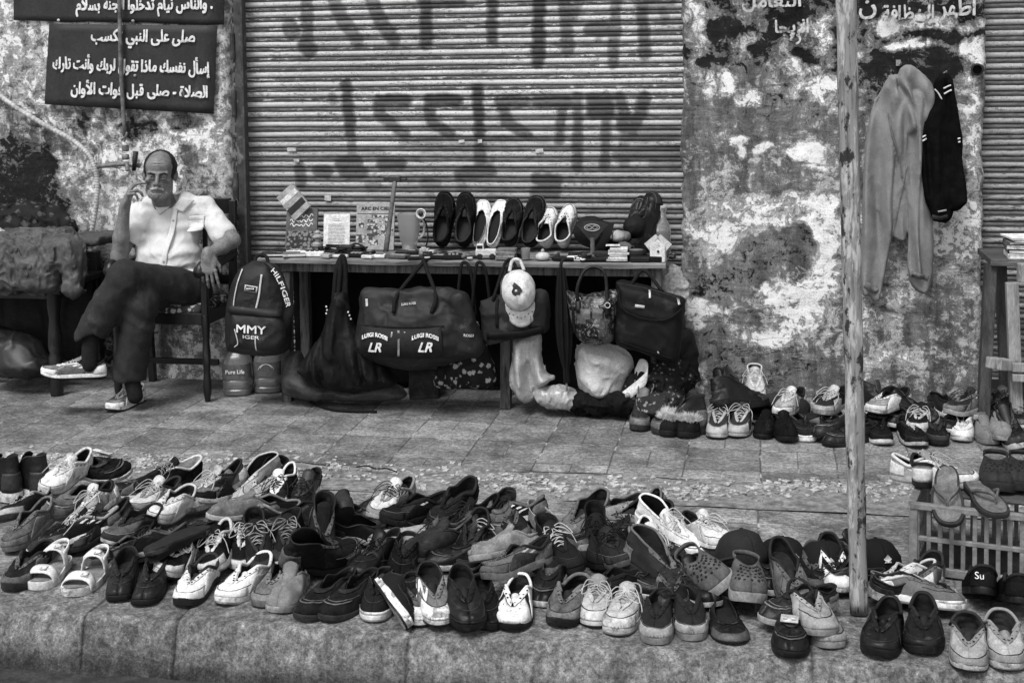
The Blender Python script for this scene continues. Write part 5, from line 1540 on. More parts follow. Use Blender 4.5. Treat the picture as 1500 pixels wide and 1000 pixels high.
W('sneaker', 'grey and white shoe lying flat against the pillar right of the pole', (1270, 604), (1318, 572), .2, z=.09, sole=.4, acc=.5, nolace=True)
W('boot', 'black boot slumped against the pillar behind the black runner', (1374, 622), (1344, 580), .012, z=.03, hz=.12, crush=1.3, roll=28)
W('boot', 'black boot upright behind the white sole-tipped sneaker', (1322, 616), (1316, 580), .013, z=.02, hz=.12, crush=1.2, roll=-22)
W('sneaker', 'dark shoe next to the black runner in the pillar row', (1372, 652), (1366, 606), .018, sole=.02, nolace=True, crush=.4)
W('sneaker', 'white sneaker seen from its toe in the pillar row', (1404, 646), (1416, 600), .55, sole=.5, acc=.55, cap=.5, nolace=True)
W('slipon', 'grey felt slipper leaning right of the white sneaker', (1448, 650), (1436, 604), .15, kind='canvas', sole=.14, cap=0, acc=.15)
W('slipon', 'grey felt slipper tucked behind its leaning mate', (1466, 644), (1462, 600), .17, kind='canvas', sole=.17, cap=0, acc=.17, z=.03)
W('runner', 'grey shoe with two white stripes on top of the pillar row heap', (1384, 606), (1432, 576), .05, sole=.3, stripes=2, stripe_g=.6, z=.09)
W('sneaker', 'dark shoe behind the felt slippers against the wall', (1440, 606), (1468, 576), .03, z=.06, sole=.2)
W('boot', 'black shoe bag-like boot at the right edge of the pillar row', (1490, 658), (1486, 612), .012, hz=.12, crush=1.2, roll=15)
W('sneaker', 'white-soled dark shoe at the right edge behind the black boot', (1506, 628), (1476, 594), .03, z=.05, sole=.55)
W('sneaker', 'black shoe lying under the heap left of the suede slip-ons', (1090, 618), (1124, 588), .012, z=.0, nolace=True)
W('loafer', 'dark shoe at the back between pole and black runner', (1296, 622), (1330, 596), .02, z=.02)
for st, lb, toe, heel, g, kw in (
    ('loafer', 'black shoe low in the heap right of the tall black boot', (1066, 606), (1080, 572), .012, dict(z=.02)),
    ('sneaker', 'grey shoe on the heap just right of the propped ankle sneaker', (1150, 588), (1126, 566), .07, dict(z=.06, nolace=True)),
    ('loafer', 'black shoe against the pillar left of the pole', (1190, 594), (1216, 568), .012, dict(z=.03)),
    ('sneaker', 'dark sneaker under the pole-side heap', (1226, 628), (1214, 592), .02, dict(z=.02, sole=.3)),
    ('loafer', 'black shoe between pole and slumped boots', (1274, 626), (1296, 594), .012, dict(z=.02)),
    ('sneaker', 'dark shoe with pale toe in front of the slumped boots', (1336, 634), (1352, 598), .02, dict(z=.03, cap=.4, acc=.4)),
    ('loafer', 'black shoe behind the white sneaker of the pillar row', (1404, 612), (1390, 584), .012, dict(z=.03)),
    ('runner', 'dark runner above the felt slippers', (1424, 616), (1450, 586), .03, dict(z=.05, sole=.4)),
    ('loafer', 'black shoe right of the felt slippers', (1478, 636), (1466, 600), .012, dict(z=.02)),
): W(st, lb, toe, heel, g, crush=.5, **kw)
W('derby', 'black lace-up behind the dark sneaker in the pillar row', (1380, 632), (1402, 600), .014, z=.02)

# caps among the shoes
def hat(label, u, v, head, g, z, **k):
    r = cap_hat(label, 0, 900, 0, g=g, **k)
    place(r, u, v, head, k.get('pitch', 0), k.get('roll', 0), z); return r
hat('soft grey peaked cap behind the clogs', 1086, 822, 30, .035, .04, patch=False, group=KG, squash=.95)
hat('black baseball cap with a small white badge, second from the soft grey cap', 1146, 826, 25, .012, .02, group=KG, squash=.8)
hat('black baseball cap with a small white badge just left of the pole', 1206, 832, 12, .012, .02, group=KG, squash=.8)
hat('black baseball cap half hidden behind the pole', 1282, 828, 20, .012, .01, group=KG, squash=.8)
hat('small dark wool cap on the heap beside the pale laced sneaker', 1166, 602, 60, .03, .06, patch=False, group=WG, squash=.75).scale = (.72,) * 3
hat('grey wool cap right of the tall black boot by the pillar', 1134, 592, 60, .05, .07, patch=False, group=WG, squash=.7).scale = (.7,) * 3

# shoes standing on their heels against the shutter, on the stall
TZ = 0.735
SG = 'shoes leaning on the shutter above the stall'
def stand(style, label, u, v, g, tilt=66, yaw=0, lean=0, **k):
    r = shoe(style, label, 0, 900, 0, g, at=1, group=SG, **k)
    Lh = (k.get('L') or STYLES[style]['last'].get('L', .285)) / 2
    R = Matrix.Rotation(math.radians(90 + yaw), 4, 'Z') @ Matrix.Rotation(math.radians(-tilt), 4, 'Y') @ Matrix.Rotation(math.radians(lean), 4, 'X')
    d_ = ray(u, 365); p = Vector((d_[0] / d_[1] * 6.775, 6.775, TZ)) + (R @ Vector((Lh, 0, 0))) + Vector((0, 0, .012))
    r.location = p; r.rotation_euler = R.to_euler()
stand('runner', 'black sneaker standing on its heel, first from the transparent jug', 648, 356, .010, yaw=-6, wid=1.08, sole=.012, acc=.012, stripe_g=.02, nolace=True, lean=4)
stand('runner', 'black sneaker standing on its heel beside the white slip-on pair', 680, 358, .011, yaw=-4, wid=1.05, sole=.012, acc=.014, stripe_g=.02, nolace=True, lean=2)
stand('flat', 'white trainer with narrow dark mouth, left one on the stall', 701, 354, .6, yaw=-10, L=.255, sole=.5, wid=.92, acc=.6, inner=.012, tilt=62)
stand('flat', 'white trainer with narrow dark mouth, right one on the stall', 722, 355, .6, yaw=-10, L=.255, sole=.5, wid=.92, acc=.6, inner=.012, side=-1, tilt=62)
stand('sneaker', 'dark sneaker with pale sole rim, left one of the pair on the stall', 748, 360, .018, yaw=-8, L=.26, wid=1.05, sole=.4, acc=.03, nolace=True, tilt=60)
stand('sneaker', 'dark sneaker with pale sole rim, taller one of the pair on the stall', 778, 360, .016, yaw=-8, L=.27, wid=1.05, sole=.3, acc=.03, nolace=True, side=-1)
stand('sneaker', 'small off-white shoe on the stall, leaning left', 800, 358, .48, yaw=-16, L=.215, wid=.85, sole=.4, acc=.5, inner=.015, nolace=True, tilt=58)
stand('sneaker', 'small off-white shoe on the stall beside the dark mirror-shaped brush', 826, 358, .5, yaw=-8, L=.225, wid=.85, sole=.4, acc=.5, inner=.015, nolace=True, side=-1, tilt=62)
stand('loafer', 'dark shoe leaning on the shutter left of the big black boot', 925, 352, .016, yaw=-25, lean=10, sole=.02, tilt=58)
stand('boot', 'big black boot leaning against the shutter behind the bottle', 950, 352, .010, yaw=-22, lean=-8, L=.29, sole=.03, tilt=66)
# ------------------------------------------------------------------ the seated man
def wrinkle(freq, amp, seed, stretch=(1, 1, 1), fine=.5):
    "slack cloth: soft swells with sharp folded creases across them"
    st = np.array(stretch)
    def f(P):
        Q = P * freq * st
        wv = np.stack([fbm(Q * .7 + 3.3, seed + 1, 2), fbm(Q * .7 + 7.7, seed + 2, 2), fbm(Q * .7 + 1.1, seed + 3, 2)], -1) - .5
        Q = Q + wv * 1.6
        a = fbm(Q * .6, seed, 2) - .5
        r1 = np.clip(1 - np.abs(2 * vnoise(Q, seed + 7) - 1), 0, 1) ** 3
        r2 = np.clip(1 - np.abs(2 * vnoise(Q * 2.1 + 5, seed + 9) - 1), 0, 1) ** 3
        return amp * (a * 1.0 - .55 * r1 - fine * .5 * r2 + .25)
    return f

class Fr:
    "a tilted frame for building heads and hands"
    def __init__(s, o, R): s.o, s.R = np.array(o, float), np.array(R, float)
    def p(s, q): return s.o + s.R @ np.array(q, float)
    def ell(s, c, r, R=None): return d_ell(s.p(c), r, s.R if R is None else s.R @ R)
    def cap(s, a, b, ra, rb=None): return d_cap(s.p(a), s.p(b), ra, rb)

MAN = np.array([onY(245, 430, 6.55)[0], 6.5, 0.0])
HEADC = onY(234, 256, 6.50)
HF = Fr(HEADC, RZ(math.radians(17)) @ RX(math.radians(5)) @ RY(math.radians(3)))

def head_prims():
    h = HF; P = []
    A_ = lambda p, k=0.012: P.append((p, '+', k))
    C_ = lambda p, k=0.008: P.append((p, '-', k))
    A_(h.ell((0, .016, .036), (.074, .094, .084)))
    A_(h.ell((0, -.045, .048), (.058, .042, .048)), .03)
    A_(h.ell((0, -.028, -.045), (.058, .062, .080)), .03)
    A_(h.ell((0, -.074, -.100), (.026, .020, .018)), .025)
    for s in (-1, 1):
        A_(h.ell((s * .047, .000, -.062), (.018, .032, .034)), .03)
        A_(h.ell((s * .045, -.060, -.020), (.020, .020, .015)), .018)
        A_(h.cap((s * .010, -.090, .019), (s * .046, -.076, .022), .0085, .007), .010)
        C_(h.ell((s * .031, -.097, .003), (.019, .014, .010)), .010)
        A_(h.ell((s * .031, -.0800, .003), (.0140, .0112, .0118)), .003)
        A_(h.cap((s * .018, -.0895, -.0085), (s * .042, -.0845, -.0095), .0035), .006)      # lower lid bag
        C_(h.cap((s * .020, -.103, -.034), (s * .034, -.094, -.066), .0035), .008)            # nasolabial fold
        C_(h.ell((s * .045, -.080, -.052), (.014, .012, .022)), .02)                          # sunken cheek
    A_(h.cap((0, -.088, .014), (0, -.112, -.028), .0085, .0120), .008)
    for s in (-1, 1): A_(h.ell((s * .0125, -.102, -.032), (.0085, .010, .0075)), .006)
    A_(h.ell((0, -.080, -.060), (.030, .020, .022)), .02)
    A_(h.cap((-.019, -.0955, -.064), (.019, -.0955, -.064), .0045), .006)
    A_(h.cap((-.016, -.0955, -.074), (.016, -.0955, -.074), .0050), .006)
    C_(h.cap((-.023, -.101, -.0692), (.023, -.101, -.0692), .0022), .003)
    C_(h.cap((-.016, -.101, -.084), (.016, -.101, -.084), .004), .008)
    for z in (.052, .066, .080):
        C_(h.cap((-.03, -.090 + (z - .05) * .45, z), (.03, -.090 + (z - .05) * .45, z + .001), .0016), .004)
    for s in (-1, 1):
        A_(h.ell((s * .078, .012, -.004), (.009, .019, .031), RZ(math.radians(-s * 22)) @ RX(math.radians(-10))), .006)
        C_(h.ell((s * .086, .006, .002), (.006, .010, .016), RZ(math.radians(-s * 22))), .006)
    return P

def hand(wrist, dirv, palm_n, side, curls, spread=0.0, k=1.0, thumb=(0.6, 0.5)):
    """wrist point, direction of the fingers, the way the palm faces, curls per finger (radians at each knuckle).
    Returns prims: palm, five fingers of unequal length bent at the knuckles."""
    d = np.array(dirv, float); d /= np.linalg.norm(d)
    n = np.array(palm_n, float); n -= d * (n @ d); n /= np.linalg.norm(n)
    t = np.cross(d, n) * side                  # towards the thumb
    P = []
    pc = np.array(wrist) + d * .048 * k
    R = np.stack([t, d, n], 1)
    P.append((d_ell(pc, np.array((.040, .052, .0155)) * k, R), '+', .012))
    P.append((d_cap(np.array(wrist) - d * .02, np.array(wrist) + d * .02, .024 * k, .026 * k), '+', .015))
    P.append((d_ell(np.array(wrist) + d * .03 + t * .026 + n * .008, np.array((.016, .030, .016)) * k, R), '+', .012))
    lens = [(.042, .026, .020), (.046, .030, .021), (.042, .028, .021), (.033, .020, .018)]
    tips = []
    for i in range(4):
        off = (1.5 - i)
        q = np.array(wrist) + d * (.088 - .005 * abs(off - .5)) * k + t * off * .0205 * k
        dd = d + t * off * spread; dd /= np.linalg.norm(dd)
        ang = 0
        r = .0092 * k * (0.88 if i == 3 else 1)
        for j, L_ in enumerate(lens[i]):
            c = curls[i] if not hasattr(curls[i], '__len__') else curls[i][j]
            ang += c
            v = dd * math.cos(ang) + n * math.sin(ang)
            e = q + v * L_ * k
            P.append((d_cap(q, e, r, r * .9), '+', .004))
            if j == 0: P.append((d_ell(q, r * 1.12), '+', .006))
            q = e; r *= .92
        tips.append(q)
    q = np.array(wrist) + d * .030 * k + t * .034 * k + n * .006
    v = d * math.cos(thumb[0]) + t * math.sin(thumb[0]); v = v + n * thumb[1] * .6; v /= np.linalg.norm(v)
    e = q + v * .036 * k
    P.append((d_cap(q, e, .0125 * k, .0100 * k), '+', .008))
    v2 = v + d * .35 + n * thumb[1] - t * .35; v2 /= np.linalg.norm(v2)
    e2 = e + v2 * .030 * k
    P.append((d_cap(e, e2, .0098 * k, .0080 * k), '+', .004))
    return P, tips

SR, SL = onY(203, 314, 6.60), onY(301, 306, 6.60)
ER, WR = onY(174, 377, 6.42), onY(183, 302, 6.40)
EL, WL = onY(340, 352, 6.50), onY(304, 374, 6.36)
skin = M('sunburnt_skin', 0.15, 0.5, 0.22, 30, 0.08, 0.36, 0.35, 260, spec=0.45)
t_ = None
body = head_prims()
neck0 = HF.p((0, .025, -.07)); neck1 = onY(243, 312, 6.60)
body += [(d_cap(neck0, neck1, .054, .062), '+', .02),
         (d_cap(HF.p((-.035, .0, -.07)), onY(236, 314, 6.55), .012, .012), '+', .02), (d_cap(HF.p((.04, .0, -.07)), onY(250, 314, 6.55), .012, .012), '+', .02),
         (d_cap(SR, SL, .05, .05), '+', .03), (d_ell(onY(250, 350, 6.60), (.13, .08, .17)), '+', .05),
         (d_ell(onY(246, 418, 6.58), (.13, .09, .09)), '+', .05),
         (d_cap(SR, ER, .046, .038), '+', .03), (d_cap(ER, ER * .6 + WR * .4, .039, .039), '+', .02), (d_cap(ER * .6 + WR * .4, WR, .039, .025), '+', .02),
         (d_cap(SL, EL, .046, .039), '+', .03), (d_cap(EL, EL * .6 + WL * .4, .040, .038), '+', .02), (d_cap(EL * .6 + WL * .4, WL, .038, .025), '+', .02),
         (d_cap(onY(270, 425, 6.55), onY(190, 405, 6.22), .06, .05), '+', .03), (d_cap(onY(228, 428, 6.55), onY(200, 440, 6.20), .06, .05), '+', .03)]
# raised hand: fingers towards the face, holding the cigarette
PR, tipsR = hand(WR, (0.34, -0.10, 0.86), (0.72, 0.30, -0.20), 1, [(.35, .5, .3), (.45, .6, .35), (.95, .9, .6), (1.1, 1.0, .7)], 0.05, 0.95, (0.5, 0.6))
body += PR
PL, tipsL = hand(WL, (0.16, -0.22, -0.95), (-0.25, 0.85, -0.1), 1, [(.15, .25, .15), (.25, .3, .2), (.35, .35, .25), (.45, .4, .3)], 0.10, 0.98, (0.55, 0.3))
body += PL
man = blob('person', body, 0.0042, skin, None, lambda P: 0.0016 * (fbm(P * 55, 3, 2) - 0.5), 1, origin=MAN)
man.location = MAN
tag(man, 'seated man in a white short-sleeved shirt with legs crossed, holding a cigarette', 'person')
def mp(name, prims, res, mat, disp=None, sm=2, **k): return blob(name, prims, res, mat, man, disp, sm, origin=MAN, **k)

# hair: a dark horseshoe round a bald crown
hair = [(HF.ell((0, .020, .036), (.083, .098, .089)), '+', .01), (HF.ell((0, -.058, .088), (.061, .088, .055)), '-', .008), (HF.ell((0, -.092, .02), (.066, .075, .15)), '-', .008), (HF.ell((0, -.02, -.09), (.1, .12, .072)), '-', .01)]
hm_ = M('dark_hair', 0.012, 0.6, 0.5, 40, 0.07, 0.35, 0.9, 320, (1, 1, 3))
mp('hair', hair, 0.004, hm_, lambda P: 0.010 * (fbm(P * np.array([160, 160, 60]), 3, 2) - 0.5), 0)
grey_h = M('grizzled_hair', 0.38, 0.8, 0.6, 90, 0.05, 0.42, 0.9, 420)
mp('moustache', [(HF.cap((0, -.104, -.050), (-.030, -.093, -.060), .0085, .0055), '+', .004), (HF.cap((0, -.104, -.050), (.030, -.093, -.060), .0085, .0055), '+', .004)], 0.0028, grey_h, lambda P: 0.006 * (fbm(P * 300, 5, 2) - 0.5), 0)
for s in (-1, 1):
    mp('eyebrow', [(HF.cap((s * .014, -.0975, .0175), (s * .034, -.093, .0225), .0045, .0040), '+', .003), (HF.cap((s * .034, -.093, .0225), (s * .050, -.082, .016), .0032, .0020), '+', .003)], 0.0026, hm_, lambda P: 0.004 * (fbm(P * 300, 6, 2) - 0.5), 0)
    ey = mp('eye', [(HF.ell((s * .031, -.0835, .0022), (.0085, .0070, .0030)), '+', .001)], 0.0016, M('eye_white', 0.07, 0.3, 0.05, 5, bump=0), None, 1, pad=.01)
    mp('iris', [(HF.ell((s * .031 + .0012, -.0888, .0024), (.0055, .0026, .0034)), '+', .001)], 0.0011, M('iris_dark', 0.008, 0.15, 0.05, 5, bump=0), None, 1, pad=.01)

mp('stubble', [(HF.ell((0, -.0745, -.1005), (.0275, .0222, .0205)), '+', .02), (HF.ell((0, -.0815, -.082), (.026, .0185, .014)), '+', .02)] + [(HF.cap((sd_ * .030, -.066, -.092), (sd_ * .050, -.030, -.075), .020, .0165), '+', .02) for sd_ in (-1, 1)] + [(HF.cap((-.03, -.112, -.069), (.03, -.112, -.069), .012), '-', .006)], .003, M('grey_stubble', .21, .8, .4, 120, .09, .42, .6, 420), lambda P: .003 * (fbm(P * 200, 8, 2) - .5), 0)

# shirt: torso, two short wide sleeves, hem spilling over the waistband
def J(u, v, Y): return onY(u, v, Y)
shirt = [(d_ell(J(251, 336, 6.60), (.158, .108, .155)), '+', .05), (d_cap(SR + [0.012, 0, .004], SL + [-.012, 0, .004], .058, .056), '+', .05),
         (d_cap(J(222, 299, 6.58), J(272, 295, 6.58), .050, .050), '+', .04),
         (d_ell(J(246, 376, 6.545), (.170, .128, .105)), '+', .06), (d_ell(J(250, 396, 6.55), (.180, .135, .050)), '+', .03),
         (d_cap(SR, J(189, 346, 6.50), .057, .060), '+', .04), (d_cap(SL, J(328, 344, 6.53), .056, .066), '+', .04)]
nv = (WR - ER) / np.linalg.norm(WR - ER)
cut = [(d_ell(J(243, 288, 6.52), (.062, .075, .058)), '-', .008), (d_cap(J(188, 350, 6.50), ER, .046, .056), '-', .006), (d_cap(J(333, 349, 6.52), EL + (EL - SL) * .5, .052, .066), '-', .006),
       (d_box(J(247, 422, 6.55), (.3, .3, .058), .01), '-', .01)]
def shirt_disp(P):
    base = wrinkle(13, .017, 4, (1.0, .6, .7))(P)
    # pull lines from the shoulders towards the lap, slack above the waistband
    z = P[:, 2]
    low = np.clip((J(0, 350, 6.5)[2] - z) / .15, 0, 1)
    return base * (.55 + .7 * low) + (.014 * low + .004) * np.sin(z * 95 + 6 * fbm(P * 7, 12, 2)) * fbm(P * 9, 14, 2)
shm = M('white_cotton', 0.58, 0.85, 0.10, 14, 0.46, 0.36, 0.5, 420, dscale=6, grain=.1)
sh = mp('shirt', shirt + cut, 0.0055, shm, shirt_disp, 1)
# collar leaves, placket with buttons, chest pocket (sewn on to the front)
from mathutils.bvhtree import BVHTree
def surface_of(o):
    dg = bpy.context.evaluated_depsgraph_get(); dg.update()
    e = o.evaluated_get(dg); me = e.to_mesh()
    bv = BVHTree.FromPolygons([e.matrix_world @ v.co for v in me.vertices], [tuple(p.vertices) for p in me.polygons])
    e.to_mesh_clear()
    return bv
bpy.context.view_layer.update()
def drape(bv, pts, off, d=(0, 1, 0)):
    "points pushed along +Y on to a surface, standing off by off; past its rim they keep the depth of the nearest part"
    out = []
    for p in pts:
        h = bv.ray_cast(Vector((p[0], p[1] - 1.0, p[2])), Vector((0, 1, 0)))
        if h[0] is None:
            q = bv.find_nearest(Vector((p[0], 6.2, p[2])))[0]
            out.append(np.array([p[0], q[1] - off, p[2]]))
        else: out.append(np.array([p[0], h[0][1] - off, p[2]]))
    return out
class Skin:
    "a taut sheet over a surface: bridges its creases so that what is sewn or printed on stays on top"
    def __init__(s, bv, x0, x1, z0, z1, n=18):
        s.b = (x0, x1, z0, z1); s.n = n
        xs, zs = np.linspace(x0, x1, n), np.linspace(z0, z1, n)
        Y = np.array([p[1] for p in drape(bv, [(x, 6.0, z) for x in xs for z in zs], 0)]).reshape(n, n)
        Q = np.pad(Y, 1, mode='edge')
        Y = np.min([Q[i:i + n, j:j + n] for i in range(3) for j in range(3)], 0)
        Q = np.pad(Y, 1, mode='edge')
        s.Y = np.mean([Q[i:i + n, j:j + n] for i in range(3) for j in range(3)], 0)
    def __call__(s, x, z):
        x0, x1, z0, z1 = s.b; n = s.n
        a = np.clip((x - x0) / (x1 - x0 + 1e-9), 0, .9999) * (n - 1); b = np.clip((z - z0) / (z1 - z0 + 1e-9), 0, .9999) * (n - 1)
        i, j = int(a), int(b); f, g = a - i, b - j
        Y = s.Y
        return (Y[i, j] * (1 - g) + Y[i, j + 1] * g) * (1 - f) + (Y[i + 1, j] * (1 - g) + Y[i + 1, j + 1] * g) * f
def draped_patch(name, bv, quad, nu, nv_, off, mat, parent, origin, th=0.003, d=(0, 1, 0)):
    "a sewn-on piece given by its four corners, laid over the surface"
    a, b, c, e = [np.array(q, float) for q in quad]
    G = []
    for i in range(nu):
        for j in range(nv_):
            s, t = i / (nu - 1), j / (nv_ - 1)
            G.append((a * (1 - s) + b * s) * (1 - t) + (e * (1 - s) + c * s) * t)
    G = np.array(G)
    sk = Skin(bv, G[:, 0].min(), G[:, 0].max(), G[:, 2].min(), G[:, 2].max(), 12)
    G[:, 1] = [sk(g[0], g[2]) - off for g in G]
    G = G.reshape(nu, nv_, 3) - np.array(origin)
    m = MB().grid(G)
    o = m.build(name, mat, parent, True)
    return solidify(o, th, 0)
bvs = surface_of(sh)
pk = M('white_cotton_seam', 0.6, 0.85, 0.10, 20, 0.5, 0.36, 0.4, 420, grain=.1)
draped_patch('placket', bvs, (J(239, 306, 6.4), J(246, 306, 6.4), J(242, 392, 6.4), J(235, 392, 6.4)), 5, 24, .002, pk, man, MAN, .003)
draped_patch('chest_pocket', bvs, (J(261, 322, 6.4), J(286, 320, 6.4), J(286, 340, 6.4), J(261, 342, 6.4)), 12, 12, .003, pk, man, MAN, .004)
draped_patch('pocket_flap', bvs, (J(261, 321, 6.4), J(286, 319, 6.4), J(286, 325, 6.4), J(261, 327, 6.4)), 12, 4, .006, pk, man, MAN, .003)
for (a, b, c, e) in (((226, 291), (239, 306), (227, 316), (214, 298)), ((258, 290), (244, 306), (260, 313), (275, 296))):
    q = draped_patch('collar', bvs, (J(*a, 6.45), J(*b, 6.45), J(*c, 6.45), J(*e, 6.45)), 9, 7, .008, pk, man, MAN, .004)
for v_ in (326, 345, 364, 383):
    p = drape(bvs, [J(241.5 - (v_ - 320) * .05, v_, 6.4)], .010)[0] - MAN
    MB().lathe([(.0055, -.001), (.0055, .002), (.003, .003)], p, 10, RX(math.radians(80))).build('button', M('shirt_button', .3, .4), man)

# trousers
trous = [(d_ell(J(250, 422, 6.56), (.175, .135, .085)), '+', .05),
         (d_cap(J(283, 424, 6.52), J(184, 406, 6.16), .098, .082), '+', .05), (d_cap(J(184, 408, 6.16), J(134, 489, 6.10), .083, .070), '+', .03),
         (d_cap(J(226, 430, 6.52), J(206, 446, 6.20), .090, .078), '+', .04), (d_cap(J(206, 446, 6.20), J(189, 548, 6.20), .080, .083), '+', .03),
         (d_cap(J(160, 440, 6.14), J(130, 492, 6.10), .074, .064), '+', .03)]
trc = [(d_ell(J(127, 505, 6.09), (.05, .05, .06)), '-', .008), (d_box(J(188, 572, 6.2), (.2, .2, .055), .005), '-', .006), (d_box(J(115, 520, 6.09), (.15, .2, .065), .005, RY(math.radians(-24))), '-', .006)]
def tr_disp(P):
    return wrinkle(16, .008, 8, (.9, .9, .4))(P) + .008 * np.sin((P[:, 0] * .8 + P[:, 2]) * 70 + 7 * fbm(P * 6, 3, 2)) * np.clip(fbm(P * 5, 9, 2) - .3, 0, 1)
trm = M('charcoal_twill', 0.022, 0.85, 0.3, 16, 0.045, 0.36, 0.5, 480, spec=.2)
mp('trousers', trous + trc, 0.0065, trm, tr_disp, 2)
sock = M('dark_sock', 0.012, 0.9, 0.3, 30, spec=.1)
mp('sock', [(d_cap(J(133, 490, 6.09), J(131, 534, 6.07), .040, .040), '+', .02)], .006, sock)
mp('sock', [(d_cap(J(191, 545, 6.19), J(198, 580, 6.17), .040, .038), '+', .02)], .006, sock)

def worn(toe, heel, z, pitch, side, L=.295):
    r = shoe('runner', 'x', 0, 900, 0, .17, at=1, acc=.6, sole=.62, lace=.62, stripes=3, stripe_g=.6, L=L, side=side, seed=1.2 if side > 0 else 4.2, kind='suede', cap=.3, bow=False, inner=.02)
    SHOES.pop()
    lay(r, toe, heel, z, .075, L, pitch)
    bpy.context.view_layer.update()
    mw = r.matrix_world.copy()
    kids = [o for o in r.children_recursive]
    up = [o for o in kids if o.name.startswith('upper')][0]
    up.name = 'worn_sneaker'
    for o in kids:
        if o is not up:
            o.parent = up
            if o.name.split('.')[0] == 'outsole': o.name = 'sole_edge'
    up.parent = man
    up.matrix_local = Matrix.Translation(-MAN) @ mw
    bpy.data.objects.remove(r)
zf = float(onY(100, 553, 6.04)[2])
T0 = onY(60, 546, 6.00); H0 = onY(140, 540, 6.10)
worn((157, 602), (212, 563), 0.0, 0, 1, .285)
# the raised foot hangs in the air, toe to the left
worn((60, 553), (141, 528), zf, 3, -1, .30)

# cigarette between his fingers
ci = (tipsR[0] + tipsR[1]) / 2
cg = thing('cigarette', 'lit white cigarette between the fingers of the seated man', 'cigarette', ci)
cd = np.array([-.55, -.35, .62]); cd /= np.linalg.norm(cd)
MB().tube([-cd * .018, cd * .042], .004, 8).build('paper_tube', M('cigarette_paper', .75, .8, .05), cg)
MB().tube([cd * .042, cd * .052], .0038, 8).build('ash_tip', M('cigarette_ash', .2, .9), cg)

# his armchair: dark carved wood, a patterned cushion
wood_dk = M('dark_varnished_wood', 0.006, 0.4, 0.5, 16, 0.05, 0.36, 0.4, 120, (1, 1, .3), spec=.4)
ch = thing('armchair', 'dark carved wooden armchair with a patterned seat under the seated man', 'armchair', (MAN[0], 6.5, 0))
def chp(p): return np.array(p, float) - np.array([MAN[0], 6.5, 0])
xl, xr = onY(166, 500, 6.36)[0], onY(302, 500, 6.40)[0]
def turned_leg(m, x, y, z0, z1, r=.021):
    z = np.linspace(z0, z1, 22); prof = []
    for q in z:
        f = (q - z0) / (z1 - z0)
        prof.append((r * (.75 + .25 * abs(math.sin(f * 9)) - .12 * (f < .06)), q))
    m.lathe(prof, chp((x, y, 0)), 12)
for x in (xl, xr):
    m = MB(); turned_leg(m, x, 6.40, 0, .44); bevel(m.box(chp((x, 6.40, .56)), (.034, .034, .26)).build('front_leg', wood_dk, ch, True), .004); 
    for o in (ch.children[-1],): autosmooth(o, 40)
    m = MB().bar(chp((x, 6.80, 0)), chp((x, 6.76, .45)), .036).bar(chp((x, 6.76, .45)), chp((x, 6.80, .98)), .036)
    bevel(m.build('back_leg', wood_dk, ch), .004)
    pts = smooth_path([chp((x, 6.34, .655)), chp((x, 6.36, .69)), chp((x, 6.42, .695)), chp((x, 6.55, .675)), chp((x, 6.70, .69)), chp((x, 6.79, .70))], 5)
    m = MB().tube(pts, [.026, .027, .027, .026, .025] + [.024] * (len(pts) - 5), 10)
    m.lathe([(.024, -.03), (.032, -.02), (.034, 0), (.032, .02), (.024, .03)], chp((x, 6.355, .665)), 12, RY(math.pi / 2))
    autosmooth(m.build('armrest', wood_dk, ch, True), 50)
m = MB()
for y in (6.40, 6.78): m.box(chp(((xl + xr) / 2, y, .42)), (xr - xl - .03, .03, .06))
for x in (xl, xr): m.box(chp((x, 6.59, .42)), (.028, .36, .06))
m.box(chp(((xl + xr) / 2, 6.59, .16)), (xr - xl - .03, .024, .03))
bevel(m.build('seat_rail', wood_dk, ch), .004)
m = MB()
m.box(chp(((xl + xr) / 2, 6.80, .95)), (xr - xl - .03, .03, .08)).box(chp(((xl + xr) / 2, 6.79, .56)), (xr - xl - .03, .026, .05))
for k in range(5): m.bar(chp((xl + (xr - xl) * (k + 1) / 6, 6.79, .58)), chp((xl + (xr - xl) * (k + 1) / 6, 6.80, .92)), .022)
bevel(m.build('backrest', wood_dk, ch), .003)
def pattern_mat(name, a, b, scale, thr=.5):
    t = NT(name); v = t.coord()
    x = t.n('TexVoronoi'); t.l(v, x.inputs['Vector']); x.inputs['Scale'].default_value = scale
    n = t.noise(v, scale * 1.3, 4, .7, 1.2)
    q = t.math('ADD', x.outputs['Distance'], t.math('MULTIPLY', t.math('SUBTRACT', n, .5), .9))
    c = t.mix(t.step(q, thr, .05), b, a)
    n2 = t.noise(v, scale * 3, 3, .7)
    c = t.math('MULTIPLY', c, t.mix(n2, .5, 1.4))
    return t.out(c, .8, n, .3, .003)
xm, wm = (xl + xr) / 2, (xr - xl)
blob('seat_cushion', [(d_box(chp((xm, 6.585, .462)), (wm / 2 - .02, .20, .026), .022), '+', .01)], .009, pattern_mat('floral_cushion', .03, .34, 34, .38), ch, wrinkle(16, .01, 3), 2)
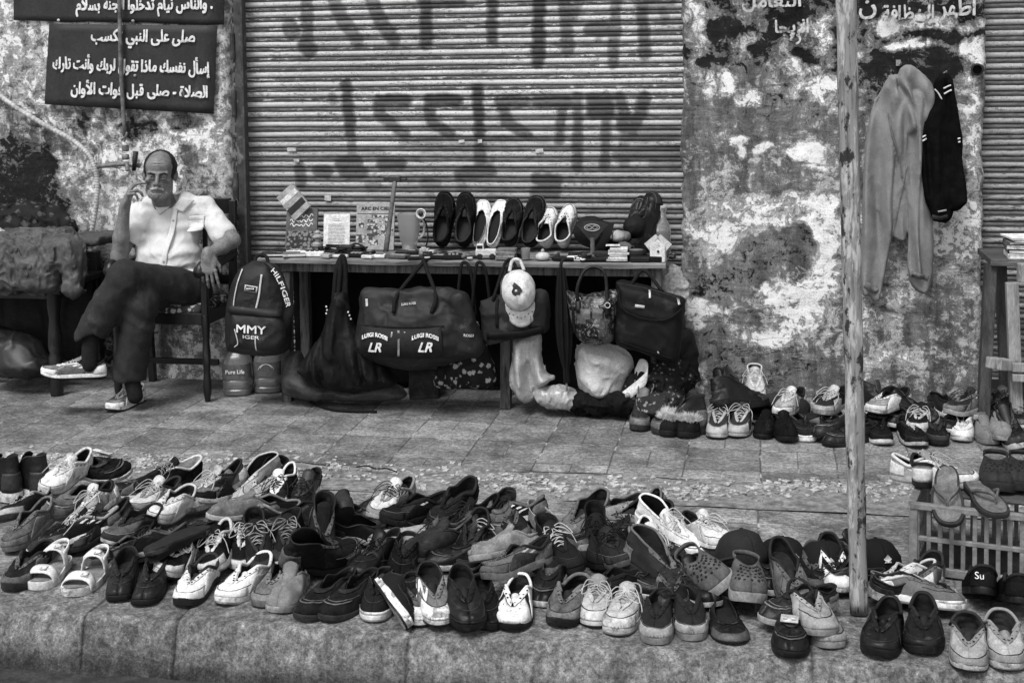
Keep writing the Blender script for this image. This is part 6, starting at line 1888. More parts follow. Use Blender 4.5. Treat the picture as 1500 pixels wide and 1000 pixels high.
# ------------------------------------------------------------------ signs, pipes and the bench on the left
paint_w = M('white_sign_paint', 0.7, 0.6, 0.12, 40, 0.25, 0.33)
board_m = M('grey_painted_board', 0.026, 0.62, 0.28, 7, 0.075, 0.36, 0.3, 160, spec=.3)
def board(name, label, corners, Y, th, mat, jag=0):
    P = [onY(u, v, Y) for u, v in corners]
    c = sum(P) / len(P)
    root = thing(name, label, 'sign', c)
    m = MB(); n = len(P)
    # a slightly bowed metal sheet
    k = 12; G = np.zeros((k, k, 3))
    for i in range(k):
        for j in range(k):
            s, t = i / (k - 1), j / (k - 1)
            q = (P[0] * (1 - s) + P[1] * s) * (1 - t) + (P[3] * (1 - s) + P[2] * s) * t
            q = q - c
            q[1] += -.004 * math.sin(math.pi * s) + .003 * (vnoise(np.array([s * 4, t * 4, 1.0])) - .5)
            if jag and t == 1: q[2] += jag * (vnoise(np.array([s * 14, 3.0, 0])) - .5)
            if t in (0, 1) or s in (0, 1): q += np.array([.004, 0, .004]) * (vnoise(np.array([s * 19, t * 19, 7.0])) - .5)
            G[i, j] = q
    m.grid(G); m.f = [f[::-1] for f in m.f]
    b = m.build('panel', mat, root, True); solidify(b, th, 1)
    return root, c
s1, c1 = board('hand_painted_sign', 'upper dark sign board with one line of white lettering, cut by the top edge', [(19, -75), (330, -62), (328, 37), (20, 31)], WALL - .020, .004, board_m, .012)
s2, c2 = board('hand_painted_sign', 'lower dark sign board with three lines of white Arabic lettering', [(72, 35), (318, 38), (313, 167), (65, 153)], WALL - .032, .004, board_m)
def sign_line(root, c, txt, ul, ur, v, size, Y, tilt=.03, bold=.03):
    a, b = onY(ul, v, Y), onY(ur, v, Y)
    p = (a + b) / 2 - c
    return text_mesh('lettering', arabic(txt), size, paint_w, root, (p[0], Y - c[1], p[2]), (math.pi / 2, tilt, 0), width=b[0] - a[0], bold=bold * size, depth=.0006)
sign_line(s1, c1, '. والناس نيام تدخلوا الجنة بسلام', 112, 311, 7, .088, WALL - .027, .012)
sign_line(s2, c2, 'صلى على النبي تكسب', 134, 285, 54, .085, WALL - .041, .028)
sign_line(s2, c2, 'إسأل نفسك ماذا تقول لربك وأنت تارك', 77, 307, 97, .088, WALL - .041, .045)
sign_line(s2, c2, 'الصلاة - صلى قبل فوات الأوان', 104, 304, 133, .085, WALL - .041, .035)
scr = M('screw_head', .4, .4)
for r_, c_, pts in ((s1, c1, ((86, 30), (195, 31))), (s2, c2, ((198, 111),))):
    for u, v in pts:
        p = onY(u, v, WALL - .036) - c_
        MB().lathe([(.0075, .006), (.008, .0), (.004, -.003)], p, 12, RX(math.pi / 2)).build('washer', scr, r_, True)

# tap on its riser, a wall pipe and a corrugated hose
met = M('galvanised_pipe', 0.15, 0.5, 0.5, 16, 0.05, 0.42, 0.4, 120)
tp = onY(180, 232, WALL - .06)
tap = thing('water_tap', 'old water pipe running down over the signs to a brass tap above the seated man', 'tap', tp)
def rel(u, v, Y, o): return onY(u, v, Y) - o
MB().tube(smooth_path([rel(174, -60, WALL - .06, tp), rel(176, 60, WALL - .065, tp), rel(178, 120, WALL - .062, tp), rel(183, 200, WALL - .06, tp)], 5), .011, 10).build('riser_pipe', met, tap, True)
m = MB().lathe([(.013, 0), (.019, .004), (.019, .03), (.014, .035)], rel(184, 222, WALL - .06, tp), 12)
m.lathe([(.016, 0), (.02, .005), (.02, .024), (.016, .03)], rel(184, 234, WALL - .06, tp), 12)
m.tube([rel(140, 244, WALL - .055, tp), rel(184, 240, WALL - .06, tp), rel(205, 243, WALL - .06, tp)], .013, 10)
m.tube(smooth_path([rel(184, 240, WALL - .06, tp), rel(186, 240, WALL - .12, tp), rel(187, 250, WALL - .14, tp)], 5), .012, 10)
autosmooth(m.build('tap_body', M('tarnished_brass', .11, .4, .4, 20, .3, .4, spec=.6), tap, True), 40)
MB().tube(smooth_path([rel(178, 205, WALL - .075, tp), rel(184, 200, WALL - .085, tp), rel(186, 194, WALL - .08, tp), rel(182, 208, WALL - .08, tp)], 4), .006, 8).build('wire_binding', met, tap, True)
m = MB().tube([rel(199, 222, WALL - .09, tp), rel(196, 250, WALL - .09, tp)], [.014, .011], 10)
m.build('lever', M('black_rubber_grip', .02, .5), tap, True)
hp = onY(140, 250, WALL - .04)
hose = thing('corrugated_hose', 'pale corrugated plastic hose curving down the wall at the left', 'hose', hp)
path = smooth_path([rel(-20, 120, WALL - .04, hp), rel(10, 148, WALL - .045, hp), rel(60, 180, WALL - .05, hp), rel(105, 205, WALL - .055, hp), rel(132, 230, WALL - .06, hp), rel(142, 262, WALL - .06, hp), rel(141, 300, WALL - .06, hp), rel(134, 345, WALL - .06, hp), rel(130, 400, WALL - .06, hp)], 30)
rad = [.0135 + .0022 * math.sin(i * 1.9) for i in range(len(path))]
MB().tube(path, rad, 10).build('ribbed_tube', M('aged_plastic', 0.42, .55, .3, 20, .08, .36), hose, True)
m = MB()
for q in (40, 120, 160):
    m.lathe([(.018, -.008), (.018, .008)], path[q] + np.array([0, .004, 0]), 10, RX(math.pi / 2))
m.build('wall_clip', met, hose)

# bench piled with clothes
bx = onY(80, 480, 6.42)[0]
bench = thing('wooden_bench', 'black wooden bench with a turned front post, heaped with clothes', 'bench', (bx - .3, 6.6, 0))
def br(p): return np.array(p, float) - np.array([bx - .3, 6.6, 0])
m = MB()
prof = [(.030, 0), (.034, .02), (.030, .08), (.036, .12), (.036, .2), (.028, .22), (.036, .25), (.034, .32), (.026, .40), (.034, .46), (.036, .60), (.040, .62), (.040, .70), (.046, .71), (.048, .735), (.036, .745)]
autosmooth(m.lathe(prof, br((bx, 6.42, 0)), 16).build('turned_post', wood_dk, bench, True), 40)
for x, y in ((bx + .02, 6.82), (bx - .95, 6.42), (bx - .95, 6.82)):
    bevel(MB().box(br((x, y, .35)), (.06, .05, .7)).build('leg', wood_dk, bench), .005)
bevel(MB().box(br((bx - .46, 6.63, .575)), (1.08, .44, .035)).build('seat_board', wood_dk, bench), .005)
bevel(MB().box(br((bx - .46, 6.43, .53)), (.9, .025, .06)).box(br((bx + .015, 6.62, .53)), (.03, .36, .06)).box(br((bx - .46, 6.6, .12)), (.9, .025, .05)).build('apron', wood_dk, bench), .004)
def heap(name, label, cat, prims, res, mat, disp, sm=1, group=None):
    V, F = polygonise(prims, res, disp)
    c = V.mean(0); c[2] = V[:, 2].min()
    o = mesh(name, V - c, F, mat, None, True, loc=c)
    if sm:
        q = o.modifiers.new('smooth', 'SMOOTH'); q.iterations = sm; q.factor = .5
    return tag(o, label, cat, group)
def E_(u, v, Y, r, R=None): return (d_ell(onY(u, v, Y), r, R), '+', .04)
def K_(a, b, ra, rb=None, sq=None, k=.03): return (d_cap(onY(*a), onY(*b), ra, rb, sq), '+', k)
Yv = (0, 1, 0)
nylon = M('olive_nylon', 0.055, 0.62, 0.4, 12, 0.12, 0.36, 0.4, 200, spec=.4)
jk = heap('puffer_jacket', 'crumpled grey-brown jacket draped over the front of the bench', 'jacket',
     [(d_pillow([onY(u, v, 6.41) for u, v in ((-60, 352), (0, 342), (40, 350), (78, 344), (108, 346), (122, 360), (125, 400), (121, 426), (110, 433), (98, 426), (95, 398), (88, 424), (60, 428), (20, 425), (-30, 426), (-70, 424))], .075, .06, lambda X, Z: .014 * np.sin(X * 34 + 9 * Z + 3 * fbm(np.stack([X * 9, Z * 9, X * 0], -1), 4, 2)) * fbm(np.stack([X * 6, Z * 14, X * 0], -1), 6, 2), lean=.10), '+', .01),
      K_((-40, 362, 6.52), (90, 356, 6.56), .085, k=.05), K_((40, 352, 6.46), (78, 352, 6.48), .045, k=.03), K_((62, 350, 6.40), (50, 398, 6.33), .022, .016, k=.02), K_((102, 366, 6.38), (112, 424, 6.37), .038, .036, k=.02)],
     .0065, nylon, wrinkle(17, .024, 3, (1.1, 1, .6), .9), 1)
bt = M('jacket_button', .05, .3)
heap('checked_jacket', 'dark checked jacket bundled at the back of the bench against the wall', 'jacket',
     [E_(30, 330, 6.70, (.26, .12, .10)), E_(62, 318, 6.72, (.13, .09, .07)), E_(-10, 335, 6.68, (.2, .12, .11)), K_((60, 345, 6.62), (95, 335, 6.7), .05), E_(20, 312, 6.75, (.13, .08, .05))], .008,
     pattern_mat('dark_check_cloth', .010, .06, 22, .30), wrinkle(15, .04, 6), 1)
heap('cushion', 'flat grey cushion on the bench beside the armchair', 'cushion', [(d_box(onY(138, 349, 6.62), (.10, .14, .022), .02), '+', .01)], .008, M('grey_cushion', .06, .8, .3, 14), wrinkle(14, .014, 2), 2)
heap('pale_cloth', 'rolled pale cloth at the left frame edge on the bench', 'cloth', [K_((-12, 345, 6.48), (2, 352, 6.46), .055, .045)], .007, M('pale_linen', .38, .85, .3, 18, .12, .36), wrinkle(22, .02, 3), 1)
heap('black_bag', 'black shiny bag on the ground beneath the bench', 'bag', [E_(20, 520, 6.5, (.17, .13, .11)), E_(40, 535, 6.46, (.13, .11, .07)), E_(0, 508, 6.54, (.10, .1, .11))], .009, M('black_vinyl', .010, .5, .4, 12, spec=.5), wrinkle(12, .025, 8), 1)
heap('dark_blanket', 'dark sheet added below the bench seat to deepen the shade there', 'blanket', [(d_box(onY(10, 470, 6.72), (.5, .02, .24), .015), '+', .01)], .012, M('bench_shade_black', .012, .9, .4, 14), wrinkle(7, .05, 12, (1.6, 1, .2)), 1)  # added dark sheet, stands in for the shade below the bench
# coat buttons on the jacket front
dgj = surface_of(jk)
for u, v in ((12, 368), (20, 366), (42, 392), (38, 402)):
    p = drape(dgj, [onY(u, v, 6.3)], .004)[0]
    MB().lathe([(.012, -.004), (.012, .003), (.006, .005)], (0, 0, 0), 12, RX(math.radians(80))).build('button', bt, jk, loc=Vector(p) - jk.location)
# ------------------------------------------------------------------ the plank stall
TY0, TY1 = 6.40, 6.82
tx0, tx1 = onY(372, 380, TY0)[0], onY(975, 395, TY0)[0]
tc = np.array([(tx0 + tx1) / 2, 6.6, 0])
def tr(p): return np.array(p, float) - tc
plank = M('weathered_plank', 0.17, 0.85, 0.5, 9, 0.05, 0.42, 0.7, 140, (.35, 4, 6))
post = M('grey_timber', 0.10, 0.85, 0.5, 12, 0.03, 0.42, 0.7, 120, (5, 5, .5))
table = thing('plank_table', 'long rough plank table loaded with bric-a-brac in front of the wide shutter', 'table', tc)
for k, (y0, y1) in enumerate(((6.40, 6.535), (6.54, 6.68), (6.685, 6.82))):
    m = MB()
    V = []
    xs = np.linspace(tx0 + .01 * k, tx1 - .02 * (k % 2), 60)
    for x in xs:
        w_ = .004 * (fbm(np.array([x * 6, k * 3.0, 0]), 3) - .5)
        e = .010 * (fbm(np.array([x * 9, k * 5.0, 2]), 4) - .5)
        V.append([(x, y0 + e, TZ - .030 + w_ * 2), (x, y0 + e, TZ - .012 + w_), (x, y0 + e + .005, TZ - .004 + w_), (x, y1 - .004, TZ - .004 + w_), (x, y1, TZ - .012 + w_), (x, y1, TZ - .030 + w_), (x, y0 + e, TZ - .030 + w_ * 2)])
    G = np.array(V) - tc
    m.grid(G); m.f = [f[::-1] for f in m.f]
    b = len(m.v)
    m.f.append(tuple(range(0, 6))); m.f.append(tuple(59 * 7 + i for i in range(5, -1, -1)))
    m.build('plank', plank, table)
m = MB().box(tr(((tx0 + tx1) / 2, 6.45, TZ - .052)), (tx1 - tx0 - .1, .03, .045)).box(tr(((tx0 + tx1) / 2, 6.77, TZ - .052)), (tx1 - tx0 - .1, .03, .045))
bevel(m.build('batten', post, table), .003)
for u in (420, 740, 960):
    x = onY(u, 500, 6.47)[0]
    bevel(MB().bar(tr((x, 6.47, 0)), tr((x + .01, 6.47, TZ - .03)), .055, .05).build('leg', post, table), .004)
    bevel(MB().bar(tr((x, 6.77, 0)), tr((x, 6.77, TZ - .03)), .05, .05).build('leg', post, table), .004)
def onT(u, Y, z=TZ):
    d = ray(u, 370); return np.array([d[0] / d[1] * Y, Y, z])
shade_sheet = heap('dark_tarpaulin', 'black sheet added behind the bags to deepen the shade under the plank table', 'tarpaulin', [(d_box((tc[0], 6.83, .36), ((tx1 - tx0) / 2 - .05, .03, .34), .02), '+', .01)], .014, M('table_shade_black', .006, .9, .4, 6, spec=.08), wrinkle(5, .018, 5, (1.5, .3, .3)), 1)  # added black sheet, stands in for the deep shade under the table

# --- things on the table
paper = M('paper', .62, .8, .06, 30, .42, .36, .1)
def slab(name, label, cat, u, Y, w_, d_, h_, g, rz=0, z=TZ, rough=.5, group=None, details=None, bev=.003):
    r = thing(name, label, cat, onT(u, Y, z), (0, 0, math.radians(rz)), group)
    bevel(MB().box((0, 0, h_ / 2), (w_, d_, h_)).build('case' if cat not in ('book', 'cards') else 'cover', gm('plastic', g), r), bev)
    if details: details(r)
    return r
def stand_up(name, label, cat, u, Y, w_, h_, th, g, tilt=14, rz=0, z=TZ, mat=None, group=None, roll=0):
    r = thing(name, label, cat, onT(u, Y, z), (math.radians(-tilt), math.radians(roll), math.radians(rz)), group)
    bevel(MB().box((0, 0, h_ / 2), (w_, th, h_)).build('cover', mat or gm('card', g), r), .001)
    return r
def lines(r, name, w_, h_, th, rows, g, x0=-.4, x1=.4, seed=1, hh=.55):
    rr = random.Random(seed); m = MB()
    for z in rows:
        x = x0 * w_
        while x < x1 * w_:
            l = (.03 + .05 * rr.random()) * w_
            m.box((x + l / 2, -th / 2 - .0006, z * h_), (l, .001, hh * .02 * h_)); x += l + .012 * w_
    return m.build(name, gm('ink', g), r)
# leaning leaflets and books at the left end
r = stand_up('paperback', 'small paperback perched at a slant above the grey book', 'book', 445, 6.72, .115, .16, .02, .3, 10, 0, TZ + .185, roll=-42)
bevel(MB().box((0, -.0112, .05), (.11, .002, .035)).build('cover_band', gm('ink', .05), r), .0005); bevel(MB().box((0, -.0112, .115), (.108, .002, .03)).build('cover_picture', gm('ink', .5), r), .0005)
r = stand_up('book', 'grey book with white Arabic lettering leaning left of the open white page', 'book', 441, 6.70, .165, .215, .02, .10, 14, 4)
for zz_, n_ in ((.175, 6), (.150, 7), (.128, 6)):
    MB().tube(smooth_path([(-.06 + .12 * k / (n_ * 2), -.0112, zz_ + .010 * math.sin(k * 2.4) * (k % 3 > 0)) for k in range(n_ * 2 + 1)], 4), .0028, 5).build('title_stroke', paint_w, r)
bevel(MB().box((0, -.0112, .05), (.15, .001, .09)).build('cover_picture', pattern_mat('cover_print', .03, .2, 60), r), .0003)
r = stand_up('open_book', 'white printed page standing open between grey book and picture album', 'book', 493, 6.66, .135, .19, .012, .7, 12, 8, mat=paper)
lines(r, 'print', .135, .19, .012, np.linspace(.1, .72, 17), .1, -.32, .30, 3, .5); lines(r, 'print', .135, .19, .012, (.86, .82), .1, -.12, .12, 4, .6)
r = stand_up('picture_album', 'tall pale picture album with a street plan on its cover behind the hammer', 'book', 549, 6.72, .20, .235, .014, .30, 12, 3)
text_mesh('lettering', 'ARC EN CIEL', .024, gm('ink', .03), r, (0, -.0078, .212), width=.15, bold=.0006)
mm = MB(); R3 = np.random.default_rng(4)
for k in range(34):
    x, z = -.085 + .17 * R3.random(), .02 + .16 * R3.random()
    mm.box((x, -.0074 - .0001 * k / 34, z), (.012 + .03 * R3.random(), .001, .008 + .02 * R3.random()))
mm.build('cover_picture', pattern_mat('plan_print', .06, .5, 55, .42), r)
bevel(MB().box((0, -.0076, .186), (.19, .001, .003)).build('rule', gm('ink', .05), r), .0002)
# hammer
hb, ht = onT(565, 6.55, TZ + .012), onY(579, 262, 6.70)
hm = thing('hammer', 'long-handled hammer leaning on the shutter in front of the picture album', 'hammer', hb)
dv = ht - hb; nd = dv / np.linalg.norm(dv)
MB().tube([dv * t for t in np.linspace(0, 1.02, 8)], [.013, .0135, .0125, .0115, .011, .0115, .012, .012], 10).build('handle', M('hammer_handle', .10, .6, .4, 20, .03, .4), hm, True)
sx = np.cross(nd, (0, 1, 0)); sx /= np.linalg.norm(sx)
m = MB().bar(dv - sx * .03, dv + sx * .032, .034, .03).bar(dv + sx * .03, dv + sx * .06, .026, .024).bar(dv - sx * .06, dv - sx * .03, .030, .012)
bevel(m.build('head', M('forged_steel', .02, .4, .5, 20, spec=.5), hm), .004)
# transparent jug and a clip lamp
gl = NT('cloudy_plastic'); gl.b.inputs['Transmission Weight'].default_value = .55; gl.b.inputs['Base Color'].default_value = (.42, .42, .42, 1); gl.b.inputs['Roughness'].default_value = .3; gl.b.inputs['Alpha'].default_value = .55
jg = thing('blender_jug', 'cloudy transparent blender jug between the hammer and the black sneakers', 'jug', onT(600, 6.62))
m = MB(); G = []
for z, s_ in ((.0, .034), (.045, .034), (.05, .036), (.06, .042), (.13, .050), (.2, .056), (.202, .053), (.13, .047), (.062, .039)):
    G.append([(s_ * math.copysign(abs(math.cos(a)) ** .5, math.cos(a)), s_ * math.copysign(abs(math.sin(a)) ** .5, math.sin(a)), z) for a in np.linspace(0, 2 * math.pi, 33)])
m.grid(np.array(G)); m.f = [f for f in m.f]
autosmooth(m.build('jug_wall', gl.m, jg, True), 40)
bevel(MB().lathe([(.036, 0), (.037, .02), (.034, .045)], (0, 0, .001), 20).build('base_collar', gm('plastic', .3), jg), .002)
MB().tube(smooth_path([(.052, -.01, .18), (.078, -.01, .16), (.076, -.01, .10), (.046, -.01, .07)], 6), .006, 8).build('handle', gm('plastic', .3), jg, True)
lp = thing('clip_lamp', 'small clip lamp with a chrome ring right of the transparent jug', 'lamp', onT(622, 6.60))
MB().tube(smooth_path([(0, 0, .02), (.018, .0, .08), (.008, .01, .15), (-.01, 0, .19)], 6), .004, 8).build('stalk', gm('plastic', .02), lp, True)
m = MB(); 
m.grid(np.array([[(-.008 + (r_) * math.cos(a), -.02 - d_, .205 + r_ * math.sin(a)) for a in np.linspace(0, 2 * math.pi, 25)] for r_, d_ in ((.010, .0), (.020, .008), (.024, .014), (.027, .010), (.024, .0))]))
m.build('lamp_ring', M('chrome', .6, .15, .1, 10, bump=.05, spec=.9), lp, True)
MB().lathe([(.004, .0), (.012, .003), (.013, .01)], (-.008, -.026, .205), 14, RX(math.pi / 2)).build('lens', M('dark_lens', .02, .1, bump=0), lp, True)
bevel(MB().box((0, 0, .014), (.045, .04, .028)).box((0, -.018, .026), (.025, .012, .022)).build('base_clip', gm('plastic', .4), lp), .003)
# candlestick-like ornament, cables, phone, calculators
orn = thing('brass_ornament', 'small turned metal ornament in front of the grey book', 'ornament', onT(466, 6.52))
m = MB().lathe([(.026, 0), (.028, .006), (.014, .014), (.012, .03), (.026, .042), (.028, .055), (.013, .066), (.012, .075), (.030, .083), (.032, .088), (.012, .10), (.016, .112), (.004, .122)], (0, 0, .003), 18)
autosmooth(m.build('turned_body', M('tarnished_silver', .28, .3, .5, 30, .04, .4, spec=.7), orn, True), 40)
R4 = random.Random(5)
for nm, lb, u, Y, sp, nn in (('cable', 'tangled black charger cables in front of the open white page', 487, 6.50, .07, 26), ('cable', 'second tangle of black cables right of the open white page', 520, 6.54, .06, 24)):
    c_ = thing(nm, lb, 'cables', onT(u, Y))
    pts = [((R4.random() - .5) * sp * 2, (R4.random() - .5) * .06, .008 + .06 * R4.random() * (1 - abs(k / nn - .5))) for k in range(nn)]
    MB().tube(smooth_path(pts, 5), .0045, 6).build('cord', gm('rubber', .012), c_, True)
    bevel(MB().box((.02, -.03, .016), (.05, .03, .03)).box((-.04, -.02, .014), (.04, .03, .026)).build('plug', gm('rubber', .014), c_), .005)
def keys(r, w_, d_, h_, g=.1, nx=4, ny=4, scr_=True):
    m = MB()
    for i in range(nx):
        for j in range(ny): m.box(((i - (nx - 1) / 2) * w_ * .2, -d_ * .38 + j * d_ * .14, h_ + .0015), (w_ * .13, d_ * .09, .004))
    m.build('key', gm('plastic', g), r)
    if scr_: MB().box((0, d_ * .30, h_ + .0006), (w_ * .7, d_ * .22, .002)).build('screen', gm('rubber', .03), r)
slab('calculator', 'white desk telephone or calculator at the left end of the stall', 'calculator', 432, 6.52, .13, .10, .025, .62, 8, details=lambda r: keys(r, .13, .1, .025, .3), bev=.008)
for lb, u, Y, w_, d_, h_, g, rz in (('dark wallet at the far left end of the stall edge', 400, 6.46, .12, .09, .018, .05, 12), ('thin pale-edged notebook next to the dark wallet', 431, 6.45, .11, .085, .022, .12, 18)):
    r = slab('notebook' if 'note' in lb else 'wallet', lb, 'notebook' if 'note' in lb else 'wallet', u, Y, w_, d_, h_, g, rz, bev=.003)
    bevel(MB().box((0, 0, h_ * .5), (w_ * .99 + .003, d_ * .97 + .003, h_ * .5)).build('page_edge', paper, r), .001)
phones = [(458, .12, .055, .026, .66, 'white cordless handset lying at the stall edge', True), (480, .05, .06, .02, .3, 'grey phone beside the white cordless handset', True), (499, .085, .05, .014, .5, 'pale small box in front of the black cables', False), (524, .10, .06, .02, .02, 'black remote control in front of the cable tangle', True),
          (540, .06, .05, .016, .55, 'white matchbox-sized packet left of the hammer', False), (556, .055, .045, .016, .6, 'second white packet, touching the hammer handle foot', False), (583, .11, .06, .016, .08, 'flat dark case in front of the jug', False), (612, .10, .06, .014, .035, 'black flat case in front of the clip lamp', False),
          (640, .10, .06, .018, .014, 'black pouch under the first black sneaker', False), (664, .09, .07, .022, .02, 'black camera-like box under the second black sneaker', True)]
for u, w_, d_, h_, g, lb, kk in phones:
    nm = 'handset' if kk else 'small_box'
    slab(nm, lb, 'phone' if kk else 'box', u, 6.43 + .02 * (u % 3), w_, d_, h_, g, (u * 7) % 30 - 15, details=(lambda r, a=(w_, d_, h_), g_=g: keys(r, *a, .06 if g_ > .3 else .3, 3, 4)) if kk else (lambda r, a=(w_, d_, h_), g_=g: MB().box((0, 0, a[2] + .0006), (a[0] * .7, a[1] * .5, .001)).build('printed_label', gm('ink', .1 if g_ > .3 else .3), r)), bev=.004)
# toy car, soap stacks, jar and plates
toy = thing('toy_truck', 'small pale plastic toy truck in front of the white trainers', 'toy', onT(712, 6.46), (0, 0, .15))
m = MB().box((0, 0, .032), (.10, .05, .03)).box((-.028, 0, .058), (.04, .046, .03), None, .8); bevel(m.build('truck_body', gm('white', .5), toy), .004)
for x in (-.03, .03):
    for y in (-.026, .026): MB().lathe([(.010, -.006), (.014, -.004), (.014, .004), (.010, .006)], (x, y, .014), 12, RX(math.pi / 2)).build('wheel', gm('rubber', .03), toy)
bevel(MB().box((-.03, -.024, .06), (.026, .003, .014)).build('window', gm('rubber', .02), toy), .001)
for lb, u, hs, g in (('folded pale strap stack right of the toy truck', 742, 5, .2), ('neat pile of cards near the birdhouse ornament', 906, 6, .5), ('dark pile of leather wallets beside the round tin', 884, 4, .05)):
    st_ = thing('stack', lb, 'stack', onT(u, 6.45))
    for k in range(hs): bevel(MB().box(((R4.random() - .5) * .01, 0, .006 + k * .0105), (.10 - .008 * (k % 3), .07, .010), RZ((R4.random() - .5) * .25)).build('layer', gm('card', g * (1.15 if k % 2 else .7)), st_), .002)
jar = thing('glass_tumbler', 'small frosted tumbler left of the white hanging cap', 'tumbler', onT(770, 6.45))
autosmooth(MB().lathe([(.020, 0), (.022, .05), (.024, .052), (.022, .054), (.019, .006)], (0, 0, .002), 18).build('tumbler_wall', gl.m, jar, True), 40)
MB().lathe([(.019, .0), (.019, .03)], (0, 0, .008), 16).build('contents', gm('plastic', .12), jar)
cb = thing('rotary_lighter', 'pale rounded desk lighter under the small off-white shoe', 'ornament', onT(795, 6.45))
autosmooth(MB().lathe([(.030, 0), (.036, .008), (.034, .022), (.022, .032), (.006, .036)], (0, 0, .001), 20).build('dome', gm('white', .42), cb, True), 60)
MB().lathe([(.007, .0), (.009, .012), (.004, .018)], (0, 0, .034), 12).build('knob', gm('metal', .3), cb, True)
for lb, u, w_, d_, h_, g in (('flat black case below the pair of dark sneakers', 826, .11, .06, .018, .018), ('white clamshell box beside the dark hand mirror', 842, .075, .05, .02, .6), ('black tray under the hand mirror', 868, .12, .07, .012, .014), ('dark small tin at the right end of the stall edge', 938, .09, .06, .022, .04), ('black long case in front of the birdhouse ornament', 952, .12, .04, .026, .013)):
    slab('small_box', lb, 'box', u, 6.44, w_, d_, h_, g, (u * 5) % 24 - 12, bev=.005, details=lambda r, a=(w_, d_, h_): MB().box((0, -a[1] / 2 - .0006, a[2] * .55), (a[0] * .96, .0012, .002)).build('lid_seam', gm('rubber', .01), r))
mir = thing('hand_mirror', 'dark fan-shaped hand mirror with embossed oval standing on a round foot', 'mirror', onT(868, 6.50))
m = MB().lathe([(.036, 0), (.034, .008), (.014, .016), (.010, .03), (.011, .075), (.014, .09)], (0, 0, .013), 18)
autosmooth(m.build('foot', gm('plastic', .10), mir, True), 50)
m = MB(); F0 = [(-.014, 0, .09), (.014, 0, .09), (.046, 0, .13), (.075, 0, .165), (.05, 0, .178), (0, 0, .183), (-.05, 0, .178), (-.075, 0, .165), (-.046, 0, .13)]
m.v = F0; m.f = [tuple(range(len(F0)))]
solidify(m.build('fan_panel', gm('plastic', .055), mir), .014, 0)
MB().tube([(.036 * math.cos(a), -.009, .152 + .016 * math.sin(a)) for a in np.linspace(0, 2 * math.pi, 25)], .003, 6).tube([(.012 * math.cos(a) - .014, -.009, .152 + .008 * math.sin(a)) for a in np.linspace(0, 2 * math.pi, 13)], .002, 5).tube([(.012 * math.cos(a) + .014, -.009, .152 + .008 * math.sin(a)) for a in np.linspace(0, 2 * math.pi, 13)], .002, 5).build('embossed_ornament', gm('plastic', .3), mir, True)
r = cap_hat('black net cap leaning on the shutter behind the hand mirror', 0, 900, 0, g=.022, patch=False, at=1, group=None); r.location = onT(872, 6.70, TZ + .10); r.rotation_euler = (math.radians(70), 0, math.radians(-60))
pepp = [(905, 6.60, .030, .30, 'pale round fruit-like ball next to the hand mirror'), (915, 6.62, .026, .12, 'grey ball beside the pale one'), (930, 6.66, .05, .014, 'black soft ball hat behind the two balls')]
for u, Y, r_, g, lb in pepp:
    c_ = onT(u, Y, TZ + r_ + (.07 if u < 925 else .09))
    heap('ball', lb, 'ball', [(d_ell(c_, (r_ * 1.1, r_, r_)), '+', .01)], .005, gm('foam', g), wrinkle(30, .008, 3), 2)
heap('black_cloth_roll', 'rolled black cloth supporting the balls on the stall', 'cloth', [(d_cap(onT(896, 6.64, TZ + .035), onT(945, 6.64, TZ + .035), .04, .045), '+', .02)], .007, gm('suede', .013), wrinkle(22, .02, 5), 1)
vs = thing('clay_pot', 'little grey clay pot lying on its side by the round tin', 'pot', onT(916, 6.52, TZ + .05), (math.radians(90), 0, math.radians(60)))
autosmooth(MB().lathe([(.012, -.04), (.028, -.03), (.033, -.005), (.026, .022), (.016, .03), (.018, .042)], (0, 0, 0), 20).build('pot_wall', gm('foam', .08), vs, True), 50)
MB().lathe([(.0145, .0385), (.013, .0425)], (0, 0, 0), 16).build('mouth', gm('rubber', .01), vs)
heap('small_cushion', 'dark pincushion under the clay pot', 'pincushion', [(d_ell(onT(920, 6.52, TZ + .012), (.05, .04, .022)), '+', .01)], .005, gm('suede', .03), None, 1)
tin = thing('round_tin', 'round dark lidded tin right of the pile of cards', 'tin', onT(932, 6.47))
autosmooth(MB().lathe([(.044, 0), (.046, .004), (.046, .032), (.048, .033), (.048, .045), (.044, .05)], (0, 0, .001), 26).build('tin_body', gm('plastic', .03), tin, True), 40)
autosmooth(MB().lathe([(.038, .048), (.03, .052), (.006, .053)], (0, 0, .001), 26).build('lid_rim', gm('metal', .12), tin, True), 40)
bt_ = thing('glass_bottle', 'clear glass bottle at the right end of the stall', 'bottle', onT(972, 6.58))
glass = NT('bottle_glass'); glass.b.inputs['Transmission Weight'].default_value = .85; glass.b.inputs['Base Color'].default_value = (.7, .7, .7, 1); glass.b.inputs['Roughness'].default_value = .08
autosmooth(MB().lathe([(.030, 0), (.034, .006), (.035, .13), (.032, .155), (.016, .182), (.013, .195), (.013, .225), (.016, .226), (.016, .24), (.012, .241)], (0, 0, .002), 24).build('bottle_wall', glass.m, bt_, True), 40)
MB().lathe([(.030, .006), (.031, .12)], (0, 0, .003), 20).build('liquid', M('murky_liquid', .10, .2, .1, bump=0), bt_, True)
MB().lathe([(.0145, .24), (.0145, .248)], (0, 0, .002), 16).build('stopper', gm('plastic', .4), bt_)
bh = thing('birdhouse_ornament', 'small pale house-shaped ornament at the right end of the stall edge', 'ornament', onT(964, 6.44), (0, 0, -.12))
m = MB(); pr = [(-.036, 0), (.036, 0), (.036, .075), (0, .105), (-.036, .075)]
m.v = [(x, -.018, z) for x, z in pr] + [(x, .018, z) for x, z in pr]
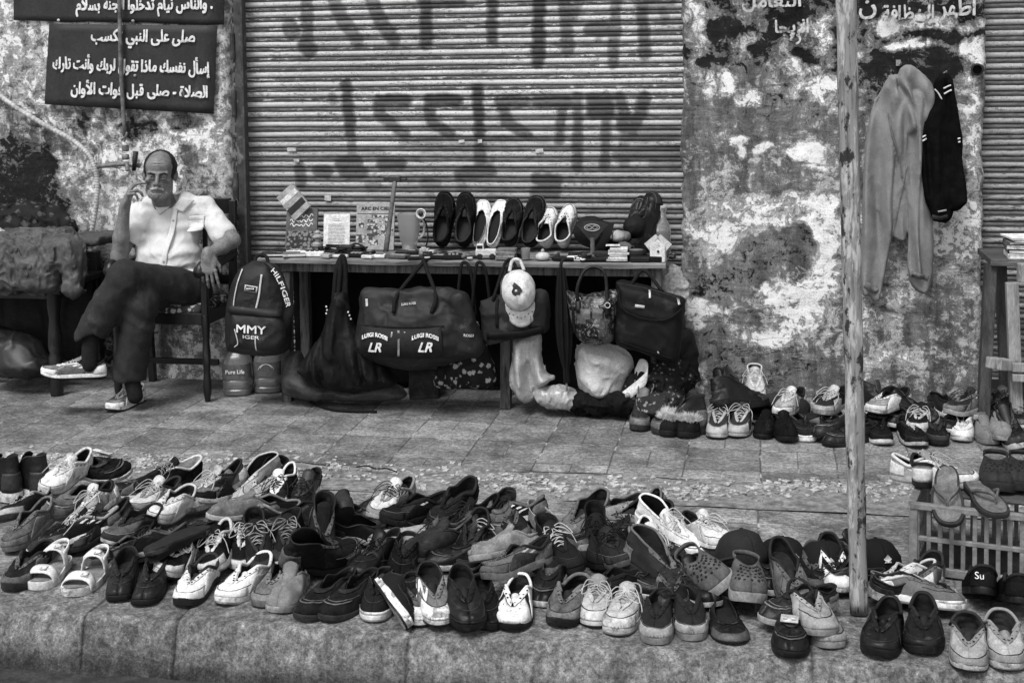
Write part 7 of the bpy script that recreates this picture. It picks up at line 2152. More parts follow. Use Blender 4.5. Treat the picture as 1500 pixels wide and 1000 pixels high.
m.f = [(0, 1, 2, 3, 4), (9, 8, 7, 6, 5)] + [(i, i + 5, (i + 1) % 5 + 5, (i + 1) % 5) for i in range(5)]
bevel(m.build('house_body', gm('white', .55), bh), .002)
m = MB().bar((-.052, 0, .066), (.003, 0, .113), .044, .006, (0, 1, 0)).bar((.052, 0, .066), (-.003, 0, .1135), .044, .006, (0, 1, 0))
m.build('house_roof', gm('white', .45), bh)
MB().lathe([(.006, 0), (.006, .004)], (.004, -.018, .05), 12, RX(math.pi / 2)).build('entrance_hole', gm('rubber', .02), bh)
# watches and chains spilling along the edge: flat strap pieces
for k, (u, lb) in enumerate(((690, 'tangled wrist watch and strap beside the toy truck'), (628, 'coiled dark belt in front of the black sneakers'), (855, 'coiled thin belt left of the hand mirror foot'))):
    b_ = thing('belt' if k else 'wrist_watch', lb, 'belt' if k else 'watch', onT(u, 6.44))
    pts = [(.05 * math.cos(t * 1.3) * (1 - t / 16), .025 * math.sin(t * 1.7), .008 + t * .002) for t in np.linspace(0, 9, 40)]
    V = [[(x, y, z - .006), (x, y, z + .008)] for x, y, z in pts]
    solidify(MB().grid(np.array(V)).build('strap', gm('leather', .05 if k else .12), b_, True), .002, 0)
    MB().lathe([(.014, 0), (.015, .003), (.013, .007)], (0, -.03, .006), 14).build('buckle' if k else 'dial', gm('metal', .4), b_, True)

# more odds and ends filling the board between the larger things
bits = [(412, 'folded dark purse behind the dark wallet', 'purse', .10, .06, .03, .02), (450, 'grey radio-like box under the small ornament', 'box', .07, .05, .03, .09), (508, 'black camera case behind the black charger cables', 'case', .08, .06, .05, .012), (538, 'dark flat tin behind the white packets', 'tin', .08, .05, .022, .03), (570, 'grey tobacco tin at the foot of the picture album', 'tin', .07, .05, .02, .12), (596, 'black spectacle case by the foot of the jug', 'case', .12, .045, .03, .014),
        (632, 'pale plug adapter beside the clip lamp base', 'adapter', .035, .035, .03, .45), (656, 'dark folded pouch between the black sneakers', 'pouch', .09, .05, .02, .015), (688, 'grey cassette box left of the toy truck', 'box', .09, .055, .016, .16), (730, 'cream soap box behind the toy truck', 'box', .06, .04, .024, .4), (758, 'dark camera strap roll next to the pale strap stack', 'roll', .06, .05, .028, .03), (812, 'grey charger block below the small off-white shoes', 'charger', .05, .04, .025, .1), (846, 'black purse under the hand mirror fan', 'purse', .09, .06, .03, .012), (898, 'white folded card on top of the neat pile of cards', 'card', .07, .05, .004, .62), (945, 'dark leather coin purse before the glass bottle', 'purse', .07, .05, .03, .02), (985, 'small black plug at the far right end of the plank', 'plug', .03, .03, .025, .014)]
for k, (u, lb, cat, w_, d_, h_, g) in enumerate(bits):
    z = TZ + (.072 if cat == 'card' else 0)
    r = thing(cat, lb, cat, onT(u, 6.45 if cat == 'card' else 6.50 + .012 * (k % 4), z), (0, 0, math.radians((k * 37) % 50 - 25)))
    bevel(MB().box((0, 0, h_ / 2), (w_, d_, h_), None, .9).build('body', gm('leather' if g < .05 else 'plastic', g), r), min(.006, h_ * .4), )
    MB().box((0, -d_ / 2 * .97 - .0004, h_ * .6), (w_ * .86, .0014, h_ * .08)).build('seam', gm('metal', .3) if k % 3 == 0 else gm('rubber', .01), r)
    if k % 2: bevel(MB().box((w_ * .2, -d_ * .1, h_), (w_ * .3, d_ * .4, .003)).build('clasp', gm('metal', .25), r), .001)
# ------------------------------------------------------------------ bags hung from the table edge
BY = 6.30
def bag(name, label, prims, res, mat, disp=None, sm=2, cat='bag', group='bags hung from the plank table'):
    V, F = polygonise(prims, res, disp)
    c = V.mean(0); c[2] = V[:, 2].min()
    r = thing(name, label, cat, c, group=group)
    o = mesh('bag_body', V - c, F, mat, r, True)
    if sm:
        q = o.modifiers.new('smooth', 'SMOOTH'); q.iterations = sm; q.factor = .5
    bpy.context.view_layer.update()
    return r, o, np.array(c), surface_of(o)
def on_bag(bv, c, pts, off=.004):
    return [q - c for q in drape(bv, [onY(u, v, c[1] - .07) for u, v in pts], off)]
def strip(name, bv, c, parent, pts, wd, mat, off=.004, th=.002, n=6):
    "a webbing strip sewn along a line on the bag"
    P = smooth_path([onY(u, v, c[1] - .07) for u, v in pts], n)
    A_, B_ = [], []
    for i, p in enumerate(P):
        t = P[min(i + 1, len(P) - 1)] - P[max(i - 1, 0)]; t[1] = 0; t /= np.linalg.norm(t)
        nrm = np.array([-t[2], 0, t[0]])
        A_.append(p + nrm * wd / 2); B_.append(p - nrm * wd / 2)
    Q = np.array(A_ + B_)
    sk = Skin(bv, Q[:, 0].min() - .004, Q[:, 0].max() + .004, Q[:, 2].min() - .004, Q[:, 2].max() + .004, 16)
    for L_ in (A_, B_):
        for i, p in enumerate(L_): L_[i] = np.array([p[0], sk(p[0], p[2]) - off, p[2]])
    M_ = [(a + b) / 2 for a, b in zip(A_, B_)]
    for m_ in M_: m_[1] = min(m_[1], sk(m_[0], m_[2]) - off)
    G = np.stack([np.array(A_), np.array(M_), np.array(B_)], 1) - c
    return solidify(MB().grid(G).build(name, mat, parent, True), th, 0)
def bag_text(txt, bv, c, parent, u, v, size, width, mat, rot=0, arc=None, bold=0.0, name='lettering', shear=0.0, off=.004):
    o = text_mesh(name, txt, size, mat, None, width=width, arc=arc, bold=bold, shear=shear)
    base = onY(u, v, c[1] - .07); ca, sa = math.cos(rot), math.sin(rot)
    pts = [base + np.array([q.co.x * ca - q.co.y * sa, 0, q.co.x * sa + q.co.y * ca]) for q in o.data.vertices]
    zz = [q.co.z for q in o.data.vertices]
    Q = np.array(pts)
    sk = Skin(bv, Q[:, 0].min() - .006, Q[:, 0].max() + .006, Q[:, 2].min() - .006, Q[:, 2].max() + .006, 14)
    for q, p, z in zip(o.data.vertices, pts, zz):
        q.co = (p[0] - c[0], sk(p[0], p[2]) - off - z - c[1], p[2] - c[2])
    o.parent = parent; o.rotation_euler = (0, 0, 0); o.location = (0, 0, 0)
    return o
def Bx(u, v, Y, h, r=.03, k=.02, R=None): return (d_box(onY(u, v, Y), h, r, R), '+', k)
def En(u, v, Y, r, k=.03, R=None): return (d_ell(onY(u, v, Y), r, R), '+', k)
def Pw(pts, Y, depth, edge=.09, fold=None, k=.012, flat=.6): return (d_pillow([onY(u, v, Y) for u, v in pts], depth, edge, fold, flat), '+', k)
def folds(amp, fx, fz, seed):
    def f(X, Z):
        Q = np.stack([X * fx, Z * fz, X * 0 + seed], -1)
        w_ = fbm(Q * .6, seed, 2)
        return amp * (np.sin((X * fx + 2.2 * w_) * 3.0) + .6 * np.sin((X * fx * .7 + Z * fz + 3 * w_) * 4.3))
    return f
def Kp(a, b, ra, rb=None, k=.02, sq=None): return (d_cap(onY(*a), onY(*b), ra, rb, sq), '+', k)
grey_nylon = M('grey_bag_nylon', .012, .6, .3, 14, .06, .36, .4, 320, spec=.3)
blk_nylon = M('black_bag_nylon', .004, .65, .4, 14, .025, .36, .4, 320, spec=.2)
webbing = M('black_webbing', .010, .8, .3, 60, spec=.1)
white_tape = gm('white', .45)
ink_w = M('white_print', .72, .6, .1, 60, .3, .36)

# backpack
r, o, c, bv = bag('backpack', 'grey backpack with pale piping and white lettering hung at the left table end',
    [Pw(((354, 390), (372, 383), (398, 384), (413, 400), (424, 440), (426, 505), (402, 520), (346, 517), (332, 503), (333, 452), (342, 412)), 6.32, .10, .12), Pw(((340, 456), (410, 460), (412, 512), (346, 510), (336, 495)), 6.25, .055, .06)], .007, grey_nylon, wrinkle(14, .009, 4))
strip('piping', bv, c, r, ((352, 395), (345, 425), (342, 450)), .006, white_tape); strip('piping', bv, c, r, ((383, 402), (381, 430), (375, 456)), .009, white_tape)
strip('piping', bv, c, r, ((347, 480), (352, 500), (346, 507)), .005, white_tape); strip('piping', bv, c, r, ((378, 490), (379, 512)), .006, white_tape)
strip('pocket_flap', bv, c, r, ((334, 452), (372, 455), (412, 458)), .034, grey_nylon, .007, .004)
bag_text('MMY', bv, c, r, 372, 481, .055, .150, ink_w, -.04, None, .001); bag_text('IGER', bv, c, r, 372, 492, .024, .085, ink_w, -.04)
strip('badge', bv, c, r, ((359, 421), (378, 424)), .030, gm('white', .4), .003, .001); strip('badge_field', bv, c, r, ((361, 421.3), (376, 423.7)), .022, gm('rubber', .02), .0052, .001)
for k_ in range(4): strip('badge_mark', bv, c, r, ((363 + k_ * 3, 421.2), (363.4 + k_ * 3, 423.6)), .006, ink_w, .0068, .0008)
st = smooth_path([onY(392, 385, 6.24) - c, onY(408, 405, 6.22) - c, onY(420, 435, 6.22) - c, onY(424, 458, 6.23) - c, onY(415, 480, 6.26) - c], 8)
G = np.array([[p + [-.022, .004, .004], p + [0, -.004, 0], p + [.022, 0, -.004]] for p in st])
sp_ = MB().grid(G).build('shoulder_strap', grey_nylon, r, True); solidify(sp_, .012, 0)
t = text_mesh('lettering', 'HILFIGER', .034, ink_w, None, width=.175, bold=.0006)
for q in t.data.vertices:
    f = min(max((q.co.x + .0875) / .175, 0), 1) * .52 * (len(st) - 1) + 4
    i = int(f); a = st[i]; b = st[min(i + 1, len(st) - 1)]; d = (b - a); d[1] = 0; d = d / (np.linalg.norm(d) + 1e-9)
    p = a + (b - a) * (f - i); nn = np.array([-d[2], 0, d[0]])
    z = q.co.z; p = p + nn * q.co.y + np.array([0, -.0125, 0]); q.co = (p[0], p[1] - z, p[2])
t.parent = r; t.location = (0, 0, 0); t.rotation_euler = (0, 0, 0)
MB().tube(smooth_path([onY(372, 395, 6.30) - c, onY(376, 376, 6.36) - c, onY(390, 376, 6.36) - c, onY(394, 396, 6.30) - c], 6), .009, 8).build('grab_loop', webbing, r, True)

# black shoulder bag
r, o, c, bv = bag('shoulder_bag', 'limp black shoulder bag hanging from its knotted strap left of the lettered holdall',
    [Pw(((490, 428), (508, 430), (520, 478), (550, 518), (580, 556), (566, 568), (520, 573), (470, 566), (441, 548), (438, 534), (470, 490)), 6.30, .09, .12, folds(.012, 24, 5, 3))], .007, blk_nylon, wrinkle(16, .016, 5, (1.3, 1, .45)))
for a, b in ((494, 502), (500, 505)):
    MB().tube(smooth_path([onY(a - 6, 450, 6.31) - c, onY(a - 2, 400, 6.33) - c, onY(498, 379, 6.36) - c, onY(b, 383, 6.36) - c, onY(b + 2, 455, 6.32) - c], 6), .012, 8).build('strap', webbing, r, True)
for u, v in ((478, 449), (479, 454), (478, 459), (510, 457), (512, 462), (514, 467)):
    MB().lathe([(.005, 0), (.004, .003)], onY(u, v, 6.262) - c, 8, RX(math.pi / 2)).build('rivet', gm('metal', .5), r)

# big holdall
r, o, c, bv = bag('holdall', 'large dark holdall with two white monogram pockets hung at the middle of the table',
    [Pw(((531, 432), (556, 424), (590, 427), (640, 424), (664, 430), (690, 452), (699, 488), (696, 516), (660, 531), (605, 541), (562, 533), (526, 513), (522, 490), (527, 462)), 6.30, .15, .15), Kp((540, 436, 6.24), (655, 436, 6.25), .045, .05, .03), Pw(((529, 492), (560, 486), (656, 490), (655, 520), (600, 528), (535, 518)), 6.20, .055, .05), Kp((672, 440, 6.22), (690, 505, 6.24), .05, .06, .03)], .008, grey_nylon, wrinkle(13, .017, 9))
strip('pocket_panel', bv, c, r, ((534, 494), (612, 499), (652, 497)), .145, M('holdall_pocket', .013, .7, .3, 20, spec=.2), .006, .006)
bpy.context.view_layer.update()
bv2 = surface_of([q for q in r.children if q.name.startswith('pocket_panel')][0])
for u in (555, 628):
    bag_text('LUIGI ROSSI', bv2, c, r, u, 491 + (u > 600) * 1, .026, .125, ink_w, -.02, .016, .0012, off=.005)
    bag_text('LR', bv2, c, r, u, 505, .062, .066, ink_w, -.02, None, .0018, 'monogram', .35, off=.005)
strip('zip', bv, c, r, ((589, 480), (590, 500), (590, 517)), .010, gm('metal', .2), .014, .003)
for u in (580, 598): strip('zip_puller', bv, c, r, ((u, 482), (u - 1, 490)), .007, gm('metal', .4), .014, .003)
strip('seam_piping', bv, c, r, ((533, 473), (600, 476), (655, 474)), .007, webbing, .010, .003)
bag_text('LUIGI ROSSI', bv, c, r, 600, 444, .016, .07, ink_w, .12); bag_text('ROSSI', bv, c, r, 688, 490, .018, .045, ink_w, -.05)
strip('side_badge', bv, c, r, ((538, 437), (539, 448)), .012, white_tape, .004, .002)
for (a, b) in (((576, 442), (618, 384)), ((632, 442), (622, 384))):
    MB().tube(smooth_path([onY(a[0], a[1] + 16, 6.155) - c, onY(a[0] + 6, a[1] - 10, 6.20) - c, onY(b[0], b[1] + 2, 6.37) - c, onY(b[0] + 2, b[1] - 3, 6.40) - c], 7), .0095, 8).build('handle', webbing, r, True)

# flowered bag under it
fl = pattern_mat('flowered_cloth', .010, .36, 26, .30)
r, o, c, bv = bag('flowered_bag', 'black bag with pale flowers hanging behind the right end of the holdall', [Pw(((684, 470), (698, 474), (712, 505), (728, 545), (722, 565), (690, 569), (640, 567), (640, 540), (660, 520)), 6.42, .07, .10, folds(.012, 16, 6, 8))], .007, fl, wrinkle(14, .016, 7))
for u in (668, 690): MB().tube(smooth_path([onY(u, 475, 6.36) - c, onY(u + 6, 400, 6.36) - c, onY(u + 12, 384, 6.37) - c, onY(u + 22, 400, 6.36) - c, onY(u + 30, 470, 6.38) - c], 6), .008, 8).build('strap', webbing, r, True)
# dark tote
tote_m = pattern_mat('dark_tartan', .020, .045, 9, .3)
r, o, c, bv = bag('tote_bag', 'dark tartan tote with black base hung behind the white cap', [Pw(((704, 440), (726, 432), (760, 428), (801, 426), (803, 470), (797, 486), (755, 496), (713, 504), (705, 475)), 6.32, .075, .09)], .007, tote_m, wrinkle(11, .014, 2))
strip('base_panel', bv, c, r, ((712, 493), (755, 491), (795, 484)), .035, blk_nylon, .003, .003)
for u in (727, 775): strip('side_strap', bv, c, r, ((u, 438), (u + 1, 480)), .014, webbing, .003, .003)
MB().tube(smooth_path([onY(722, 440, 6.27) - c, onY(735, 400, 6.33) - c, onY(742, 383, 6.39) - c, onY(752, 384, 6.39) - c, onY(772, 430, 6.30) - c], 7), .008, 8).build('handle', webbing, r, True)
# patchwork handbag
pw = NT('patchwork_leather'); v = pw.coord()
x = pw.n('TexVoronoi', distance='CHEBYCHEV'); pw.l(v, x.inputs['Vector']); x.inputs['Scale'].default_value = 17
cs = pw.n('SeparateColor'); pw.l(x.outputs['Color'], cs.inputs[0]); nn_ = pw.noise(v, 60, 5, .75, .6)
xe = pw.n('TexVoronoi', distance='CHEBYCHEV'); pw.l(v, xe.inputs['Vector']); xe.inputs['Scale'].default_value = 17; cc = pw.mix(cs.outputs[0], .012, .11); cc = pw.mix(pw.step(xe.outputs['Distance'], .40, .03), cc, .006); cc = pw.mix(pw.step(nn_, .56, .05), cc, pw.mix(cs.outputs[1], .08, .30))
pwm = pw.out(cc, .45, nn_, .3, .002)
r, o, c, bv = bag('handbag', 'patchwork leather handbag with round black handles', [Pw(((829, 424), (860, 430), (904, 424), (905, 450), (901, 482), (896, 500), (868, 506), (846, 494), (836, 465)), 6.29, .085, .09)], .006, pwm, wrinkle(14, .010, 3))
for dY in (-.03, .04):
    MB().tube(smooth_path([onY(846, 440, 6.255 + dY) - c, onY(846, 420, 6.25 + dY) - c, onY(856, 397, 6.27 + dY) - c, onY(872, 391, 6.28 + dY) - c, onY(886, 402, 6.27 + dY) - c, onY(890, 446, 6.25 + dY) - c], 7), .0085, 8).build('handle', gm('leather', .014), r, True)
for u, v in ((846, 440), (890, 447)):
    strip('handle_tab', bv, c, r, ((u, v - 6), (u, v + 16)), .024, gm('leather', .02), .006, .003)
    MB().tube([np.array(q) + (on_bag(bv, c, [(u, v)], .012)[0]) for q in [(.012 * math.cos(a), 0, .012 * math.sin(a)) for a in np.linspace(0, 6.283, 17)]], .002, 6).build('ring', gm('metal', .5), r, True)
strip('shoulder_strap', bv, c, r, ((838, 450), (840, 490)), .012, webbing, .004, .003)
# laptop bag
r, o, c, bv = bag('laptop_bag', 'large black laptop bag with a curved flap hung at the right end of the table', [Pw(((902, 411), (916, 410), (960, 422), (1000, 436), (1003, 452), (999, 500), (993, 527), (978, 531), (940, 516), (904, 503), (899, 470)), 6.31, .075, .06)], .007, blk_nylon, wrinkle(10, .010, 6))
strip('flap_seam', bv, c, r, ((905, 425), (912, 452), (940, 466), (975, 468), (1000, 452)), .007, webbing, .005, .003)
strip('zip', bv, c, r, ((903, 416), (950, 424), (998, 438)), .006, gm('metal', .06), .004, .002)
strip('name_plate', bv, c, r, ((930, 448), (944, 450)), .014, gm('metal', .4), .004, .002)
strip('zip_puller', bv, c, r, ((951, 425), (952, 437)), .009, gm('metal', .5), .006, .003); strip('zip_puller', bv, c, r, ((992, 438), (995, 447)), .009, gm('metal', .5), .006, .003)
strip('piping', bv, c, r, ((908, 500), (950, 515), (985, 526)), .005, webbing, .004, .002)
for u, v in ((963, 515),): strip('stud', bv, c, r, ((u, v), (u + 2, v + 3)), .006, gm('metal', .5), .004, .002)
MB().tube(smooth_path([onY(922, 420, 6.27) - c, onY(935, 402, 6.33) - c, onY(940, 397, 6.37) - c, onY(950, 401, 6.34) - c, onY(970, 427, 6.27) - c], 6), .008, 8).build('carry_handle', webbing, r, True)
# umbrella and black straps
um = thing('umbrella', 'closed black umbrella hanging upright left of the patchwork handbag', 'umbrella', onY(822, 392, 6.30))
h_ = onY(822, 392, 6.3)[2] - onY(828, 560, 6.3)[2]
V = []
for i in range(26):
    t = i / 25; rad = .012 + .030 * math.sin(math.pi * min(1, t * 1.15)) ** .8 * (.5 + .5 * t)
    V.append([(rad * (1 + .28 * math.cos(8 * a + t * 2)) * math.cos(a) + .02 * t, rad * (1 + .28 * math.cos(8 * a + t * 2)) * math.sin(a), -h_ * t) for a in np.linspace(0, 2 * math.pi, 49)])
m = MB().grid(np.array(V)); m.f = [f[::-1] for f in m.f]; m.build('folded_canopy', blk_nylon, um, True)
MB().tube(smooth_path([(0, 0, -.02), (0, 0, .02), (.01, .02, .035), (.0, .05, .03)], 5), .008, 8).build('hook_handle', gm('plastic', .02), um, True)
MB().tube([(.02, 0, -h_), (.022, 0, -h_ - .04)], [.006, .003], 8).build('ferrule', gm('metal', .2), um, True)
m = MB(); m.lathe([(.030, -.006), (.030, .006)], (.010, 0, -h_ * .45), 14); m.build('tie_band', webbing, um)
# white sports cap hanging open side to the street
cp_ = cap_hat('white sports cap with a dark animal badge hanging by its strap from the table edge', 0, 900, 0, g=.52, brim_g=.5, patch=False, at=1, group=None, name='sports_cap', squash=.85)
# toe of the brim points down, crown towards the street
ex = np.array([.10, -.12, -.985]); ex /= np.linalg.norm(ex); ez = np.array([0.05, -1, .12]); ez -= ex * (ez @ ex); ez /= np.linalg.norm(ez); ey = np.cross(ez, ex)
cp_.rotation_euler = Matrix(np.stack([ex, ey, ez], 1).tolist()).to_euler()
cp_.location = onY(760, 425, 6.245)
bd = MB(); pts = [(-.004, .022), (.012, .03), (.02, .02), (.03, .016), (.028, .004), (.034, -.006), (.024, -.018), (.01, -.022), (-.004, -.012), (-.016, -.016), (-.03, -.006), (-.02, .006)]
bd.add([(x - .01, y, .118 * .85 - 5.2 * ((x - .01) ** 2 + y * y) + .002) for x, y in pts], [tuple(range(len(pts)))])
bd.build('animal_badge', gm('rubber', .05), cp_)
m = MB()
for k in range(7): m.lathe([(.0035, -.001), (.003, .0015)], (.118 + .022 * math.cos(k - 3) * .6, (k - 3) * .018, .002), 8)
m.build('brim_stud', gm('rubber', .06), cp_)
MB().tube(smooth_path([(-.09, -.035, .012), (-.135, -.02, .01), (-.145, 0, .01), (-.135, .02, .01), (-.09, .035, .012)], 6), .008, 8).build('back_strap', gm('white', .5), cp_, True)

# --- on the pavement below the bags
def bottle5(label, u, v, g, lab):
    b = thing('water_bottle', label, 'bottle', onZ(u, v), (0, 0, .2), 'empty water bottles under the backpack')
    V = []
    for z, s_ in ((0, .062), (.008, .072), (.03, .074), (.035, .070), (.042, .074), (.075, .074), (.08, .070), (.087, .074), (.15, .074), (.18, .070), (.21, .052), (.235, .026), (.255, .022)):
        V.append([(s_ * math.copysign(abs(math.cos(a)) ** .6, math.cos(a)), s_ * math.copysign(abs(math.sin(a)) ** .6, math.sin(a)), z) for a in np.linspace(0, 6.2832, 41)])
    m = MB().grid(np.array(V)); autosmooth(m.build('bottle_wall', pet.m, b, True), 40)
    MB().lathe([(.066, .01), (.068, .05)], (0, 0, 0), 20).build('water', M('stale_water', .12, .15, .2, 9, bump=.05), b, True)
    ll = MB(); ll.grid(np.array([[(.0755 * math.copysign(abs(math.cos(a)) ** .6, math.cos(a)), .0755 * math.copysign(abs(math.sin(a)) ** .6, math.sin(a)), z) for a in np.linspace(math.pi * 1.05, math.pi * 1.95, 20)] for z in (.092, .165)]))
    ll.build('label', gm('card', .10), b, True)
    MB().lathe([(.024, .25), (.024, .27), (.02, .272)], (0, 0, 0), 16).build('bottle_cap', gm('plastic', .3), b, True)
    if lab:
        text_mesh('lettering', 'Pure Life', .028, ink_w, b, (0, -.0765, .128), width=.095, bold=.0006)
    else:
        MB().tube([(.03 * math.cos(a), -.0765, .125 + .03 * math.sin(a)) for a in np.linspace(.3, 2.9, 14)], .0016, 5).tube([(.042 * math.cos(a), -.0765, .115 + .04 * math.sin(a)) for a in np.linspace(.3, 2.9, 14)], .0016, 5).build('printed_arcs', ink_w, b, True)
    return b
pet = NT('bottle_plastic'); pet.b.inputs['Transmission Weight'].default_value = .6; pet.b.inputs['Base Color'].default_value = (.35, .35, .35, 1); pet.b.inputs['Roughness'].default_value = .22; pet.b.inputs['Alpha'].default_value = .8
bottle5('large empty water bottle with a round lettered label under the backpack', 349, 576, .3, True)
bottle5('large empty water bottle with arched print, right of the lettered one', 394, 572, .25, False)
tape_ = M('grey_vinyl', .045, .6, .35, 10, .07, .36, .4, 180, spec=.3)
r, o, c, bv = bag('flat_holdall', 'collapsed grey-black holdall lying on the pavement under the shoulder bag', [Pw(((424, 520), (440, 514), (456, 548), (500, 562), (560, 556), (592, 572), (586, 584), (500, 588), (430, 580), (415, 567), (418, 540)), 6.40, .09, .07, folds(.010, 9, 8, 4))], .008, tape_, wrinkle(10, .020, 4), group=None)
MB().tube(smooth_path([onZ(505, 586, .01) - c, onZ(470, 582, .05) - c, onZ(455, 588, .012) - c, onZ(490, 600, .010) - c, onZ(552, 603, .008) - c], 7), .007, 8).build('strap', webbing, r, True)
blk = thing('wooden_block', 'dark wooden block standing under the lettered holdall', 'block', onZ(622, 585), (0, 0, .3))
bevel(MB().box((0, .08, .075), (.15, .15, .15), None, .9).build('block_body', M('dark_block', .016, .6, .5, 14, .04), blk), .006)
bevel(MB().box((0, .08, .155), (.16, .16, .012)).build('block_top', M('dark_block_top', .03, .6, .5, 14), blk), .004)
plas = M('white_woven_plastic', .36, .38, .2, 10, .10, .33, .6, 260, spec=.5, dscale=5)
heap('white_sack', 'crumpled white plastic sack hanging in folds below the tote bag', 'sack', [Pw(((752, 496), (790, 488), (793, 520), (800, 543), (813, 552), (792, 570), (778, 588), (762, 584), (748, 556), (752, 525)), 6.38, .06, .05, folds(.026, 15, 5, 5))], .006, plas, wrinkle(15, .012, 3, (1.8, 1, .5), .9), 1)
heap('plastic_bag', 'small translucent white plastic bag on the pavement beside the sack', 'plastic bag', [E_(813, 581, 6.36, (.10, .07, .055)), E_(835, 585, 6.38, (.06, .06, .04))], .006, M('thin_plastic', .34, .3, .2, 12, .2, .36, .5, 200, spec=.6), wrinkle(24, .014, 6, (1.3, 1, .8), 1.0), 1)
heap('white_sack', 'bulging white woven sack behind the patchwork handbag', 'sack', [Pw(((846, 505), (880, 500), (926, 524), (917, 560), (906, 580), (872, 586), (850, 572), (843, 540)), 6.42, .10, .10, folds(.020, 9, 7, 6))], .007, M('woven_sack', .46, .8, .12, 12, .22, .33, .6, 300, dscale=8), wrinkle(16, .014, 5, (1, 1, .8), .9), 1)
V = [onY(u, v, Y) for u, v, Y in ((905, 588, 6.33), (925, 573, 6.30), (945, 555, 6.30), (948, 540, 6.33), (938, 535, 6.36), (930, 550, 6.36))]
cv = V[0].copy(); P = smooth_path([q - cv for q in V], 8)
sb = thing('white_strap', 'stiff white strap or boot top curling out beside the white woven sack', 'strap', cv)
solidify(MB().grid(np.array([[p + [0, -.01, -.028], p + [0, .01, .028]] for p in P])).build('band', gm('white', .55), sb, True), .004, 0)
MB().lathe([(.012, 0), (.012, .01)], P[6] + [0, -.02, 0], 12, RX(math.pi / 2)).build('rivet', gm('metal', .3), sb, True)
cb_ = M('black_jersey', .008, .95, .4, 18, spec=.05)
heap('black_trousers', 'black clothing with two white stripes heaped on the pavement right of the plastic bag', 'clothing', [K_((850, 590, 6.36), (905, 594, 6.32), .05, .045), K_((905, 590, 6.32), (930, 594, 6.28), .045, .035), K_((840, 585, 6.40), (880, 580, 6.40), .05)], .007, cb_, wrinkle(18, .03, 4), 1)
heap('dark_clothes', 'dark heap of clothes under the laptop bag', 'clothing', [E_(965, 560, 6.42, (.14, .10, .09)), K_((990, 535, 6.44), (1005, 550, 6.5), .06), K_((930, 568, 6.38), (985, 580, 6.36), .045)], .007, pattern_mat('dark_print_cloth', .008, .14, 40, .22), wrinkle(17, .035, 7), 1)
heap('black_rucksack', 'black bag slumped behind the laptop bag by the pillar', 'bag', [E_(985, 520, 6.5, (.10, .10, .10)), K_((1000, 500, 6.5), (1005, 545, 6.48), .05)], .008, blk_nylon, wrinkle(13, .03, 9), 1)
heap('pale_cloth', 'pale speckled cloth behind the right end of the plank table', 'cloth', [K_((975, 405, 6.74), (988, 450, 6.72), .055, .06), E_(985, 420, 6.72, (.075, .05, .09))], .007, M('speckled_cloth', .36, .85, .35, 60, .12, .36), wrinkle(17, .03, 5), 1)
heap('rubble_lump', 'pale broken lump of mortar at the foot of the pillar', 'rubble', [E_(1008, 572, 6.66, (.055, .05, .04)), E_(998, 560, 6.70, (.04, .04, .05))], .006, M('mortar_lump', .30, .9, .4, 22, .08, .4, .8), wrinkle(26, .02, 3), 0)
heap('rolled_newspaper', 'grey crumpled rag on the heap by the fur slippers', 'rag', [K_((945, 590, 6.25), (985, 585, 6.3), .04), E_(965, 600, 6.22, (.07, .06, .04))], .007, pattern_mat('grey_rag', .02, .22, 38, .25), wrinkle(20, .03, 5), 1)

# ------------------------------------------------------------------ garments hung on the pillar
hk = thing('nail_hook', 'rusty nail with a scrap of tape holding the grey hoodie', 'hook', onY(1318, 96, WALL))
MB().tube([(0, .02, 0), (0, -.05, .004), (0, -.062, .014)], .004, 7).build('nail', met, hk, True)
bevel(MB().box((-.008, -.012, .012), (.022, .006, .03)).build('tape_scrap', gm('card', .25), hk), .001)
HYc = WALL - .085
fleece = M('grey_fleece', .20, .95, .12, 16, .25, .34, .5, 700, spec=.1)
def Kf(a, b, ra, rb, k=.025, f=.45): return (d_cap(onY(*a), onY(*b), ra, rb, (Yv, f)), '+', k)
hood = [Pw(((1303, 110), (1284, 145), (1270, 190), (1264, 260), (1262, 340), (1261, 424), (1274, 434), (1286, 441), (1294, 415), (1306, 350), (1318, 280), (1330, 200), (1326, 118)), HYc, .040, .022, folds(.022, 17, 2.5, 3)),
        Pw(((1318, 100), (1332, 96), (1350, 106), (1366, 124), (1371, 148), (1362, 172), (1340, 196), (1318, 192), (1304, 150)), HYc - .03, .055, .045, folds(.018, 20, 9, 5)),
        Pw(((1318, 150), (1340, 130), (1356, 150), (1352, 220), (1348, 300), (1348, 360), (1350, 404), (1331, 400), (1330, 340), (1326, 280), (1314, 235), (1306, 190)), HYc - .045, .040, .026, folds(.018, 22, 3, 6)),
        Pw(((1352, 130), (1368, 150), (1366, 260), (1364, 417), (1332, 411), (1334, 330), (1342, 230)), HYc - .01, .040, .020, folds(.018, 16, 2.5, 7)),
        Pw(((1316, 225), (1326, 270), (1327, 350), (1298, 334), (1304, 290)), HYc - .035, .020, .010, folds(.005, 22, 3, 9))]
hd = heap('grey_hoodie', 'grey hooded sweatshirt hanging by its hood from a nail on the pillar', 'hoodie', hood, .006, fleece, wrinkle(16, .007, 8, (1.2, 1, .45)), 1, 'garments on the pillar')
bvh = surface_of(hd)
def drape_strip(name, bv, obj, pts, wd, mat, off=.004, th=.0025):
    c = np.array(obj.location)
    o = strip(name, bv, c, obj, pts, wd, mat, off, th); return o
rib = M('ribbed_fleece', .15, .95, .25, 60, spec=.1)
drape_strip('hem_band', bvh, hd, ((1334, 401), (1348, 405), (1361, 409)), .026, rib, .003); drape_strip('cuff', bvh, hd, ((1268, 418), (1277, 424), (1286, 430)), .03, rib, .003)
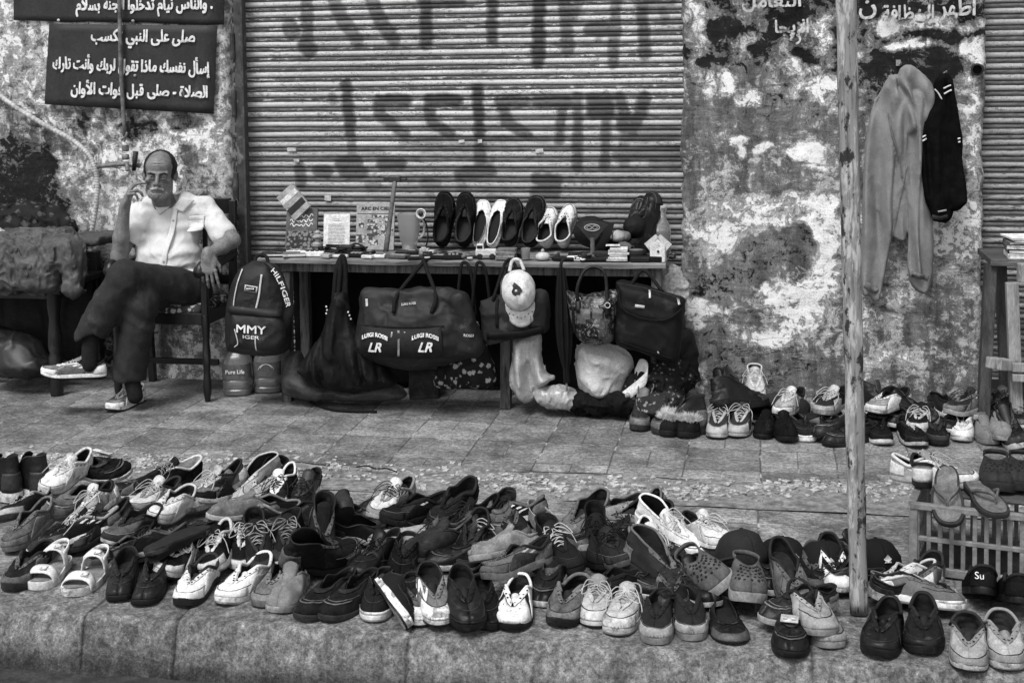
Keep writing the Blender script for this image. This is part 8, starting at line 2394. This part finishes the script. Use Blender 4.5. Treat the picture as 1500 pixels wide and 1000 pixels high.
drape_strip('seam', bvh, hd, ((1302, 165), (1308, 200), (1318, 232), (1322, 262)), .004, rib, .003)
drape_strip('seam', bvh, hd, ((1330, 240), (1318, 300), (1308, 345)), .004, rib, .003)
JY = WALL - .125
jkm = M('black_knit', .004, .95, .5, 20, spec=.06)
jb = [Pw(((1384, 107), (1393, 113), (1399, 150), (1398, 220), (1396, 290), (1394, 316), (1384, 326), (1368, 322), (1361, 308), (1352, 288), (1347, 245), (1346, 205), (1350, 172), (1361, 138), (1372, 114)), JY, .045, .028, folds(.012, 22, 3, 4)),
      Pw(((1388, 118), (1396, 126), (1408, 190), (1410, 240), (1417, 290), (1412, 301), (1396, 308), (1391, 290), (1391, 200)), JY - .025, .038, .024, folds(.010, 24, 3, 2))]
bj_ = heap('black_jacket', 'black zipped jacket with white stripes hanging right of the grey hoodie', 'jacket', jb, .006, jkm, wrinkle(16, .007, 7, (1.2, 1, .5)), 1, 'garments on the pillar')
bvj = surface_of(bj_)
for pts in (((1349, 203), (1358, 199)), ((1350, 208), (1359, 204)), ((1383, 130), (1394, 125)), ((1384, 138), (1395, 132)), ((1404, 204), (1408, 203)), ((1405, 209), (1408, 208))): drape_strip('white_stripe', bvj, bj_, pts, .007, gm('white', .55), .004)
drape_strip('zip', bvj, bj_, ((1371, 131), (1376, 137), (1381, 146)), .006, gm('white', .45), .004)
drape_strip('cuff', bvj, bj_, ((1366, 318), (1378, 321), (1390, 318)), .02, M('ribbed_black', .02, .95, .5, 60), .003)
drape_strip('cuff_stripe', bvj, bj_, ((1375, 311), (1388, 309)), .008, gm('white', .3), .005)
hk2 = thing('nail_hook', 'bent nail above the black jacket', 'hook', onY(1384, 108, WALL))
MB().tube([(0, .02, 0), (0, -.05, .004), (0, -.06, .012)], .004, 7).build('nail', met, hk2, True)
MB().lathe([(.008, 0), (.01, .003), (.006, .006)], (0, -.0, .0), 10, RX(math.pi / 2)).build('nail_plate', met, hk2, True)
hole = thing('conduit_opening', 'round dark pipe opening in the pillar right of the black jacket', 'pipe', onY(1431, 102, WALL - .002))
autosmooth(MB().lathe([(.020, .03), (.028, .03), (.030, -.012), (.022, -.014), (.021, .028)], (0, 0, 0), 20, RX(-math.pi / 2)).build('pipe_rim', M('black_pipe', .015, .5), hole, True), 40)
MB().lathe([(.021, -.01), (.021, -.0095)], (0, 0, 0), 18, RX(-math.pi / 2)).build('dark_mouth', M('dark_mouth', .004, .9, spec=0), hole)
pil = bpy.data.objects['plaster_pillar']
wl = M('old_wall_lettering', .5, .7, .3, 40, .08, .42)
for u, v, t, sz, wd, m_ in ((1402, 12, 'أطهر', .11, .17, wl), (1330, 20, 'النظافة', .09, .24, wl), (1160, 40, 'الإيجا', .085, .16, wl), (1130, 2, 'التعامل', .09, .28, wl), (1165, 55, 'رة', .06, .05, wl), (1270, 8, 'ن', .12, .08, wl)):
    p = onY(u, v, WALL - .034)
    text_mesh('painted_lettering', arabic(t), sz, m_, pil, (p[0], p[1], p[2]), width=wd, bold=.0022, depth=.002)

# ------------------------------------------------------------------ pole, crate and the trestle at the right
pb = onZ(1258, 897)
ptp = onY(1236, -160, pb[1] + .01)
pol = thing('wooden_pole', 'tall weathered wooden pole standing on the kerb among the shoes', 'pole', pb)
n = 60; V = []
for i in range(n):
    t = i / (n - 1); p = (ptp - pb) * t; rr = .0265 + .004 * t + .0012 * math.sin(i * .9)
    V.append([p + np.array([rr * (1 + .06 * (vnoise(np.array([a * 2, t * 18, 3.0])) - .5)) * math.copysign(abs(math.cos(a)) ** .8, math.cos(a)), rr * math.copysign(abs(math.sin(a)) ** .8, math.sin(a)), 0]) for a in np.linspace(0, 6.2832, 25)])
m = MB().grid(np.array(V)); m.f.append(tuple(range(23, -1, -1)))
t_ = NT('flaking_pole_paint'); v = t_.coord((1, 1, .22)); n1 = t_.noise(v, 30, 7, .72, .3); n2 = t_.noise(t_.coord((1, 1, .06)), 90, 5, .7); n3 = t_.noise(t_.coord((2, 2, 1)), 9, 6, .7)
c_ = t_.mix(t_.step(n1, .55, .05), t_.mix(n2, .09, .32), .42); c_ = t_.mix(t_.step(n3, .58, .03), c_, .028); c_ = t_.math('MULTIPLY', c_, t_.mix(t_.step(n2, .42, .1), .5, 1.1))
m.build('pole_shaft', t_.out(c_, .8, t_.math('ADD', n1, n2), .6, .003), pol, True)

# plastic crate
A0, A1 = onZ(1338, 838), onZ(1493, 858)
dx = A1 - A0; dx[2] = 0; dx /= np.linalg.norm(dx); dy = np.array([-dx[1], dx[0], 0])
CW, CD, CH = .52, .36, .235
cr = thing('plastic_crate', 'slatted grey plastic crate standing behind the shoes at the right edge', 'crate', A0, (0, 0, math.atan2(dx[1], dx[0])))
cm_ = M('dusty_crate_plastic', .19, .55, .3, 14, .17, .38, .3, 120, spec=.4)
m = MB()
for y in (0, CD):
    m.box((CW / 2, y, .014), (CW, .016, .028)).box((CW / 2, y, CH * .50), (CW, .014, .016)).box((CW / 2, y - (.006 if y == 0 else -.006), CH - .010), (CW + .02, .026, .020))
for x in (0, CW):
    m.box((x, CD / 2, .014), (.016, CD - .018, .027)).box((x, CD / 2, CH * .50), (.014, CD - .018, .015)).box((x + (-.006 if x == 0 else .006), CD / 2, CH - .0105), (.026, CD - .028, .019))
bevel(m.build('rim_and_rails', cm_, cr), .003)
m = MB()
for y in (0, CD):
    for k in range(15): m.box((.012 + k * (CW - .024) / 14, y, CH / 2), (.014, .011, CH - .03))
for x in (0, CW):
    for k in range(1, 9): m.box((x, .012 + k * (CD - .024) / 9, CH / 2), (.011, .014, CH - .03))
bevel(m.build('slat_bars', cm_, cr), .002)
m = MB().box((CW / 2, CD / 2, .006), (CW - .02, CD - .02, .006)); m.build('crate_floor', M('crate_floor_dark', .04, .7), cr)
for x in (0, CW):
    for y in (0, CD): bevel(MB().box((x, y, CH / 2), (.028, .028, CH - .022)).build('corner_post', cm_, cr), .004)
bevel(MB().box((-.03, CD - .02, CH + .02), (.06, .04, .035)).build('corner_lug', cm_, cr), .004)
ctop = CH - .002
bd_ = thing('cardboard', 'flattened grey cardboard laid over the crate as a shelf', 'cardboard', A0 + dy * .19 + dx * .29 + np.array([0, 0, CH]), (0, 0, math.atan2(dx[1], dx[0])))
bevel(MB().box((0, .02, .004), (.50, .26, .007)).build('sheet', M('grey_cardboard', .07, .9, .4, 12, .03, .4), bd_), .001)
MB().box((0, -.1115, .004), (.5, .0012, .003)).build('corrugation', M('dark_corrugation', .02), bd_)
CG = 'shoes displayed on the crate'
zc = CH + .008
A('flipflop', 'dark flip-flop hanging over the front edge of the crate, left one', (1385, 742), (1388, 700), .06, z=zc, hz=.02, pitch=-28, bed=.13, strap_g=.12, group=CG)
A('flipflop', 'dark flip-flop on the crate pointing right, beside the hanging one', (1470, 748), (1420, 706), .06, z=zc, hz=.02, pitch=-8, bed=.12, strap_g=.10, group=CG, side=-1)
A('runner', 'grey and white trainer seen from its heel at the crate corner', (1352, 676), (1352, 712), .22, z=zc, acc=.5, sole=.03, stripes=2, stripe_g=.5, nolace=True, group=CG, hz=.06)
A('runner', 'pale trainer with dark collar right of the heel-on trainer on the crate', (1432, 712), (1388, 676), .25, z=zc, acc=.55, sole=.4, stripes=2, stripe_g=.1, lace=.5, group=CG, hz=.08)
A('clog', 'dark grey backless clog on the crate, left of its mate', (1458, 722), (1458, 684), .05, z=zc, group=CG, hz=.03)
A('clog', 'dark grey backless clog at the right end of the crate', (1496, 722), (1496, 684), .045, z=zc, group=CG, side=-1, hz=.03)

# trestle table with books
tzr = .775
q0 = onY(1452, 388, 6.42)
tt = thing('trestle_table', 'rough timber trestle table at the right edge stacked with books', 'table', (q0[0] + .3, 6.5, 0))
def tq(p): return np.array(p, float) - np.array([q0[0] + .3, 6.5, 0])
x0_ = q0[0]
tw = M('raw_timber', .24, .85, .4, 10, .09, .40, .6, 140, (4, 4, .5)); tdk = M('dark_timber', .05, .85, .5, 10, .02, .4, .6, 140, (4, 4, .5))
bevel(MB().box(tq((x0_ + .45, 6.56, tzr - .015)), (.92, .40, .03)).build('table_top', M('timber_top', .06, .85, .5, 9, .15, .36, .6, 120, (.4, 4, 4)), tt), .004)
bevel(MB().box(tq((x0_ + .5, 6.345, tzr - .055)), (.80, .05, .085)).build('front_beam', tw, tt), .005)
bevel(MB().bar(tq((onY(1452, 390, 6.40)[0], 6.42, tzr - .03)), tq((onY(1436, 590, 6.36)[0], 6.30, 0)), .05, .07, (0, 1, 0)).build('splayed_leg', tdk, tt), .004)
bevel(MB().bar(tq((onY(1484, 420, 6.30)[0], 6.335, tzr - .098)), tq((onY(1492, 618, 6.26)[0], 6.29, 0)), .052, .05, (0, 1, 0)).build('front_leg', tw, tt), .004)
bevel(MB().bar(tq((onY(1466, 400, 6.6)[0], 6.62, tzr - .03)), tq((onY(1478, 590, 6.5)[0], 6.55, 0)), .05, .05, (0, 1, 0)).build('rear_leg', tdk, tt), .004)
bevel(MB().bar(tq(onY(1455, 532, 6.22)), tq(onY(1480, 534, 6.30)), .085, .05, (0, 0, 1)).build('cross_block', tw, tt), .005)
bevel(MB().box(tq(onY(1500, 538, 6.24)), (.10, .03, .04)).box(tq(onY(1500, 553, 6.24)), (.10, .03, .034)).build('cross_rail', tw, tt), .004)
GB = 'books stacked on the trestle table'
R6 = random.Random(3); zt = tzr
titles = ['white book lowest in the stack on the trestle table', 'dark book second from the bottom on the trestle table', 'magazine with pale blocks on its cover edge in the trestle stack', 'thin grey book above the block-patterned magazine', 'white pamphlet near the top of the trestle stack', 'tilted white sheet book topmost on the trestle stack']
for k, lb in enumerate(titles):
    th = (.02, .018, .022, .012, .010, .008)[k]
    b_ = thing('book', lb, 'book', (x0_ + .19 + .03 * R6.random(), 6.46 + .02 * R6.random(), zt + .0005), (0, 0, (R6.random() - .5) * .4), GB)
    g_ = (.55, .03, .08, .15, .6, .62)[k]
    bevel(MB().box((0, 0, th - .0012), (.25, .18, .0024)).box((0, 0, .0012), (.25, .18, .0024)).box((-.1238, 0, th / 2), (.0024, .18, th - .0052)).build('cover', gm('card', g_), b_), .0005)
    MB().box((.002, 0, th / 2), (.243, .174, th - .0056)).build('pages', paper, b_)
    if k == 2:
        m = MB()
        for i in range(6):
            for j in range(2): m.box((-.09 + i * .036, -.0905, .006 + j * .009), (.022, .001, .006))
        m.build('edge_print', gm('white', .6), b_)
    zt += th + .001
sidebk = thing('magazine', 'dark glossy magazine lying in front of the book stack on the trestle', 'magazine', (x0_ + .30, 6.40, tzr + .0005), (0, 0, -.15), None)
bevel(MB().box((0, 0, .012), (.20, .09, .024)).build('cover', gm('plastic', .02), sidebk), .001); MB().box((0, -.0452, .012), (.19, .001, .014)).build('pages', paper, sidebk)
# litter on the rubble strip: a stick and a long pale slip
sl_ = thing('paper_slip', 'long pale slip of card lying on the rubble behind the three-striped sneaker', 'litter', onZ(150, 661, .012), (0, .05, -.35))
bevel(MB().box((0, 0, 0), (.105, .022, .003)).build('slip', gm('white', .55), sl_), .001); MB().box((.02, 0, .0022), (.05, .016, .0008)).build('fold_mark', gm('card', .3), sl_)
tw_ = thing('twig', 'thin bent twig lying on the rubble near the tall propped-up shoe', 'twig', onZ(550, 688, .012))
MB().tube(smooth_path([(-.09, .03, 0), (-.04, .012, .012), (.0, .004, .004), (.05, -.012, .012), (.1, -.03, .004)], 6), [.003] * 25, 6).build('stem', gm('suede', .03), tw_, True)
